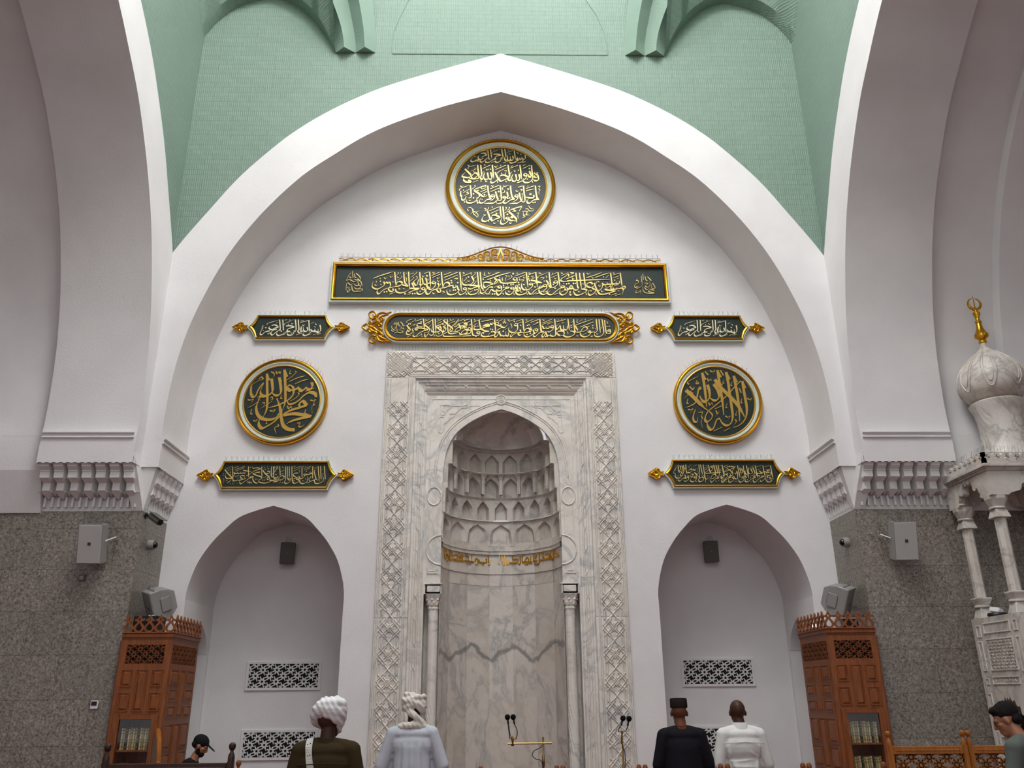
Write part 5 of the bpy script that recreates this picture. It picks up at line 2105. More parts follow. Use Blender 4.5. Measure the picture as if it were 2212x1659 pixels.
    for z0, z1, o in ((ZT, ZT+.02, .012), (ZT+.02, ZT+.075, .02), (ZT+.075, ZT+.095, .035)):
        b.bbox((s*(X0-o), Y0-o, z0), (s*(X1+.002), Y1, z1))
    b.build('cornice', WOOD, cb, bevel=.006, seg=1)
    # fretwork crown: pierced ogee loops
    def loop_unit(mb, fn, d0, d1, w_):
        h = half_profile([(0, 0), (.035, .004), (.062, .035), (.066, .065), (.045, .105), (.024, .130), (.03, .148), (.055, .152), (.066, .163), (.04, .178), (.022, .19), (.014, .212), (0, .238)], 3)
        k = w_/.132
        out = [(a*k, c) for a, c in h]+[(-a*k, c) for a, c in reversed(h)][1:-1]
        hh = half_profile([(0, .018), (.03, .03), (.038, .06), (.024, .09), (0, .125)], 3); h1 = [(a*k, c) for a, c in hh]+[(-a*k, c) for a, c in reversed(hh)][1:-1]
        h2 = [(.008*k, .155), (.011*k, .175), (0, .205), (-.011*k, .175), (-.008*k, .155)]
        mb.slab(out, [h1, h2], lambda a, c: fn(a, c, d0), lambda a, c: fn(a, c, d1))
        for q in (-1, 1): mb.slab([(q*.058*k, .155), (q*.070*k, .150), (q*.070*k, .175), (q*.060*k, .172)], [], lambda a, c: fn(a, c, d0), lambda a, c: fn(a, c, d1))
    zc = ZT+.093
    for i in range(5):
        b = MB(); w_ = (WF+.03)/5; a_ = w_*(i+.5)-.005
        loop_unit(b, lambda a, c, d: ff(a_+a, zc+c, .02-d), 0, .022, w_); b.build('crown_loop', WOOD, cb)
    for i in range(8):
        b = MB(); w_ = (WS)/8; a_ = w_*(i+.5)
        loop_unit(b, lambda a, c, d: fs(a_+a, zc+c, .02-d), 0, .022, w_); b.build('crown_loop', WOOD, cb)
    # books
    for row, (zb, n, hh, nm) in enumerate(((1.158, 13, .27, 'upper'), (.713, 13, .27, 'lower'))):
        for i in range(n):
            a = da0+.02+(da1-da0-.03)*(i+.5)/n
            if s > 0: a = WF-a+.0
            k = (i*7+row*3) % 5; mi = 0 if k < 2 else (1 if k < 4 else 2)
            key = (mi,)
            lab = 'pale bound book in the row on the %s visible shelf of the %s bookcase' % (nm, side); grp = 'bound books on the %s shelf of the %s bookcase' % (nm, side)
            loc = Vector((px(da0+.02+(da1-da0-.03)*(i+.5)/n), Y0+.05, zb))
            if key not in books:
                bk = thing('book', loc, lab, 'book', grp)
                b = MB(); w_ = .0125
                b.rings([[loc+Vector((x, y, z)) for x, y in ((-w_, .19), (-w_, .012), (-w_*.6, .002), (0, 0), (w_*.6, .002), (w_, .012), (w_, .19), (w_*.8, .19), (w_*.8, .014), (-w_*.8, .014), (-w_*.8, .19))] for z in (0, hh)]); b.build('cover', SPINE[mi], bk)
                b = MB(); b.bbox(loc+Vector((-w_*.8, .014, .006)), loc+Vector((w_*.8, .183, hh-.006))); b.build('pages', PAGES, bk)
                b = MB()
                for z in (.03, .09, .12, .2, .24): b.bbox(loc+Vector((-w_*.7, -.001, z)), loc+Vector((w_*.7, .004, z+.008)))
                b.build('spine_bands', SPINE[2] if mi < 2 else SPINE[1], bk)
                books[key] = bk
            else:
                c = copy_tree(books[key]); c.location = loc; c['label'] = lab; c['group'] = grp; c.scale = (1, 1, random.uniform(.95, 1.03))
# ---- loudspeakers
def R3(rx=0, ry=0, rz=0): return Matrix.Rotation(rz, 3, 'Z') @ Matrix.Rotation(rx, 3, 'X') @ Matrix.Rotation(ry, 3, 'Y')
for s in (-1, 1):
    side = 'left' if s < 0 else 'right'
    c = Vector((s*5.98, 12.33, 3.93)); M = R3(math.radians(14), 0, s*math.radians(-4))
    sp = thing('loudspeaker', c, 'light grey rectangular loudspeaker on the %s granite wall' % side, 'loudspeaker', 'grey loudspeakers on the granite walls')
    b = MB(); b.box(c, (.345, .22, .57), M); b.build('cabinet', GREYP, sp, bevel=.012)
    b = MB(); b.box(c+M @ Vector((0, -.113, 0)), (.318, .012, .54), M); b.build('grille', mat('speaker_grille', S(178, 176, 175), .7) if s < 0 else bpy.data.materials['speaker_grille'], sp, bevel=.004, seg=1)
    b = MB(); b.box(c+M @ Vector((0, -.121, .005)), (.042, .006, .042), M); bd = b.build('badge', BLACK, sp)
    b = MB(); b.box(c+M @ Vector((0, -.1245, .005)), (.016, .002, .008), M); b.build('badge_mark', GREYP, bd)
    b = MB(); b.tube([c+M @ Vector((0, .1, .05)), Vector((c.x, 12.585, 3.98))], .02, 8); b.box((c.x, 12.588, 3.98), (.12, .016, .16)); b.tube([c+M @ Vector((-s*.18, 0, .04)), c+Vector((-s*.26, .14, .12)), c+Vector((-s*.24, .26, .10))], .009, 6)
    b.build('bracket', WHITEP, sp)
    P = [c+M @ Vector((x, -.06, .287)) for x in (-.15, -.05, .05, .15)]; spikes(P, sp, .06, .06, (-.4, .4))
    # small speakers in the niches
    c = Vector((s*3.755, ND-.16, 4.19)); M = R3(math.radians(6), 0, s*math.radians(-10))
    sp = thing('loudspeaker', c, 'small dark grey loudspeaker high in the %s niche' % side, 'loudspeaker', 'small loudspeakers in the niches')
    b = MB(); b.box(c, (.25, .16, .375), M); b.build('cabinet', GREYD, sp, bevel=.01)
    b = MB(); b.box(c+M @ Vector((0, -.083, 0)), (.232, .01, .355), M); b.build('grille', mat('speaker_grille_dark', S(96, 96, 88), .8) if s < 0 else bpy.data.materials['speaker_grille_dark'], sp)
    b = MB(); b.lathe([(.001, 0), (.008, .0), (.008, .004), (.001, .005)], c+M @ Vector((0, -.088, 0)), 12, M @ Matrix.Rotation(PI/2, 3, 'X')); b.build('badge', GREYP, sp)
    b = MB(); b.tube([c+Vector((0, .05, 0)), Vector((c.x, ND-.006, c.z))], .025, 8); b.build('bracket', GREYD, sp)
    spikes([c+M @ Vector((x, 0, .19)) for x in (-.06, .06)], sp, .035, .10, (-.1, .1))
    # tilted monitors above the bookcases
    c = Vector((s*5.15, 13.05, 3.16)); M = R3(0, 0, s*math.radians(52)) @ R3(math.radians(24)) @ R3(0, s*math.radians(-14), 0)
    sp = thing('stage_monitor', c, 'grey moulded monitor speaker tilted down above the %s bookcase' % side, 'loudspeaker', 'tilted monitor speakers over the bookcases')
    b = MB(); rs = []
    for y, w_, h in ((-.18, .155, .235), (-.02, .155, .235), (.10, .13, .20), (.20, .08, .13)):
        rs.append([c+M @ Vector((x*w_, y, z*h)) for x, z in ((-1, -.96), (-.94, -1), (.94, -1), (1, -.96), (1, .96), (.94, 1), (-.94, 1), (-1, .96))])
    b.rings(rs); b.build('housing', GREYP, sp, bevel=.01)
    b = MB(); b.box(c+M @ Vector((0, -.185, 0)), (.30, .014, .46), M); b.build('grille', GREYP, sp, bevel=.004, seg=1)
    b = MB(); b.box(c+M @ Vector((.03, -.194, -.02)), (.018, .004, .045), M); b.build('badge', BLACK, sp)
    b = MB(); b.box(c+M @ Vector((-s*.158, .02, .0)), (.02, .16, .22), M); b.build('handle_recess', GREYP, sp, bevel=.03, seg=3)
    b = MB(); b.tube([c+M @ Vector((0, .12, -.1)), Vector((s*5.38, 13.25, 3.05)), Vector((s*5.425, 13.25, 3.05))], .02, 8); b.build('bracket', BLACK, sp)
    spikes([c+M @ Vector((x, -.1, .24)) for x in (-.13, 0, .13)], sp, .055, .07, (-.4, .4))
    # dome cameras
    c = Vector((s*5.435, 13.0, 4.02)); dc = thing('security_camera', c, 'small white dome camera on the %s granite return' % side, 'camera', 'dome cameras on the granite')
    M = Matrix.Rotation(-s*PI/2, 3, 'Y') @ Matrix.Identity(3)
    b = MB(); b.lathe([(.001, 0), (.075, 0), (.078, .05), (.07, .085), (.03, .085), (.001, .08)], c, 20, M); b.build('housing', GREYP, dc, smooth=True)
    b = MB(); b.lathe([(.058, .075), (.055, .10), (.04, .125), (.02, .137), (.001, .14)], c, 20, M); b.build('lens_dome', mat('lens_black', (.004, .004, .004), .06) if s < 0 else bpy.data.materials['lens_black'], dc, smooth=True)
# bullet camera and small fittings on the left
c = Vector((-5.34, 12.64, 4.40)); bc = thing('security_camera', c, 'grey bullet camera under the corbels at the left corner', 'camera')
d_ = Vector((.62, -.35, -.40)).normalized(); b = MB(); q = c+Vector((.03, -.03, .0))
b.tube([q, q+d_*.26], .055, 6); b.build('housing', GREYD, bc)
b = MB(); b.tube([q+d_*.262, q+d_*.275], .05, 6); b.build('lens', BLACK, bc)
b = MB(); hv = d_.cross(Vector((0, 0, 1))).normalized(); uv_ = hv.cross(d_)
b.rings([[q+d_*e+uv_*.062+hv*w_ for w_ in (-.062, .062)]+[q+d_*e+uv_*.055+hv*w_ for w_ in (.062, -.062)] for e in (.02, .32)]); b.build('sunshield', GREYD, bc)
b = MB(); b.tube([(-5.435, 12.72, 4.42), (-5.38, 12.68, 4.42), q], .022, 8); b.lathe([(.001, 0), (.05, 0), (.05, .02), (.001, .022)], (-5.435, 12.72, 4.42), 14, Matrix.Rotation(PI/2, 3, 'Y')); b.build('mount', BLACK, bc)
def wallbox(nm, c, d, m, lab, cat, face=None):
    o = thing(nm, c, lab, cat); b = MB(); b.box(c, d); b.build('cover', m, o, bevel=.006)
    if face: b = MB(); b.box((c[0]+face[1], c[1]-d[1]/2-.003, c[2]+face[2]), face[0]); b.build('inset', face[3], o)
    return o
wallbox('wall_socket', (-5.70, 12.585, 1.735), (.10, .03, .11), WHITEP, 'white socket plate on the left granite wall', 'socket', ((.075, .006, .055), 0, .015, BLACK))
wallbox('junction_box', (-6.17, 12.585, 3.475), (.10, .03, .10), GREYD, 'small grey box on granite below the left loudspeaker', 'box', ((.05, .006, .05), 0, 0, GREYP))
wallbox('cable_outlet', (6.20, 12.585, 3.475), (.08, .03, .08), GREYP, 'small metal outlet on granite below the right loudspeaker', 'socket', ((.02, .006, .02), .01, .01, BLACK))
# things on top of the bookcases
am = thing('amplifier', (-5.16, 12.75, 2.70), 'black amplifier box on top of the left bookcase behind its crown', 'amplifier'); b = MB(); b.bbox((-5.32, 12.55, 2.70), (-4.98, 12.9, 2.93)); b.build('case', BLACK, am, bevel=.008)
b = MB()
for i in range(3): b.lathe([(.001, 0), (.009, 0), (.008, .012), (.001, .013)], (-5.24+.08*i, 12.549, 2.88), 10, Matrix.Rotation(PI/2, 3, 'X'))
b.build('knobs', GREYP, am)
pa = thing('paper_pack', (-5.12, 12.75, 2.93), 'small white pack lying on the black amplifier', 'pack'); b = MB(); b.bbox((-5.17, 12.7, 2.93), (-5.09, 12.8, 2.95)); b.build('wrapper', WHITEP, pa, bevel=.004)
lp = thing('work_lamp', (4.80, 13.2, 2.695), 'small lit white lamp on top of the right bookcase', 'lamp'); b = MB(); b.bbox((4.76, 13.16, 2.70), (4.84, 13.24, 2.76)); b.build('base', WHITEP, lp, bevel=.006)
EM = mat('lamp_glow', (1, 1, 1), .4); EM.node_tree.nodes['Principled BSDF'].inputs['Emission Color'].default_value = (.86, .93, 1, 1); EM.node_tree.nodes['Principled BSDF'].inputs['Emission Strength'].default_value = 14
b = MB(); b.lathe([(.001, 0), (.03, .0), (.035, .04), (.02, .07), (.001, .075)], (4.80, 13.2, 2.76), 12); b.build('bulb', EM, lp, smooth=True)
bx = thing('storage_box', (5.10, 12.8, 2.695), 'dark storage box on top of the right bookcase behind its crown', 'box'); b = MB(); b.bbox((4.98, 12.6, 2.70), (5.24, 12.8, 2.83)); b.build('body', BLACK, bx, bevel=.006); b = MB(); b.bbox((4.975, 12.595, 2.83), (5.245, 12.805, 2.85)); b.build('lid', GREYP, bx)
# ---- pulpit
MX0, MX1, MY0, MY1, MZ = 6.87, 8.30, 11.36, 12.50, 2.80
mn = thing('minbar', ((MX0+MX1)/2, (MY0+MY1)/2, 0), 'white marble pulpit with onion dome canopy and gilt crescent at the right edge', 'pulpit')
b = MB()
fxm = lambda a, z: (MX0, MY0+a, z); L_ = MY1-MY0
dh = full(half_profile([(0, 1.74), (.03, 1.70), (.06, 1.74), (.10, 1.68), (.15, 1.70), (.19, 1.62), (.25, 1.62), (.26, 1.52), (.31, 1.50), (.30, 1.38), (.34, 1.33), (.31, 1.22), (.34, 1.15), (.34, .02)], 3))
dh = [(a+.62, z) for a, z in dh]
b.flat([(0, 0), (L_, 0), (L_, MZ), (0, MZ)], [dh], fxm); b.strip([fxm(*p) for p in dh], [(MX0+.3, MY0+a, z) for a, z in dh])
b.poly([(MX0, MY0, 0), (MX1+1.6, MY0, 0), (MX1+1.6, MY0, .6), (MX1, MY0, MZ), (MX0, MY0, MZ)]); b.poly([(MX0, MY1, 0), (MX1, MY1, 0), (MX1, MY1, MZ), (MX0, MY1, MZ)]); b.poly([(MX0, MY0, MZ), (MX1, MY0, MZ), (MX1, MY1, MZ), (MX0, MY1, MZ)])
b.build('body', MARBLE3, mn)
b = MB(); b.poly([(MX0+.3, MY0+.05, 0), (MX0+.3, MY1-.05, 0), (MX0+.3, MY1-.05, 1.9), (MX0+.3, MY0+.05, 1.9)]); b.build('passage_shade', DARKV, mn)  # black sheet closing the doorway as painted shade
b = MB()
fm = lambda a, c, d=0: (MX0-d, MY0+a, c)
for a0, a1, c0, c1 in ((.22, .86, 2.58, 2.72), (.05, .14, 2.58, 2.72), (.94, 1.05, 2.54, 2.70), (.22, .86, 2.08, 2.50), (.05, .14, 2.06, 2.50), (.96, 1.06, 2.08, 2.48), (.24, .88, 1.90, 2.0), (.05, .14, 1.90, 2.0), (.97, 1.05, 1.90, 1.98), (.98, 1.08, .9, 1.78)):
    o = lambda i: [(a0+i, c0+i), (a1-i, c0+i), (a1-i, c1-i), (a0+i, c1-i)]
    LL = [[fm(a, c, q) for a, c in o(i)] for i, q in ((-.006, 0), (0, .012), (.010, .012), (.018, -.012))]
    for A, B_ in zip(LL, LL[1:]): b.strip(A, B_, True)
b.build('panel_mouldings', MARBLE3, mn)
b = MB()
for i in range(13):
    for j in range(9):
        a, c = .25+.58*(i+.5*(j % 2))/13, 2.10+.38*(j+.5)/9
        b.box(fm(a+.01, c, .006), (.012, .030, .016), Matrix.Rotation(.7 if (i+j) % 2 else -.7, 3, 'X'))
for j in range(24): b.box(fm(1.01+.012*math.sin(j*2.1), .93+j*.035, .004), (.010, .02, .012), Matrix.Rotation(j*.9, 3, 'X')); 
for j in range(9): b.box(fm(1.01+.012*math.sin(j*2.1), 2.12+j*.04, .004), (.010, .02, .012), Matrix.Rotation(j*.9, 3, 'X')); b.box(fm(.27+j*.066, 1.95, .004), (.010, .03, .012), Matrix.Rotation(j*.9, 3, 'X'))
b.build('carved_lattice', MARBLE3, mn)
for x, y in ((7.0, MY0+.14), (7.0, MY1-.14), (MX1-.13, MY0+.14), (MX1-.13, MY1-.14)):
    b = MB(); b.lathe([(.155, 2.80), (.11, 2.92), (.10, 2.95)], (x, y, 0), 4, ph=PI/4); b.lathe([(.105, 2.95), (.11, 2.965), (.105, 2.985)], (x, y, 0), 16); b.lathe([(.10, 2.985), (.15, 3.07), (.15, 3.09), (.11, 3.095)], (x, y, 0), 4, ph=PI/4)
    co = b.build('column_base', MARBLE3, mn, bevel=.006, seg=1)
    b = MB(); b.lathe([(.082, 3.09), (.078, 4.10)], (x, y, 0), 8, ph=PI/8); b.build('column_shaft', MARBLE3, mn)
    b = MB(); b.lathe([(.11, 4.09), (.15, 4.10), (.145, 4.12), (.10, 4.22)], (x, y, 0), 4, ph=PI/4); b.lathe([(.10, 4.22), (.115, 4.235), (.10, 4.255)], (x, y, 0), 16); b.lathe([(.10, 4.255), (.15, 4.36), (.155, 4.42)], (x, y, 0), 8, ph=PI/8)
    b.build('column_capital', MARBLE3, mn, bevel=.006, seg=1)
b = MB()
def valance(W):
    h = half_profile([(0, 4.735), (.02, 4.68), (.06, 4.665), (.075, 4.70), (.11, 4.69), (.13, 4.63), (.135, 4.57), (.19, 4.545), (.215, 4.575), (.25, 4.56), (.27, 4.50), (.30, 4.47), (W/2-.30, 4.44), (W/2-.265, 4.42)], 3)
    return full(h)
Wy, Wx = MY1-MY0, MX1-MX0
for x, q in ((MX0, .05), (MX1, -.05)):
    o = valance(Wy); outl = [(-Wy/2, 4.41), (-Wy/2, 4.76), (Wy/2, 4.76), (Wy/2, 4.41)] + list(reversed(o))
    b.slab(outl, [], lambda a, z: (x, (MY0+MY1)/2+a, z), lambda a, z: (x+q*2, (MY0+MY1)/2+a, z))
for y, q in ((MY0, .05), (MY1, -.05)):
    o = valance(Wx); outl = [(-Wx/2, 4.41), (-Wx/2, 4.76), (Wx/2, 4.76), (Wx/2, 4.41)] + list(reversed(o))
    b.slab(outl, [], lambda a, z: ((MX0+MX1)/2+a, y, z), lambda a, z: ((MX0+MX1)/2+a, y+q*2, z))
for sx_ in (0, 1):
    for sy_c in (0, 1):
        xa, ya = (MX0-.003, MX1+.003)[sx_], (MY0-.003, MY1+.003)[sy_c]; ix, iy = 1-2*sx_, 1-2*sy_c
        b.bbox((xa, ya, 4.405), (xa+ix*.106, ya+iy*.262, 4.757)); b.bbox((xa+ix*.106, ya, 4.405), (xa+ix*.262, ya+iy*.106, 4.757))
b.build('arch_valance', MARBLE3, mn)
b = MB()
for z0, z1, o in ((4.755, 4.78, .03), (4.78, 4.80, .05), (4.80, 4.845, .075)): b.bbox((MX0-o, MY0-o, z0), (MX1+o, MY1+o, z1))
b.build('cornice', MARBLE3, mn, bevel=.006, seg=1)
def parapet(L, fn0, fn1, n):
    b = MB(); holes = []
    for i in range(n):
        a = -L/2+L*(i+.5)/n; r = .03
        holes.append([(a+(r+.014*math.cos(4*t))*math.cos(t), .09+(r+.014*math.cos(4*t))*math.sin(t)) for t in [2*PI*k/24 for k in range(24)]])
    top_ = []
    for i in range(n+1):
        a = -L/2+L*i/n
        if 0 < i < n: top_ += [(a-.04, .165), (a-.035, .155), (a, .11), (a+.035, .155), (a+.04, .165)]
    b.slab([(-L/2, 0), (L/2, 0), (L/2, .165)]+list(reversed(top_))+[(-L/2, .165)], holes, fn0, fn1); return b.build('parapet', MARBLE3, mn)
ym, xm = (MY0+MY1)/2, (MX0+MX1)/2
for x, q in ((MX0-.05, .05), (MX1+.05, -.05)): parapet(Wy+.1, lambda a, z: (x, ym+a, 4.845+z), lambda a, z: (x+q, ym+a, 4.845+z), 9)
for y, q in ((MY0-.05, .05), (MY1+.05, -.05)): parapet(Wx+.1, lambda a, z: (xm+a, y, 4.845+z), lambda a, z: (xm+a, y+q, 4.845+z), 11)
spikes([(MX0-.03, MY0-.05+(Wy+.1)*i/12, 5.01) for i in range(13)], mn, .045, .10, (.25,), jit=.06); spikes([(MX0-.03+(Wx)*i/12, MY0-.03, 5.01) for i in range(13)], mn, .05, .10, (0,), jit=.06)
DX, DY = 7.60, ym
b = MB(); b.lathe([(.52, 4.845), (.50, 4.98), (.42, 5.05), (.36, 5.16), (.325, 5.32), (.31, 5.50), (.315, 5.68), (.345, 5.82), (.385, 5.91), (.39, 5.94), (.36, 5.965), (.20, 5.98)], (DX, DY, 0), 48); b.build('dome_drum', MARBLE3, mn, smooth=True)
b = MB(); pr = [(p.x, p.y) for p in spline([(.18, 5.96, 0), (.34, 6.0, 0), (.44, 6.10, 0), (.485, 6.25, 0), (.46, 6.42, 0), (.37, 6.58, 0), (.23, 6.72, 0), (.12, 6.82, 0), (.06, 6.90, 0), (.04, 6.97, 0)], 5)]
b.lathe(pr, (DX, DY, 0), 64); b.build('onion_dome', MARBLE3, mn, smooth=True)
def dome_r(z):
    for (r0, z0), (r1, z1) in zip(pr, pr[1:]):
        if z0 <= z <= z1: return r0+(r1-r0)*(z-z0)/(z1-z0)
    return .05
b = MB()
for k in range(8):
    a0 = 2*PI*k/8+.2
    for sc_, zz in ((1, 0), (.62, .02)):
        P = []
        for i in range(25):
            u = -1+2*i/24; th = u*PI/8*.94*sc_*(1-.25*u**6); z = 6.12+.10*(1-sc_)*2+ (6.78-6.12)*abs(u)**2.2*(1 if sc_ == 1 else .82)
            r = dome_r(z)+.004; P.append((DX+r*math.cos(a0+th*(1-.25*abs(u)**3)), DY+r*math.sin(a0+th*(1-.25*abs(u)**3)), z))
        b.tube(P, .011 if sc_ == 1 else .007, 6)
b.build('dome_petals', MARBLE3, mn, smooth=True)
b = MB(); b.lathe([(.04, 6.96), (.06, 6.975), (.06, 7.0), (.045, 7.01), (.055, 7.03), (.10, 7.07), (.105, 7.11), (.085, 7.14), (.05, 7.22), (.038, 7.31), (.05, 7.325), (.05, 7.34), (.033, 7.36), (.03, 7.41), (.055, 7.47), (.055, 7.50), (.02, 7.525), (.018, 7.56)], (DX, DY, 0), 24)
fin = b.build('gilt_finial', GOLD, mn, smooth=True)
b = MB(); b.tube([(DX+.10*math.cos(t), DY, 7.655+.10*math.sin(t)) for t in [PI/2+.25+(2*PI-.5)*i/30 for i in range(31)]], [.006+.02*math.sin(PI*i/30) for i in range(31)], 8); b.tube([(DX, DY, 7.55), (DX, DY, 7.80)], [.012, .004], 8)
b.build('crescent', GOLD, fin, smooth=True)
# things on the pulpit ledge
hat = thing('folded_cloth', (6.99, 12.02, 2.80), 'white folded paper and black cushion on the pulpit ledge', 'cushion'); b = MB(); b.lathe([(.001, 0), (.12, .0), (.13, .02), (.12, .045), (.001, .05)], (6.99, 12.02, 2.805), 20); b.build('cushion', BLACK, hat, smooth=True)
b = MB(); b.box((6.99, 12.02, 2.885), (.10, .16, .07), R3(.2, .3, .3)); b.build('paper', WHITEP, hat, bevel=.01)
# ---- fences
def fence(lab, x0, x1, Y, m, H=1.27, kn=.1, posts=(1, 1), grp=None, lattice=True, pw=.026, kr=1.0):
    fe = thing('wooden_fence', ((x0+x1)/2, Y, 0), lab, 'fence', grp)
    for i, x in enumerate((x0, x1)):
        if not posts[i]: continue
        b = MB(); b.bbox((x-pw, Y-pw, 0), (x+pw, Y+pw, H+.02)); po = b.build('post', m, fe, bevel=.008)
        b = MB(); b.lathe([(pw, H+.01), (pw*1.06, H+.04), (pw*.85, H+.065), (.014, H+.078), (.012, H+.09), (.022*kr, H+.10), (.029*kr, H+.12), (.026*kr, H+.14), (.012, H+.152), (.001, H+.154)], (x, Y, 0), 16); b.build('knob', m, po, smooth=True)
    b = MB(); b.bbox((x0+pw, Y-.022, H-.075), (x1-.03, Y+.022, H)); b.bbox((x0+.05, Y-.026, H-.046), (x1-.05, Y+.026, H-.030)); b.build('top_rail', m, fe, bevel=.004, seg=1)
    b = MB(); b.bbox((x0+.03, Y-.02, .10), (x1-.03, Y+.02, .18)); b.build('bottom_rail', m, fe, bevel=.004, seg=1)
    if lattice:
        b = MB(); W = x1-x0-.06; Hh = H-.075-.18; star_lattice(b, W, Hh, lambda a, c: ((x0+x1)/2+a, Y, .18+Hh/2+c), (0, -1, 0), .19, .015, .014, .08); b.build('lattice', m, fe)
    else:
        b = MB(); b.bbox((x0+.03, Y-.01, .18), (x1-.03, Y+.01, H-.075)); b.build('panel', m, fe)
    return fe
fence('golden wooden fence panel with star lattice before the right granite wall', 4.045, 4.845, 9.5, WOODY)
fence('golden wooden fence panel with star lattice beside the man at the right edge', 4.905, 5.75, 9.5, WOODY)
for x0, x1, lab in ((-.255, .392, 'low wooden fence panel in front of the prayer niche under the long brass arm'), (.445, 1.097, 'low wooden fence panel in front of the right jamb of the prayer niche'), (1.15, 1.80, 'low wooden fence panel in front of the man in black'), (1.86, 2.512, 'low wooden fence panel in front of the man in the white shirt'), (2.565, 3.215, 'low wooden fence panel nearest the golden fence')):
    fence(lab, x0, x1, 7.8, WOOD, H=1.092, pw=.021, kr=.8, grp='low fence panels along the bottom edge')
fence('dark wooden fence with knobbed post before the seated man', -3.3, -2.29, 7.5, WOODD, H=1.31, lattice=False)  # unlit look of this fence is put into its darker wood colour
fence('dark low fence post and rail behind the dark fence', -3.6, -2.775, 9.5, WOOD, H=1.05)
# ---- microphones
def mic(mb_foam, mb_body, p, d):
    d = Vector(d).normalized(); p = Vector(p)
    mb_foam.lathe([(.001, -.034), (.018, -.03), (.03, -.015), (.034, 0), (.03, .018), (.018, .03), (.001, .034)], p, 16, Vector((0, 0, 1)).rotation_difference(d).to_matrix())
    mb_body.tube([p-d*.028, p-d*.085], .011, 8)
ms = thing('microphone_stand', (.464, 11.0, 0), 'brass microphone stand with long side arm and two black foam microphones', 'microphone')
b = MB(); b.lathe([(.001, 0), (.13, 0), (.13, .012), (.03, .03), (.014, .05), (.012, 1.0), (.018, 1.02), (.018, 1.12), (.011, 1.14), (.0095, 1.30), (.013, 1.30), (.013, 1.33), (.001, 1.335)], (.464, 11, 0), 16); b.build('stand_pole', BRASS, ms, smooth=True)
b = MB(); b.tube([(.035, 10.985, 1.262), (.57, 10.985, 1.262)], .0105, 10); b.build('side_arm', BRASS, ms, smooth=True)
b = MB(); b.lathe([(.015, 1.235), (.018, 1.24), (.012, 1.29), (.016, 1.30), (.010, 1.34), (.001, 1.345)], (.093, 10.985, 0), 12); b.tube([(.062, 10.985, 1.315), (.125, 10.985, 1.315)], .007, 8); b.build('clamp', BRASS, ms, smooth=True)
fo, bo = MB(), MB()
mic(fo, bo, (.032, 10.985, 1.56), (-.12, -.1, 1)); mic(fo, bo, (.102, 10.985, 1.56), (-.2, -.1, 1))
bo.tube(spline([(.04, 10.985, 1.475), (.048, 10.985, 1.40), (.062, 10.985, 1.31)], 4), .006, 6); bo.tube(spline([(.117, 10.985, 1.48), (.145, 10.985, 1.42), (.148, 10.985, 1.36), (.13, 10.985, 1.31)], 4), .006, 6)
fo.build('foam_windshield', BLACKC, ms, smooth=True); bo.build('gooseneck', BLACK, ms, smooth=True)
b = MB(); b.tube(spline([(.45, 10.98, 1.24), (.42, 10.97, 1.21), (.35, 10.96, 1.18), (.33, 10.96, 1.13), (.37, 10.97, 1.09), (.44, 10.98, 1.06), (.455, 10.985, .9), (.46, 10.98, .3)], 5), .005, 6); b.tube(spline([(.09, 10.98, 1.29), (.06, 10.975, 1.38), (.05, 10.98, 1.47)], 4), .004, 6); b.build('cable', BLACK, ms)
m2 = thing('microphone_stand', (1.43, 11.0, 0), 'brass microphone stand with two black foam microphones before the right jamb of the prayer niche', 'microphone')
b = MB(); b.lathe([(.001, 0), (.13, 0), (.13, .012), (.03, .03), (.014, .05), (.016, 1.02), (.012, 1.04), (.010, 1.36), (.014, 1.365), (.014, 1.38), (.001, 1.40)], (1.43, 11, 0), 16); b.tube([(1.385, 10.99, 1.385), (1.475, 10.99, 1.385)], .006, 8); b.build('stand_pole', BRASS, m2, smooth=True)
fo, bo = MB(), MB(); mic(fo, bo, (1.45, 10.985, 1.535), (.3, -.1, 1)); mic(fo, bo, (1.525, 10.985, 1.53), (.25, -.1, 1))
bo.tube(spline([(1.425, 10.985, 1.455), (1.40, 10.985, 1.43), (1.387, 10.985, 1.385)], 4), .006, 6); bo.tube(spline([(1.505, 10.985, 1.45), (1.492, 10.985, 1.42), (1.475, 10.985, 1.385)], 4), .006, 6)
fo.build('foam_windshield', BLACKC, m2, smooth=True); bo.build('gooseneck', BLACK, m2, smooth=True)
b = MB(); b.tube(spline([(1.43, 10.98, 1.39), (1.415, 10.975, 1.27), (1.44, 10.97, 1.18), (1.452, 10.97, 1.1), (1.45, 10.975, .5)], 5), .005, 6); b.build('cable', BLACK, m2)
for (x, y, z), lab, dx in (((.175, 9.0, 1.02), 'black foam microphone pair cut by the bottom edge left of the brass stand', .035), ((1.26, 9.0, .985), 'black foam microphone pair at the foot of the right brass stand', .032)):
    mm = thing('table_microphone', (x, y, 0), lab, 'microphone'); fo, bo = MB(), MB()
    for q in (-1, 1): mic(fo, bo, (x+q*dx, y, z), (0, -.6, .5)); bo.tube(spline([(x+q*dx, y+.05, z-.05), (x+q*.02, y+.06, z-.3), (x, y+.05, .03)], 4), .007, 6)
    bo.lathe([(.001, 0), (.10, 0), (.09, .03), (.001, .03)], (x, y+.05, 0), 16)
    fo.build('foam_windshield', BLACKC, mm, smooth=True); bo.build('gooseneck', BLACK, mm, smooth=True)
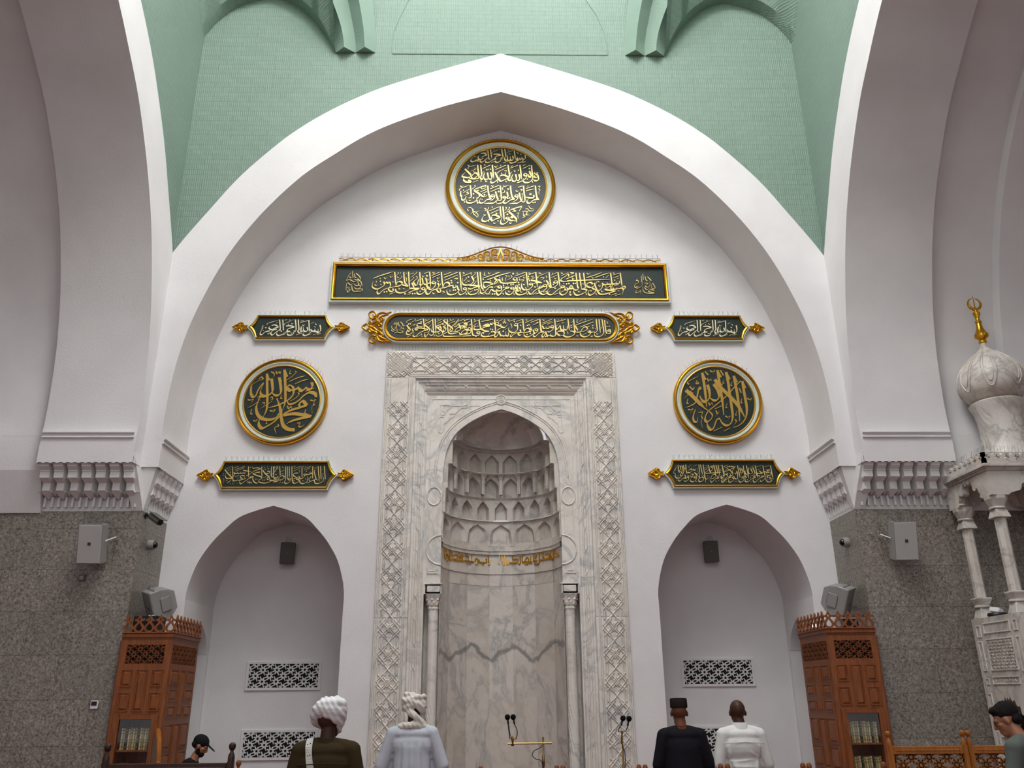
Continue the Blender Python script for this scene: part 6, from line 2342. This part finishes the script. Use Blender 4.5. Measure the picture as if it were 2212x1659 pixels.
# ---- armchair by the left bookcase
ch = thing('armchair', (-4.20, 11.75, 0), 'wooden armchair with pale oval padded back beside the left bookcase', 'chair')
PADM = m_plaster('beige_upholstery', S(150, 138, 122)); fch = R3(0, 0, math.radians(-62))
cc = Vector((-4.20, 11.75, 0)); cw = lambda x, y, z: cc+fch @ Vector((x, y, z))
ov = [(.23*math.sin(2*PI*i/32)*(1-.12*math.cos(2*PI*i/32)), 1.10+.32*math.cos(2*PI*i/32)) for i in range(33)]
b = MB(); b.tube([cw(x, -.22-.06*(z-.8), z) for x, z in ov], .032, 8); b.build('back_frame', WOODY, ch, smooth=True)
b = MB(); b.poly([cw(x*.9, -.215-.06*(z-.8), 1.10+(z-1.10)*.93) for x, z in ov[:-1]]); b.poly([cw(x*.9, -.245-.06*(z-.8), 1.10+(z-1.10)*.93) for x, z in ov[:-1]]); b.strip([cw(x*.9, -.215-.06*(z-.8), 1.10+(z-1.10)*.93) for x, z in ov[:-1]], [cw(x*.9, -.245-.06*(z-.8), 1.10+(z-1.10)*.93) for x, z in ov[:-1]], True); b.build('back_pad', PADM, ch)
b = MB(); b.box(cw(0, .03, .43), (.54, .52, .11), fch); b.build('seat', PADM, ch, bevel=.03, seg=3)
for x, y in ((-.24, .26), (.24, .26), (-.22, -.22), (.22, -.22)):
    b = MB(); b.tube([cw(x, y, 0), cw(x, y, .4), cw(x, y*(1 if y > 0 else 1.02), .40 if y > 0 else .84)], [.018, .028, .026], 8); b.build('leg', WOODY, ch, smooth=True)
for q in (-1, 1):
    b = MB(); b.tube(spline([cw(q*.25, -.22, .72), cw(q*.29, 0, .70), cw(q*.28, .22, .66), cw(q*.26, .26, .58), cw(q*.25, .24, .40)], 4), .026, 8); b.lathe([(.001, -.035), (.03, -.02), (.035, 0), (.03, .02), (.001, .035)], cw(q*.285, .23, .67), 10); b.build('arm', WOODY, ch, smooth=True)
# ================================================================ people
from mathutils.bvhtree import BVHTree
def cone(mb, p, r0, q, r1, n=14, flat=1.0, up=(0, 1, 0)):
    p, q = Vector(p), Vector(q); t = (q-p).normalized(); u = Vector(up); u = (u-t*u.dot(t))
    if u.length < .1: u = Vector((1, 0, 0)); u = u-t*u.dot(t)
    u.normalize(); v = t.cross(u); rs = []
    for k in range(5):
        a = PI/2*(1-k/4); rs.append((p-t*r0*math.sin(a), r0*math.cos(a)+1e-4))
    for k in range(5):
        a = PI/2*k/4; rs.append((q+t*r1*math.sin(a), r1*math.cos(a)+1e-4))
    mb.rings([[c+v*r*math.cos(2*PI*i/n)+u*r*flat*math.sin(2*PI*i/n) for i in range(n)] for c, r in rs])
def ball(mb, c, r, M=None, n=20):
    c = Vector(c); rs = []
    for k in range(n//2+1):
        a = -PI/2+PI*k/(n//2); rs.append([c+((M @ Vector((r[0]*max(1e-3, math.cos(a))*math.cos(2*PI*i/n), r[1]*max(1e-3, math.cos(a))*math.sin(2*PI*i/n), r[2]*math.sin(a)))) if M else Vector((r[0]*max(1e-3, math.cos(a))*math.cos(2*PI*i/n), r[1]*max(1e-3, math.cos(a))*math.sin(2*PI*i/n), r[2]*math.sin(a)))) for i in range(n)])
    mb.rings(rs)
def fuse(mb, name, m, parent, voxel=.011, it=6, warp=None):
    """union of overlapping shapes into one smooth continuous surface"""
    me = bpy.data.meshes.new('tmp'); me.from_pydata([tuple(p) for p in mb.v], [], mb.f)
    bm = bmesh.new(); bm.from_mesh(me); bmesh.ops.recalc_face_normals(bm, faces=bm.faces); bm.to_mesh(me); bm.free()
    o = bpy.data.objects.new('tmp', me); C.objects.link(o)
    r = o.modifiers.new('r', 'REMESH'); r.mode = 'VOXEL'; r.voxel_size = voxel
    sm = o.modifiers.new('s', 'SMOOTH'); sm.factor = .5; sm.iterations = it
    dg = bpy.context.evaluated_depsgraph_get(); ev = o.evaluated_get(dg); em = bpy.data.meshes.new_from_object(ev)
    C.objects.unlink(o); bpy.data.objects.remove(o); bpy.data.meshes.remove(me)
    bm = bmesh.new(); bm.from_mesh(em); bmesh.ops.recalc_face_normals(bm, faces=bm.faces); bm.normal_update()
    if warp:
        d = [(v, warp(v.co, v.normal)) for v in bm.verts]
        for v, q in d: v.co += v.normal*q
    inv = parent.matrix_basis.inverted()
    bm.to_mesh(em); bm.free(); em.name = name; em.materials.clear(); em.materials.append(m)
    for p in em.polygons: p.use_smooth = True
    ob = bpy.data.objects.new(name, em); C.objects.link(ob); ob.parent = parent; ORG[ob.name] = Vector((0, 0, 0)); return ob
def pbuild(mb, name, m, parent, **k): return mb.build(name, m, parent, org=(0, 0, 0), **k)
def head_shape(mb, h, yaw=0, tilt=0, ears=True, nose=True):
    """h: centre of the skull; returns the head's frame"""
    M = Matrix.Rotation(yaw, 3, 'Z') @ Matrix.Rotation(tilt, 3, 'X'); c = Vector(h); at_ = lambda x, y, z: c+M @ Vector((x, y, z))
    ball(mb, at_(0, -.012, .025), (.078, .097, .095), M); ball(mb, at_(0, .03, -.03), (.064, .068, .085), M)
    ball(mb, at_(0, .055, -.085), (.045, .042, .035), M); ball(mb, at_(0, .075, .02), (.058, .026, .018), M)
    if nose: cone(mb, at_(0, .094, .015), .010, at_(0, .112, -.03), .014); ball(mb, at_(-.012, .102, -.032), (.009, .009, .008), M); ball(mb, at_(.012, .102, -.032), (.009, .009, .008), M)
    ball(mb, at_(0, .092, -.062), (.024, .012, .007), M); ball(mb, at_(0, .090, -.073), (.021, .012, .007), M)
    for s in (-1, 1):
        ball(mb, at_(s*.045, .062, -.018), (.022, .02, .018), M)
        if ears: ball(mb, at_(s*.083, .0, -.012), (.010, .020, .031), M @ Matrix.Rotation(s*.35, 3, 'Z'))
    return M, at_
def hand(mb, w, d, nrm, side=1, curl=.5):
    """palm with four fingers of unequal length and a thumb, from wrist w along d"""
    w, d, n = Vector(w), Vector(d).normalized(), Vector(nrm).normalized(); n = (n-d*n.dot(d)).normalized(); s = d.cross(n)*side
    for k, (o, L, r) in enumerate(((-.030, .064, .0088), (-.010, .074, .0092), (.010, .070, .009), (.029, .054, .0078))):
        cone(mb, w+s*o*.4, .016, w+d*.075+s*o, .0115)
        a = w+d*.082+s*o; b_ = a+(d*math.cos(curl*.6)+n*math.sin(curl*.6))*L*.5; c_ = b_+(d*math.cos(curl*1.5)+n*math.sin(curl*1.5))*L*.3; e = c_+(d*math.cos(curl*2.2)+n*math.sin(curl*2.2))*L*.25
        cone(mb, a, r*1.05, b_, r); cone(mb, b_, r, c_, r*.93); cone(mb, c_, r*.93, e, r*.82)
    a = w+d*.025-s*.028; b_ = a+(d*.7-s*.6+n*.25).normalized()*.038; e = b_+(d*.9-s*.15+n*.4).normalized()*.03
    cone(mb, w+d*.01-s*.008, .015, a, .0125); cone(mb, a, .012, b_, .0105); cone(mb, b_, .0105, e, .009)
SKIN = {}
def skin(name, col):
    m = mat(name, col, .5, spec=.3); t = NT(m); n = t.noise(t.n('ShaderNodeTexCoord').outputs['Object'], 14, 3)
    t.col(t.ramp(n, [(.3, tuple(c*.82 for c in col)), (.7, col)])); return m
def cloth(name, col, b=.002, sc_=26):
    m = mat(name, col, .88, spec=.15); t = NT(m); p = t.n('ShaderNodeTexCoord').outputs['Object']
    t.bump(t.noise(p, sc_, 4, .6), b, .6); return m
SK_DARK = skin('skin_deep_brown', S(70, 42, 30)); SK_BROWN = skin('skin_brown', S(112, 68, 48)); SK_TAN = skin('skin_tan', S(170, 118, 92))
def fig(loc, rz, lab):
    o = thing('person', loc, lab, 'person'); o.rotation_euler = (0, 0, rz); bpy.context.view_layer.update(); return o
def legs(mb, k=1.0, w=0, r=1.0):
    for s in (-1, 1):
        cone(mb, (s*.09, 0, .90*k), .088*r+w, (s*.10, .015, .50*k), .058*r+w); cone(mb, (s*.10, .015, .50*k), .056*r+w, (s*.105, -.01, .09*k), .038*r+w)
def feet(mb):
    for s in (-1, 1): cone(mb, (s*.105, -.03, .035), .034, (s*.125, .13, .028), .028, flat=.9)
def torso(mb, k, g=0.0, wd=1.0):
    z = lambda q: q*k
    ball(mb, (0, -.005, z(.96)), ((.165+g)*wd, .115+g, .14)); ball(mb, (0, 0, z(1.12)), ((.150+g)*wd, .105+g, .16)); ball(mb, (0, -.008, z(1.30)), ((.175+g)*wd, .115+g, .17)); ball(mb, (0, -.02, z(1.41)), ((.165+g)*wd, .085+g, .075))
def sq(c, n, lines):
    """soft cloth folds: each line (x0, z0, x1, z1, height, width) on the back"""
    h = 0
    for x0, z0, x1, z1, a, w_ in lines:
        dx, dz = x1-x0, z1-z0; L = dx*dx+dz*dz; t_ = max(0, min(1, ((c.x-x0)*dx+(c.z-z0)*dz)/L)); d = math.hypot(c.x-x0-dx*t_, c.z-z0-dz*t_)
        h += a*math.exp(-(d/w_)**2)*math.sin(PI*(.15+.7*t_))
    return h
def praying(loc, rz, k, lab, skm, garment, gm, head_yaw=0, head_tilt=.2, sh=.19, elbow=.275, belly=1.0, sleeve_end=1.0, lean=0, fold=None, arm_r=.052, hemz=.80, trousers=None, ears=True, cuff=True):
    """a man standing with his hands folded in front, seen from behind"""
    o = fig(loc, rz, lab); z = lambda q: q*k
    hc = (0, .035, z(1.625))
    b = MB(); torso(b, k); legs(b, k); feet(b)
    cone(b, (0, -.02, z(1.44)), .062, (0, .012, z(1.55)), .056)
    M, hf = head_shape(b, hc, head_yaw, -head_tilt, ears)
    for s in (-1, 1):
        S_, E_, W_ = (s*sh, -.02, z(1.405)), (s*elbow, -.01, z(1.13)), (s*.06, .20, z(1.10))
        cone(b, S_, .058, E_, .042); cone(b, E_, .042, W_, .027); hand(b, W_, (-s*.9, .12, .05 if s > 0 else -.05), (0, -1, 0), s, .35)
    fuse(b, 'body', skm, o, .0085, 3)
    b = MB(); g = .022
    torso(b, k, g, belly)
    for s in (-1, 1):
        S_, E_, W_ = Vector((s*sh, -.02, z(1.41))), Vector((s*elbow, -.012, z(1.13))), Vector((s*.09, .19, z(1.105)))
        cone(b, (s*.06, -.018, z(1.455)), .055, S_, .072); cone(b, S_, .070, E_, arm_r+.010); cone(b, E_, arm_r+.010, W_, arm_r-.006)
    if garment == 'shirt':
        b.lathe([(.17, z(hemz)), (.175, z(.9)), (.165, z(1.0))], (0, -.005, 0), 28, sx=1.02*belly, sy=.76)
    if garment in ('robe', 'long'):
        lo = .06 if garment == 'robe' else .35
        b.lathe([(.30, z(lo)), (.275, z(.4)), (.235, z(.8)), (.20, z(1.1)), (.19, z(1.3))], (0, 0, 0), 40, sx=1.0, sy=.78)
    fuse(b, {'shirt': 'shirt', 'robe': 'robe', 'long': 'tunic'}[garment], gm, o, .0105, 5, fold)
    if trousers:
        b = MB(); ball(b, (0, -.005, z(.93)), (.168, .122, .12)); legs(b, k, .022); fuse(b, 'trousers', trousers, o, .013, 4)
    b = MB()
    for s in (-1, 1): cone(b, (s*.105, -.04, .035), .043, (s*.125, .14, .03), .036, flat=.8)
    fuse(b, 'socks', BLACKC, o, .012, 2)
    return o, M, hf, z
def turban(o, hf, M, m, wraps, tail=None, size=1.0):
    b = MB(); ball(b, hf(0, -.02, .065), (.100*size, .118*size, .082*size), M)
    for (zc, r, th, tl, tr_) in wraps:
        P = []
        for i in range(33):
            a = 2*PI*i/32; x, y = r*math.cos(a), r*1.13*math.sin(a)
            P.append(hf(x, y-.015, zc+tl*x/r+tr_*y/r+.006*math.sin(3*a)))
        b.tube(P, th, 10, False)
    if tail:
        for P in tail: b.tube(spline(P, 5), [.035]*(len(P)*5-4) if False else .036, 10)
    fd = lambda c, n: .0035*math.sin(90*c.z+26*c.x+14*math.sin(9*c.x)+11*c.y)+.003*noise.noise(c*24)
    return fuse(b, 'turban', m, o, .0095, 2, fd)
# man in white shirt
WSH = cloth('cloth_white_shirt', (.74, .73, .71)); fl_ = [(-.18, 1.30, -.06, 1.0, .012, .02), (.16, 1.30, .08, .98, .012, .02), (-.13, 1.36, -.16, 1.05, .010, .016), (.05, 1.25, .17, 1.18, .008, .012)]+[(-.14+.02*i, 1.16-.045*i, .14-.01*i, 1.17-.05*i+.015*((-1)**i), .009, .010) for i in range(7)]
ws, M, hf, z = praying((2.415, 9.3, 0), 0, 1.0, 'bald man in an untucked white shirt standing with his back turned', SK_DARK, 'shirt', WSH, 0, .16, .185, .255, 1.05, fold=lambda c, n: (sq(c, n, fl_) if n.y < .2 else 0)+.002*noise.noise(c*16), trousers=cloth('cloth_dark_trousers', S(38, 36, 38)))
b = MB(); b.lathe([(.074, z(1.455)), (.070, z(1.50)), (.064, z(1.525)), (.070, z(1.528)), (.080, z(1.495)), (.088, z(1.465))], (0, -.008, 0), 24); pbuild(b, 'collar', WSH, ws, smooth=True)
b = MB(); P = [(-.21+.42*i/16, -.142+.05*abs(i/8-1)**2, z(1.345)-.012*abs(i/8-1)) for i in range(17)]; b.tube(P, .004, 6); pbuild(b, 'yoke_seam', WSH, ws)
# man in black with cap
BTU = cloth('cloth_black_tunic', (.010, .009, .013))
bk_, M, hf, z = praying((1.80, 9.3, 0), 0, 1.0, 'man in a black tunic and flat-topped embroidered cap standing with his back turned', SK_BROWN, 'long', BTU, -.12, .05, .185, .262, 1.0, fold=lambda c, n: .004*noise.noise(c*9), trousers=BTU)
CAPM = cloth('cap_embroidered', S(40, 32, 30), .003, 60); b = MB(); rs = []
for r, q in ((.088, .045), (.093, .06), (.091, .13), (.086, .14), (.04, .143), (.001, .143)): rs.append([hf(r*math.cos(2*PI*i/32)*.97, r*1.12*math.sin(2*PI*i/32)-.014, q) for i in range(32)])
b.rings(rs); cp_ = pbuild(b, 'cap', CAPM, bk_, smooth=True)
b = MB(); b.lathe([(.068, z(1.46)), (.064, z(1.50)), (.060, z(1.50)), (.062, z(1.455))], (0, -.006, 0), 24); col_ = pbuild(b, 'collar', cloth('cloth_red_trim', S(88, 28, 22)), bk_, smooth=True)
b = MB()
for i in range(9): a = -PI/2-.9+1.8*i/8; b.box((.066*math.cos(a), -.006+.066*math.sin(a), z(1.482)), (.006, .006, .026))
pbuild(b, 'collar_stitches', cloth('cloth_ochre', S(150, 100, 50)), col_)
b = MB(); ball(b, hf(0, .062, -.085), (.056, .048, .05), M); fuse(b, 'beard', cloth('hair_grey', S(120, 115, 110), .006, 80), bk_, .008, 2)
# man in pale robe and turban
ROBE = cloth('cloth_pale_robe', S(192, 196, 206)); TURB = cloth('cloth_turban_cream', S(222, 216, 206), .004, 22)
fr_ = [(-.10+.035*i, 1.36, -.13+.045*i, .72, .010*(1 if i % 2 else -.6), .015) for i in range(7)]+[(-.19, 1.36, -.20, .9, -.012, .014), (.19, 1.36, .20, .9, -.012, .014)]
rb, M, hf, z = praying((-.945, 9.0, 0), 0, 1.035, 'man in a long pale grey robe and cream turban standing before the prayer niche', SK_DARK, 'robe', ROBE, .05, .12, .19, .295, 1.1, fold=lambda c, n: (sq(c, n, fr_) if n.y < .3 else 0)+.003*noise.noise(c*10), arm_r=.06, ears=False)
turban(rb, hf, M, TURB, [(.035, .098, .030, .03, .0), (.06, .104, .028, -.035, .01), (.09, .10, .028, .03, .0), (.115, .08, .028, -.03, .0), (.03, .095, .026, -.05, .0)],
       [[hf(-.07, -.06, .02), hf(-.02, -.115, -.045), hf(.05, -.105, -.10), hf(.11, -.04, -.16), (.15, .06, z(1.40))], [(-.13, -.03, z(1.475)), (-.05, -.085, z(1.485)), (.04, -.08, z(1.49)), (.12, -.03, z(1.47))], [(-.13, -.02, z(1.47)), (-.10, .08, z(1.45)), (0, .12, z(1.43)), (.11, .07, z(1.45)), (.14, 0, z(1.465))]])
# man in brown jacket with white strap
BRN = cloth('cloth_brown_jacket', S(56, 46, 28)); WTB = cloth('cloth_turban_white', (.80, .80, .81), .004, 22)
br_, M, hf, z = praying((-1.465, 7.2, 0), 0, 1.0, 'man in a dark brown jacket and white turban with a white strap across his back', SK_DARK, 'shirt', BRN, -.62, .12, .20, .265, 1.12, fold=lambda c, n: .005*noise.noise(c*8), arm_r=.062, trousers=cloth('cloth_dark_brown', S(36, 30, 24)))
turban(br_, hf, M, WTB, [(.02, .102, .034, .04, -.035), (.055, .108, .032, .03, -.02), (.085, .104, .032, .05, -.01), (.115, .088, .032, .03, .0), (.14, .06, .03, .02, 0), (-.01, .09, .03, .02, -.05)], None, .95)
b = MB(); b.lathe([(.085, z(1.45)), (.075, z(1.50)), (.068, z(1.505)), (.07, z(1.455))], (0, -.008, 0), 24); pbuild(b, 'collar', BRN, br_, smooth=True)
b = MB(); P = [(-.20+.40*i/16, -.150+.06*abs(i/8-1)**2, z(1.325)-.01*abs(i/8-1)) for i in range(17)]; b.tube(P, .004, 6); pbuild(b, 'back_seam', BRN, br_)
jk = [x for x in bpy.data.objects if x.parent == br_ and x.name.startswith('shirt')][0]; jk.name = 'jacket'; jk.data.name = 'jacket'
bv = BVHTree.FromPolygons([v.co.copy() for v in jk.data.vertices], [tuple(p.vertices) for p in jk.data.polygons])
STR = mat('strap_white', S(206, 205, 200), .6); L_, Rr, dots = [], [], MB()
path = [(-.118, .10, 1.50), (-.122, 0, 1.50), (-.124, -.6, 1.46), (-.118, -.6, 1.40), (-.10, -.6, 1.32), (-.075, -.6, 1.24), (-.045, -.6, 1.16), (-.005, -.6, 1.08), (.04, -.6, 1.0), (.085, -.6, .93), (.13, -.6, .87)]
for i, (x, y, zz) in enumerate(path):
    for w_, lst in ((-.026, L_), (.026, Rr)):
        if y > -.5: h = bv.ray_cast(Vector((x+w_, y-.02, z(1.75))), Vector((0, 0, -1))); lst.append((h[0]+Vector((0, 0, .006))) if h[0] else Vector((x+w_, y, z(zz))))
        else: h = bv.ray_cast(Vector((x+w_, -.8, z(zz)+w_*.3)), Vector((0, 1, 0))); lst.append((h[0]+Vector((0, -.006, 0))) if h[0] else Vector((x+w_, -.12, z(zz))))
Ls, Rs = spline(L_, 4), spline(Rr, 4)
b = MB(); off = Vector((0, -.004, .002)); b.strip(Ls, Rs); b.strip([p+off for p in Ls], [p+off for p in Rs]); b.strip(Ls, [p+off for p in Ls]); b.strip(Rs, [p+off for p in Rs]); stp = pbuild(b, 'shoulder_strap', STR, br_)
for i in range(8, len(Ls)-2, 5):
    for q in (.3, .7): p = Ls[i].lerp(Rs[i], q)+off*1.3; dots.lathe([(.001, -.002), (.0045, -.002), (.0045, .002), (.001, .002)], p, 8, Matrix.Rotation(PI/2, 3, 'X'))
pbuild(dots, 'strap_holes', BLACK, stp)
# seated man with cap, in profile
st_ = fig((-4.06, 11.82, 0), math.radians(-84), 'seated man in black with a peaked cap reading beside the left bookcase'); k = 1.0
b = MB(); hz = 1.235
ball(b, (0, -.06, .56), (.165, .13, .12)); ball(b, (0, -.04, .72), (.15, .11, .16)); ball(b, (0, .0, .90), (.17, .115, .16)); ball(b, (0, .03, 1.01), (.16, .085, .075)); cone(b, (0, .05, 1.04), .06, (0, .10, 1.13), .055)
M, hf = head_shape(b, (0, .13, hz), 0, -.48)
for s in (-1, 1):
    cone(b, (s*.09, -.02, .53), .085, (s*.13, .40, .52), .06); cone(b, (s*.13, .40, .51), .056, (s*.13, .38, .09), .04); cone(b, (s*.13, .36, .035), .034, (s*.14, .52, .028), .028)
    cone(b, (s*.19, .03, 1.0), .056, (s*.23, .14, .76), .042); cone(b, (s*.23, .14, .76), .04, (s*.09, .34, .72), .027); hand(b, (s*.09, .34, .72), (-s*.3, .8, -.1), (0, 0, 1), s, .4)
fuse(b, 'body', SK_TAN, st_, .0085, 3)
b = MB(); ball(b, (0, -.06, .56), (.185, .15, .13)); ball(b, (0, -.04, .72), (.172, .132, .17)); ball(b, (0, 0, .90), (.192, .137, .17)); ball(b, (0, .025, 1.01), (.175, .10, .08))
for s in (-1, 1): cone(b, (s*.06, .03, 1.045), .05, (s*.19, .03, 1.005), .068); cone(b, (s*.19, .03, 1.0), .07, (s*.23, .14, .76), .056); cone(b, (s*.23, .14, .76), .054, (s*.11, .315, .725), .042)
BT2 = cloth('cloth_black_shirt', (.010, .010, .011)); fuse(b, 'shirt', BT2, st_, .011, 4, lambda c, n: .004*noise.noise(c*12))
b = MB()
for s in (-1, 1): cone(b, (s*.09, -.04, .53), .105, (s*.13, .40, .52), .078); cone(b, (s*.13, .40, .51), .074, (s*.13, .38, .12), .056)
fuse(b, 'trousers', BT2, st_, .013, 4)
b = MB(); ball(b, hf(0, -.014, .045), (.088, .106, .088), M); cone(b, hf(0, .09, .045), .05, hf(0, .165, .028), .045, flat=.16, up=M @ Vector((0, 0, 1))); fuse(b, 'peaked_cap', BT2, st_, .008, 3)
b = MB(); ball(b, hf(0, .058, -.082), (.058, .050, .046), M); ball(b, hf(-.055, .02, -.06), (.016, .03, .045), M); ball(b, hf(.055, .02, -.06), (.016, .03, .045), M); fuse(b, 'beard', cloth('hair_black', (.012, .010, .009), .006, 80), st_, .008, 2)
b = MB(); ball(b, hf(0, -.05, -.01), (.079, .062, .05), M); fuse(b, 'hair', bpy.data.materials['hair_black'], st_, .008, 2)
b = MB(); b.tube([(-.19, .13, .86), (-.20, .15, .855)], .008, 6); pbuild(b, 'sleeve_mark', WHITEP, st_)
# man at the right edge
rm_ = fig((4.11, 7.2, 0), math.radians(38), 'dark haired man with glasses in a grey green shirt cut by the right edge'); k = 1.0
z = lambda q: q*.985
b = MB(); torso(b, .985); legs(b, .985); feet(b); cone(b, (0, -.01, z(1.44)), .062, (0, .05, z(1.55)), .056)
M, hf = head_shape(b, (0, .085, z(1.615)), .35, -.42)
for s in (-1, 1): cone(b, (s*.19, -.01, z(1.40)), .058, (s*.25, .03, z(1.12)), .042); cone(b, (s*.25, .03, z(1.12)), .042, (s*.14, .26, z(1.02)), .027); hand(b, (s*.14, .26, z(1.02)), (-s*.4, .8, .1), (0, 0, 1), s, .4)
fuse(b, 'body', SK_TAN, rm_, .0085, 3)
GSH = cloth('cloth_grey_green', S(92, 98, 94)); b = MB(); torso(b, .985, .024, 1.08)
for s in (-1, 1): cone(b, (s*.06, -.01, z(1.46)), .055, (s*.19, -.01, z(1.41)), .074); cone(b, (s*.19, -.01, z(1.40)), .072, (s*.25, .03, z(1.12)), .062); cone(b, (s*.25, .03, z(1.12)), .06, (s*.16, .23, z(1.03)), .046)
b.lathe([(.175, z(.80)), (.18, z(.9)), (.17, z(1.0))], (0, -.005, 0), 28, sx=1.05, sy=.78)
fuse(b, 'shirt', GSH, rm_, .0105, 5, lambda c, n: .005*noise.noise(c*9))
b = MB(); ball(b, (0, -.005, z(.93)), (.168, .122, .12)); legs(b, .985, .022); fuse(b, 'trousers', bpy.data.materials['cloth_dark_trousers'], rm_, .013, 4)
b = MB(); ball(b, hf(0, -.022, .052), (.086, .100, .086), M); ball(b, hf(0, .05, .095), (.07, .04, .03), M); ball(b, hf(0, -.06, -.02), (.078, .052, .05), M)
fuse(b, 'hair', bpy.data.materials['hair_black'], rm_, .008, 2, lambda c, n: .004*noise.noise(c*40))
b = MB()
for s in (-1, 1):
    b.tube([hf(s*.034+.024*math.cos(2*PI*i/16), .098, -.004+.018*math.sin(2*PI*i/16)) for i in range(17)], .0018, 5); b.tube([hf(s*.058, .096, 0), hf(s*.082, .02, .0), hf(s*.084, -.01, -.012)], .0018, 5)
b.tube([hf(-.01, .10, 0), hf(.01, .10, 0)], .0018, 5); gl = pbuild(b, 'glasses', BLACK, rm_)
b = MB()
for s in (-1, 1): b.poly([hf(s*.034+.023*math.cos(2*PI*i/16), .098, -.004+.017*math.sin(2*PI*i/16)) for i in range(16)])
pbuild(b, 'lenses', GLASS, gl)
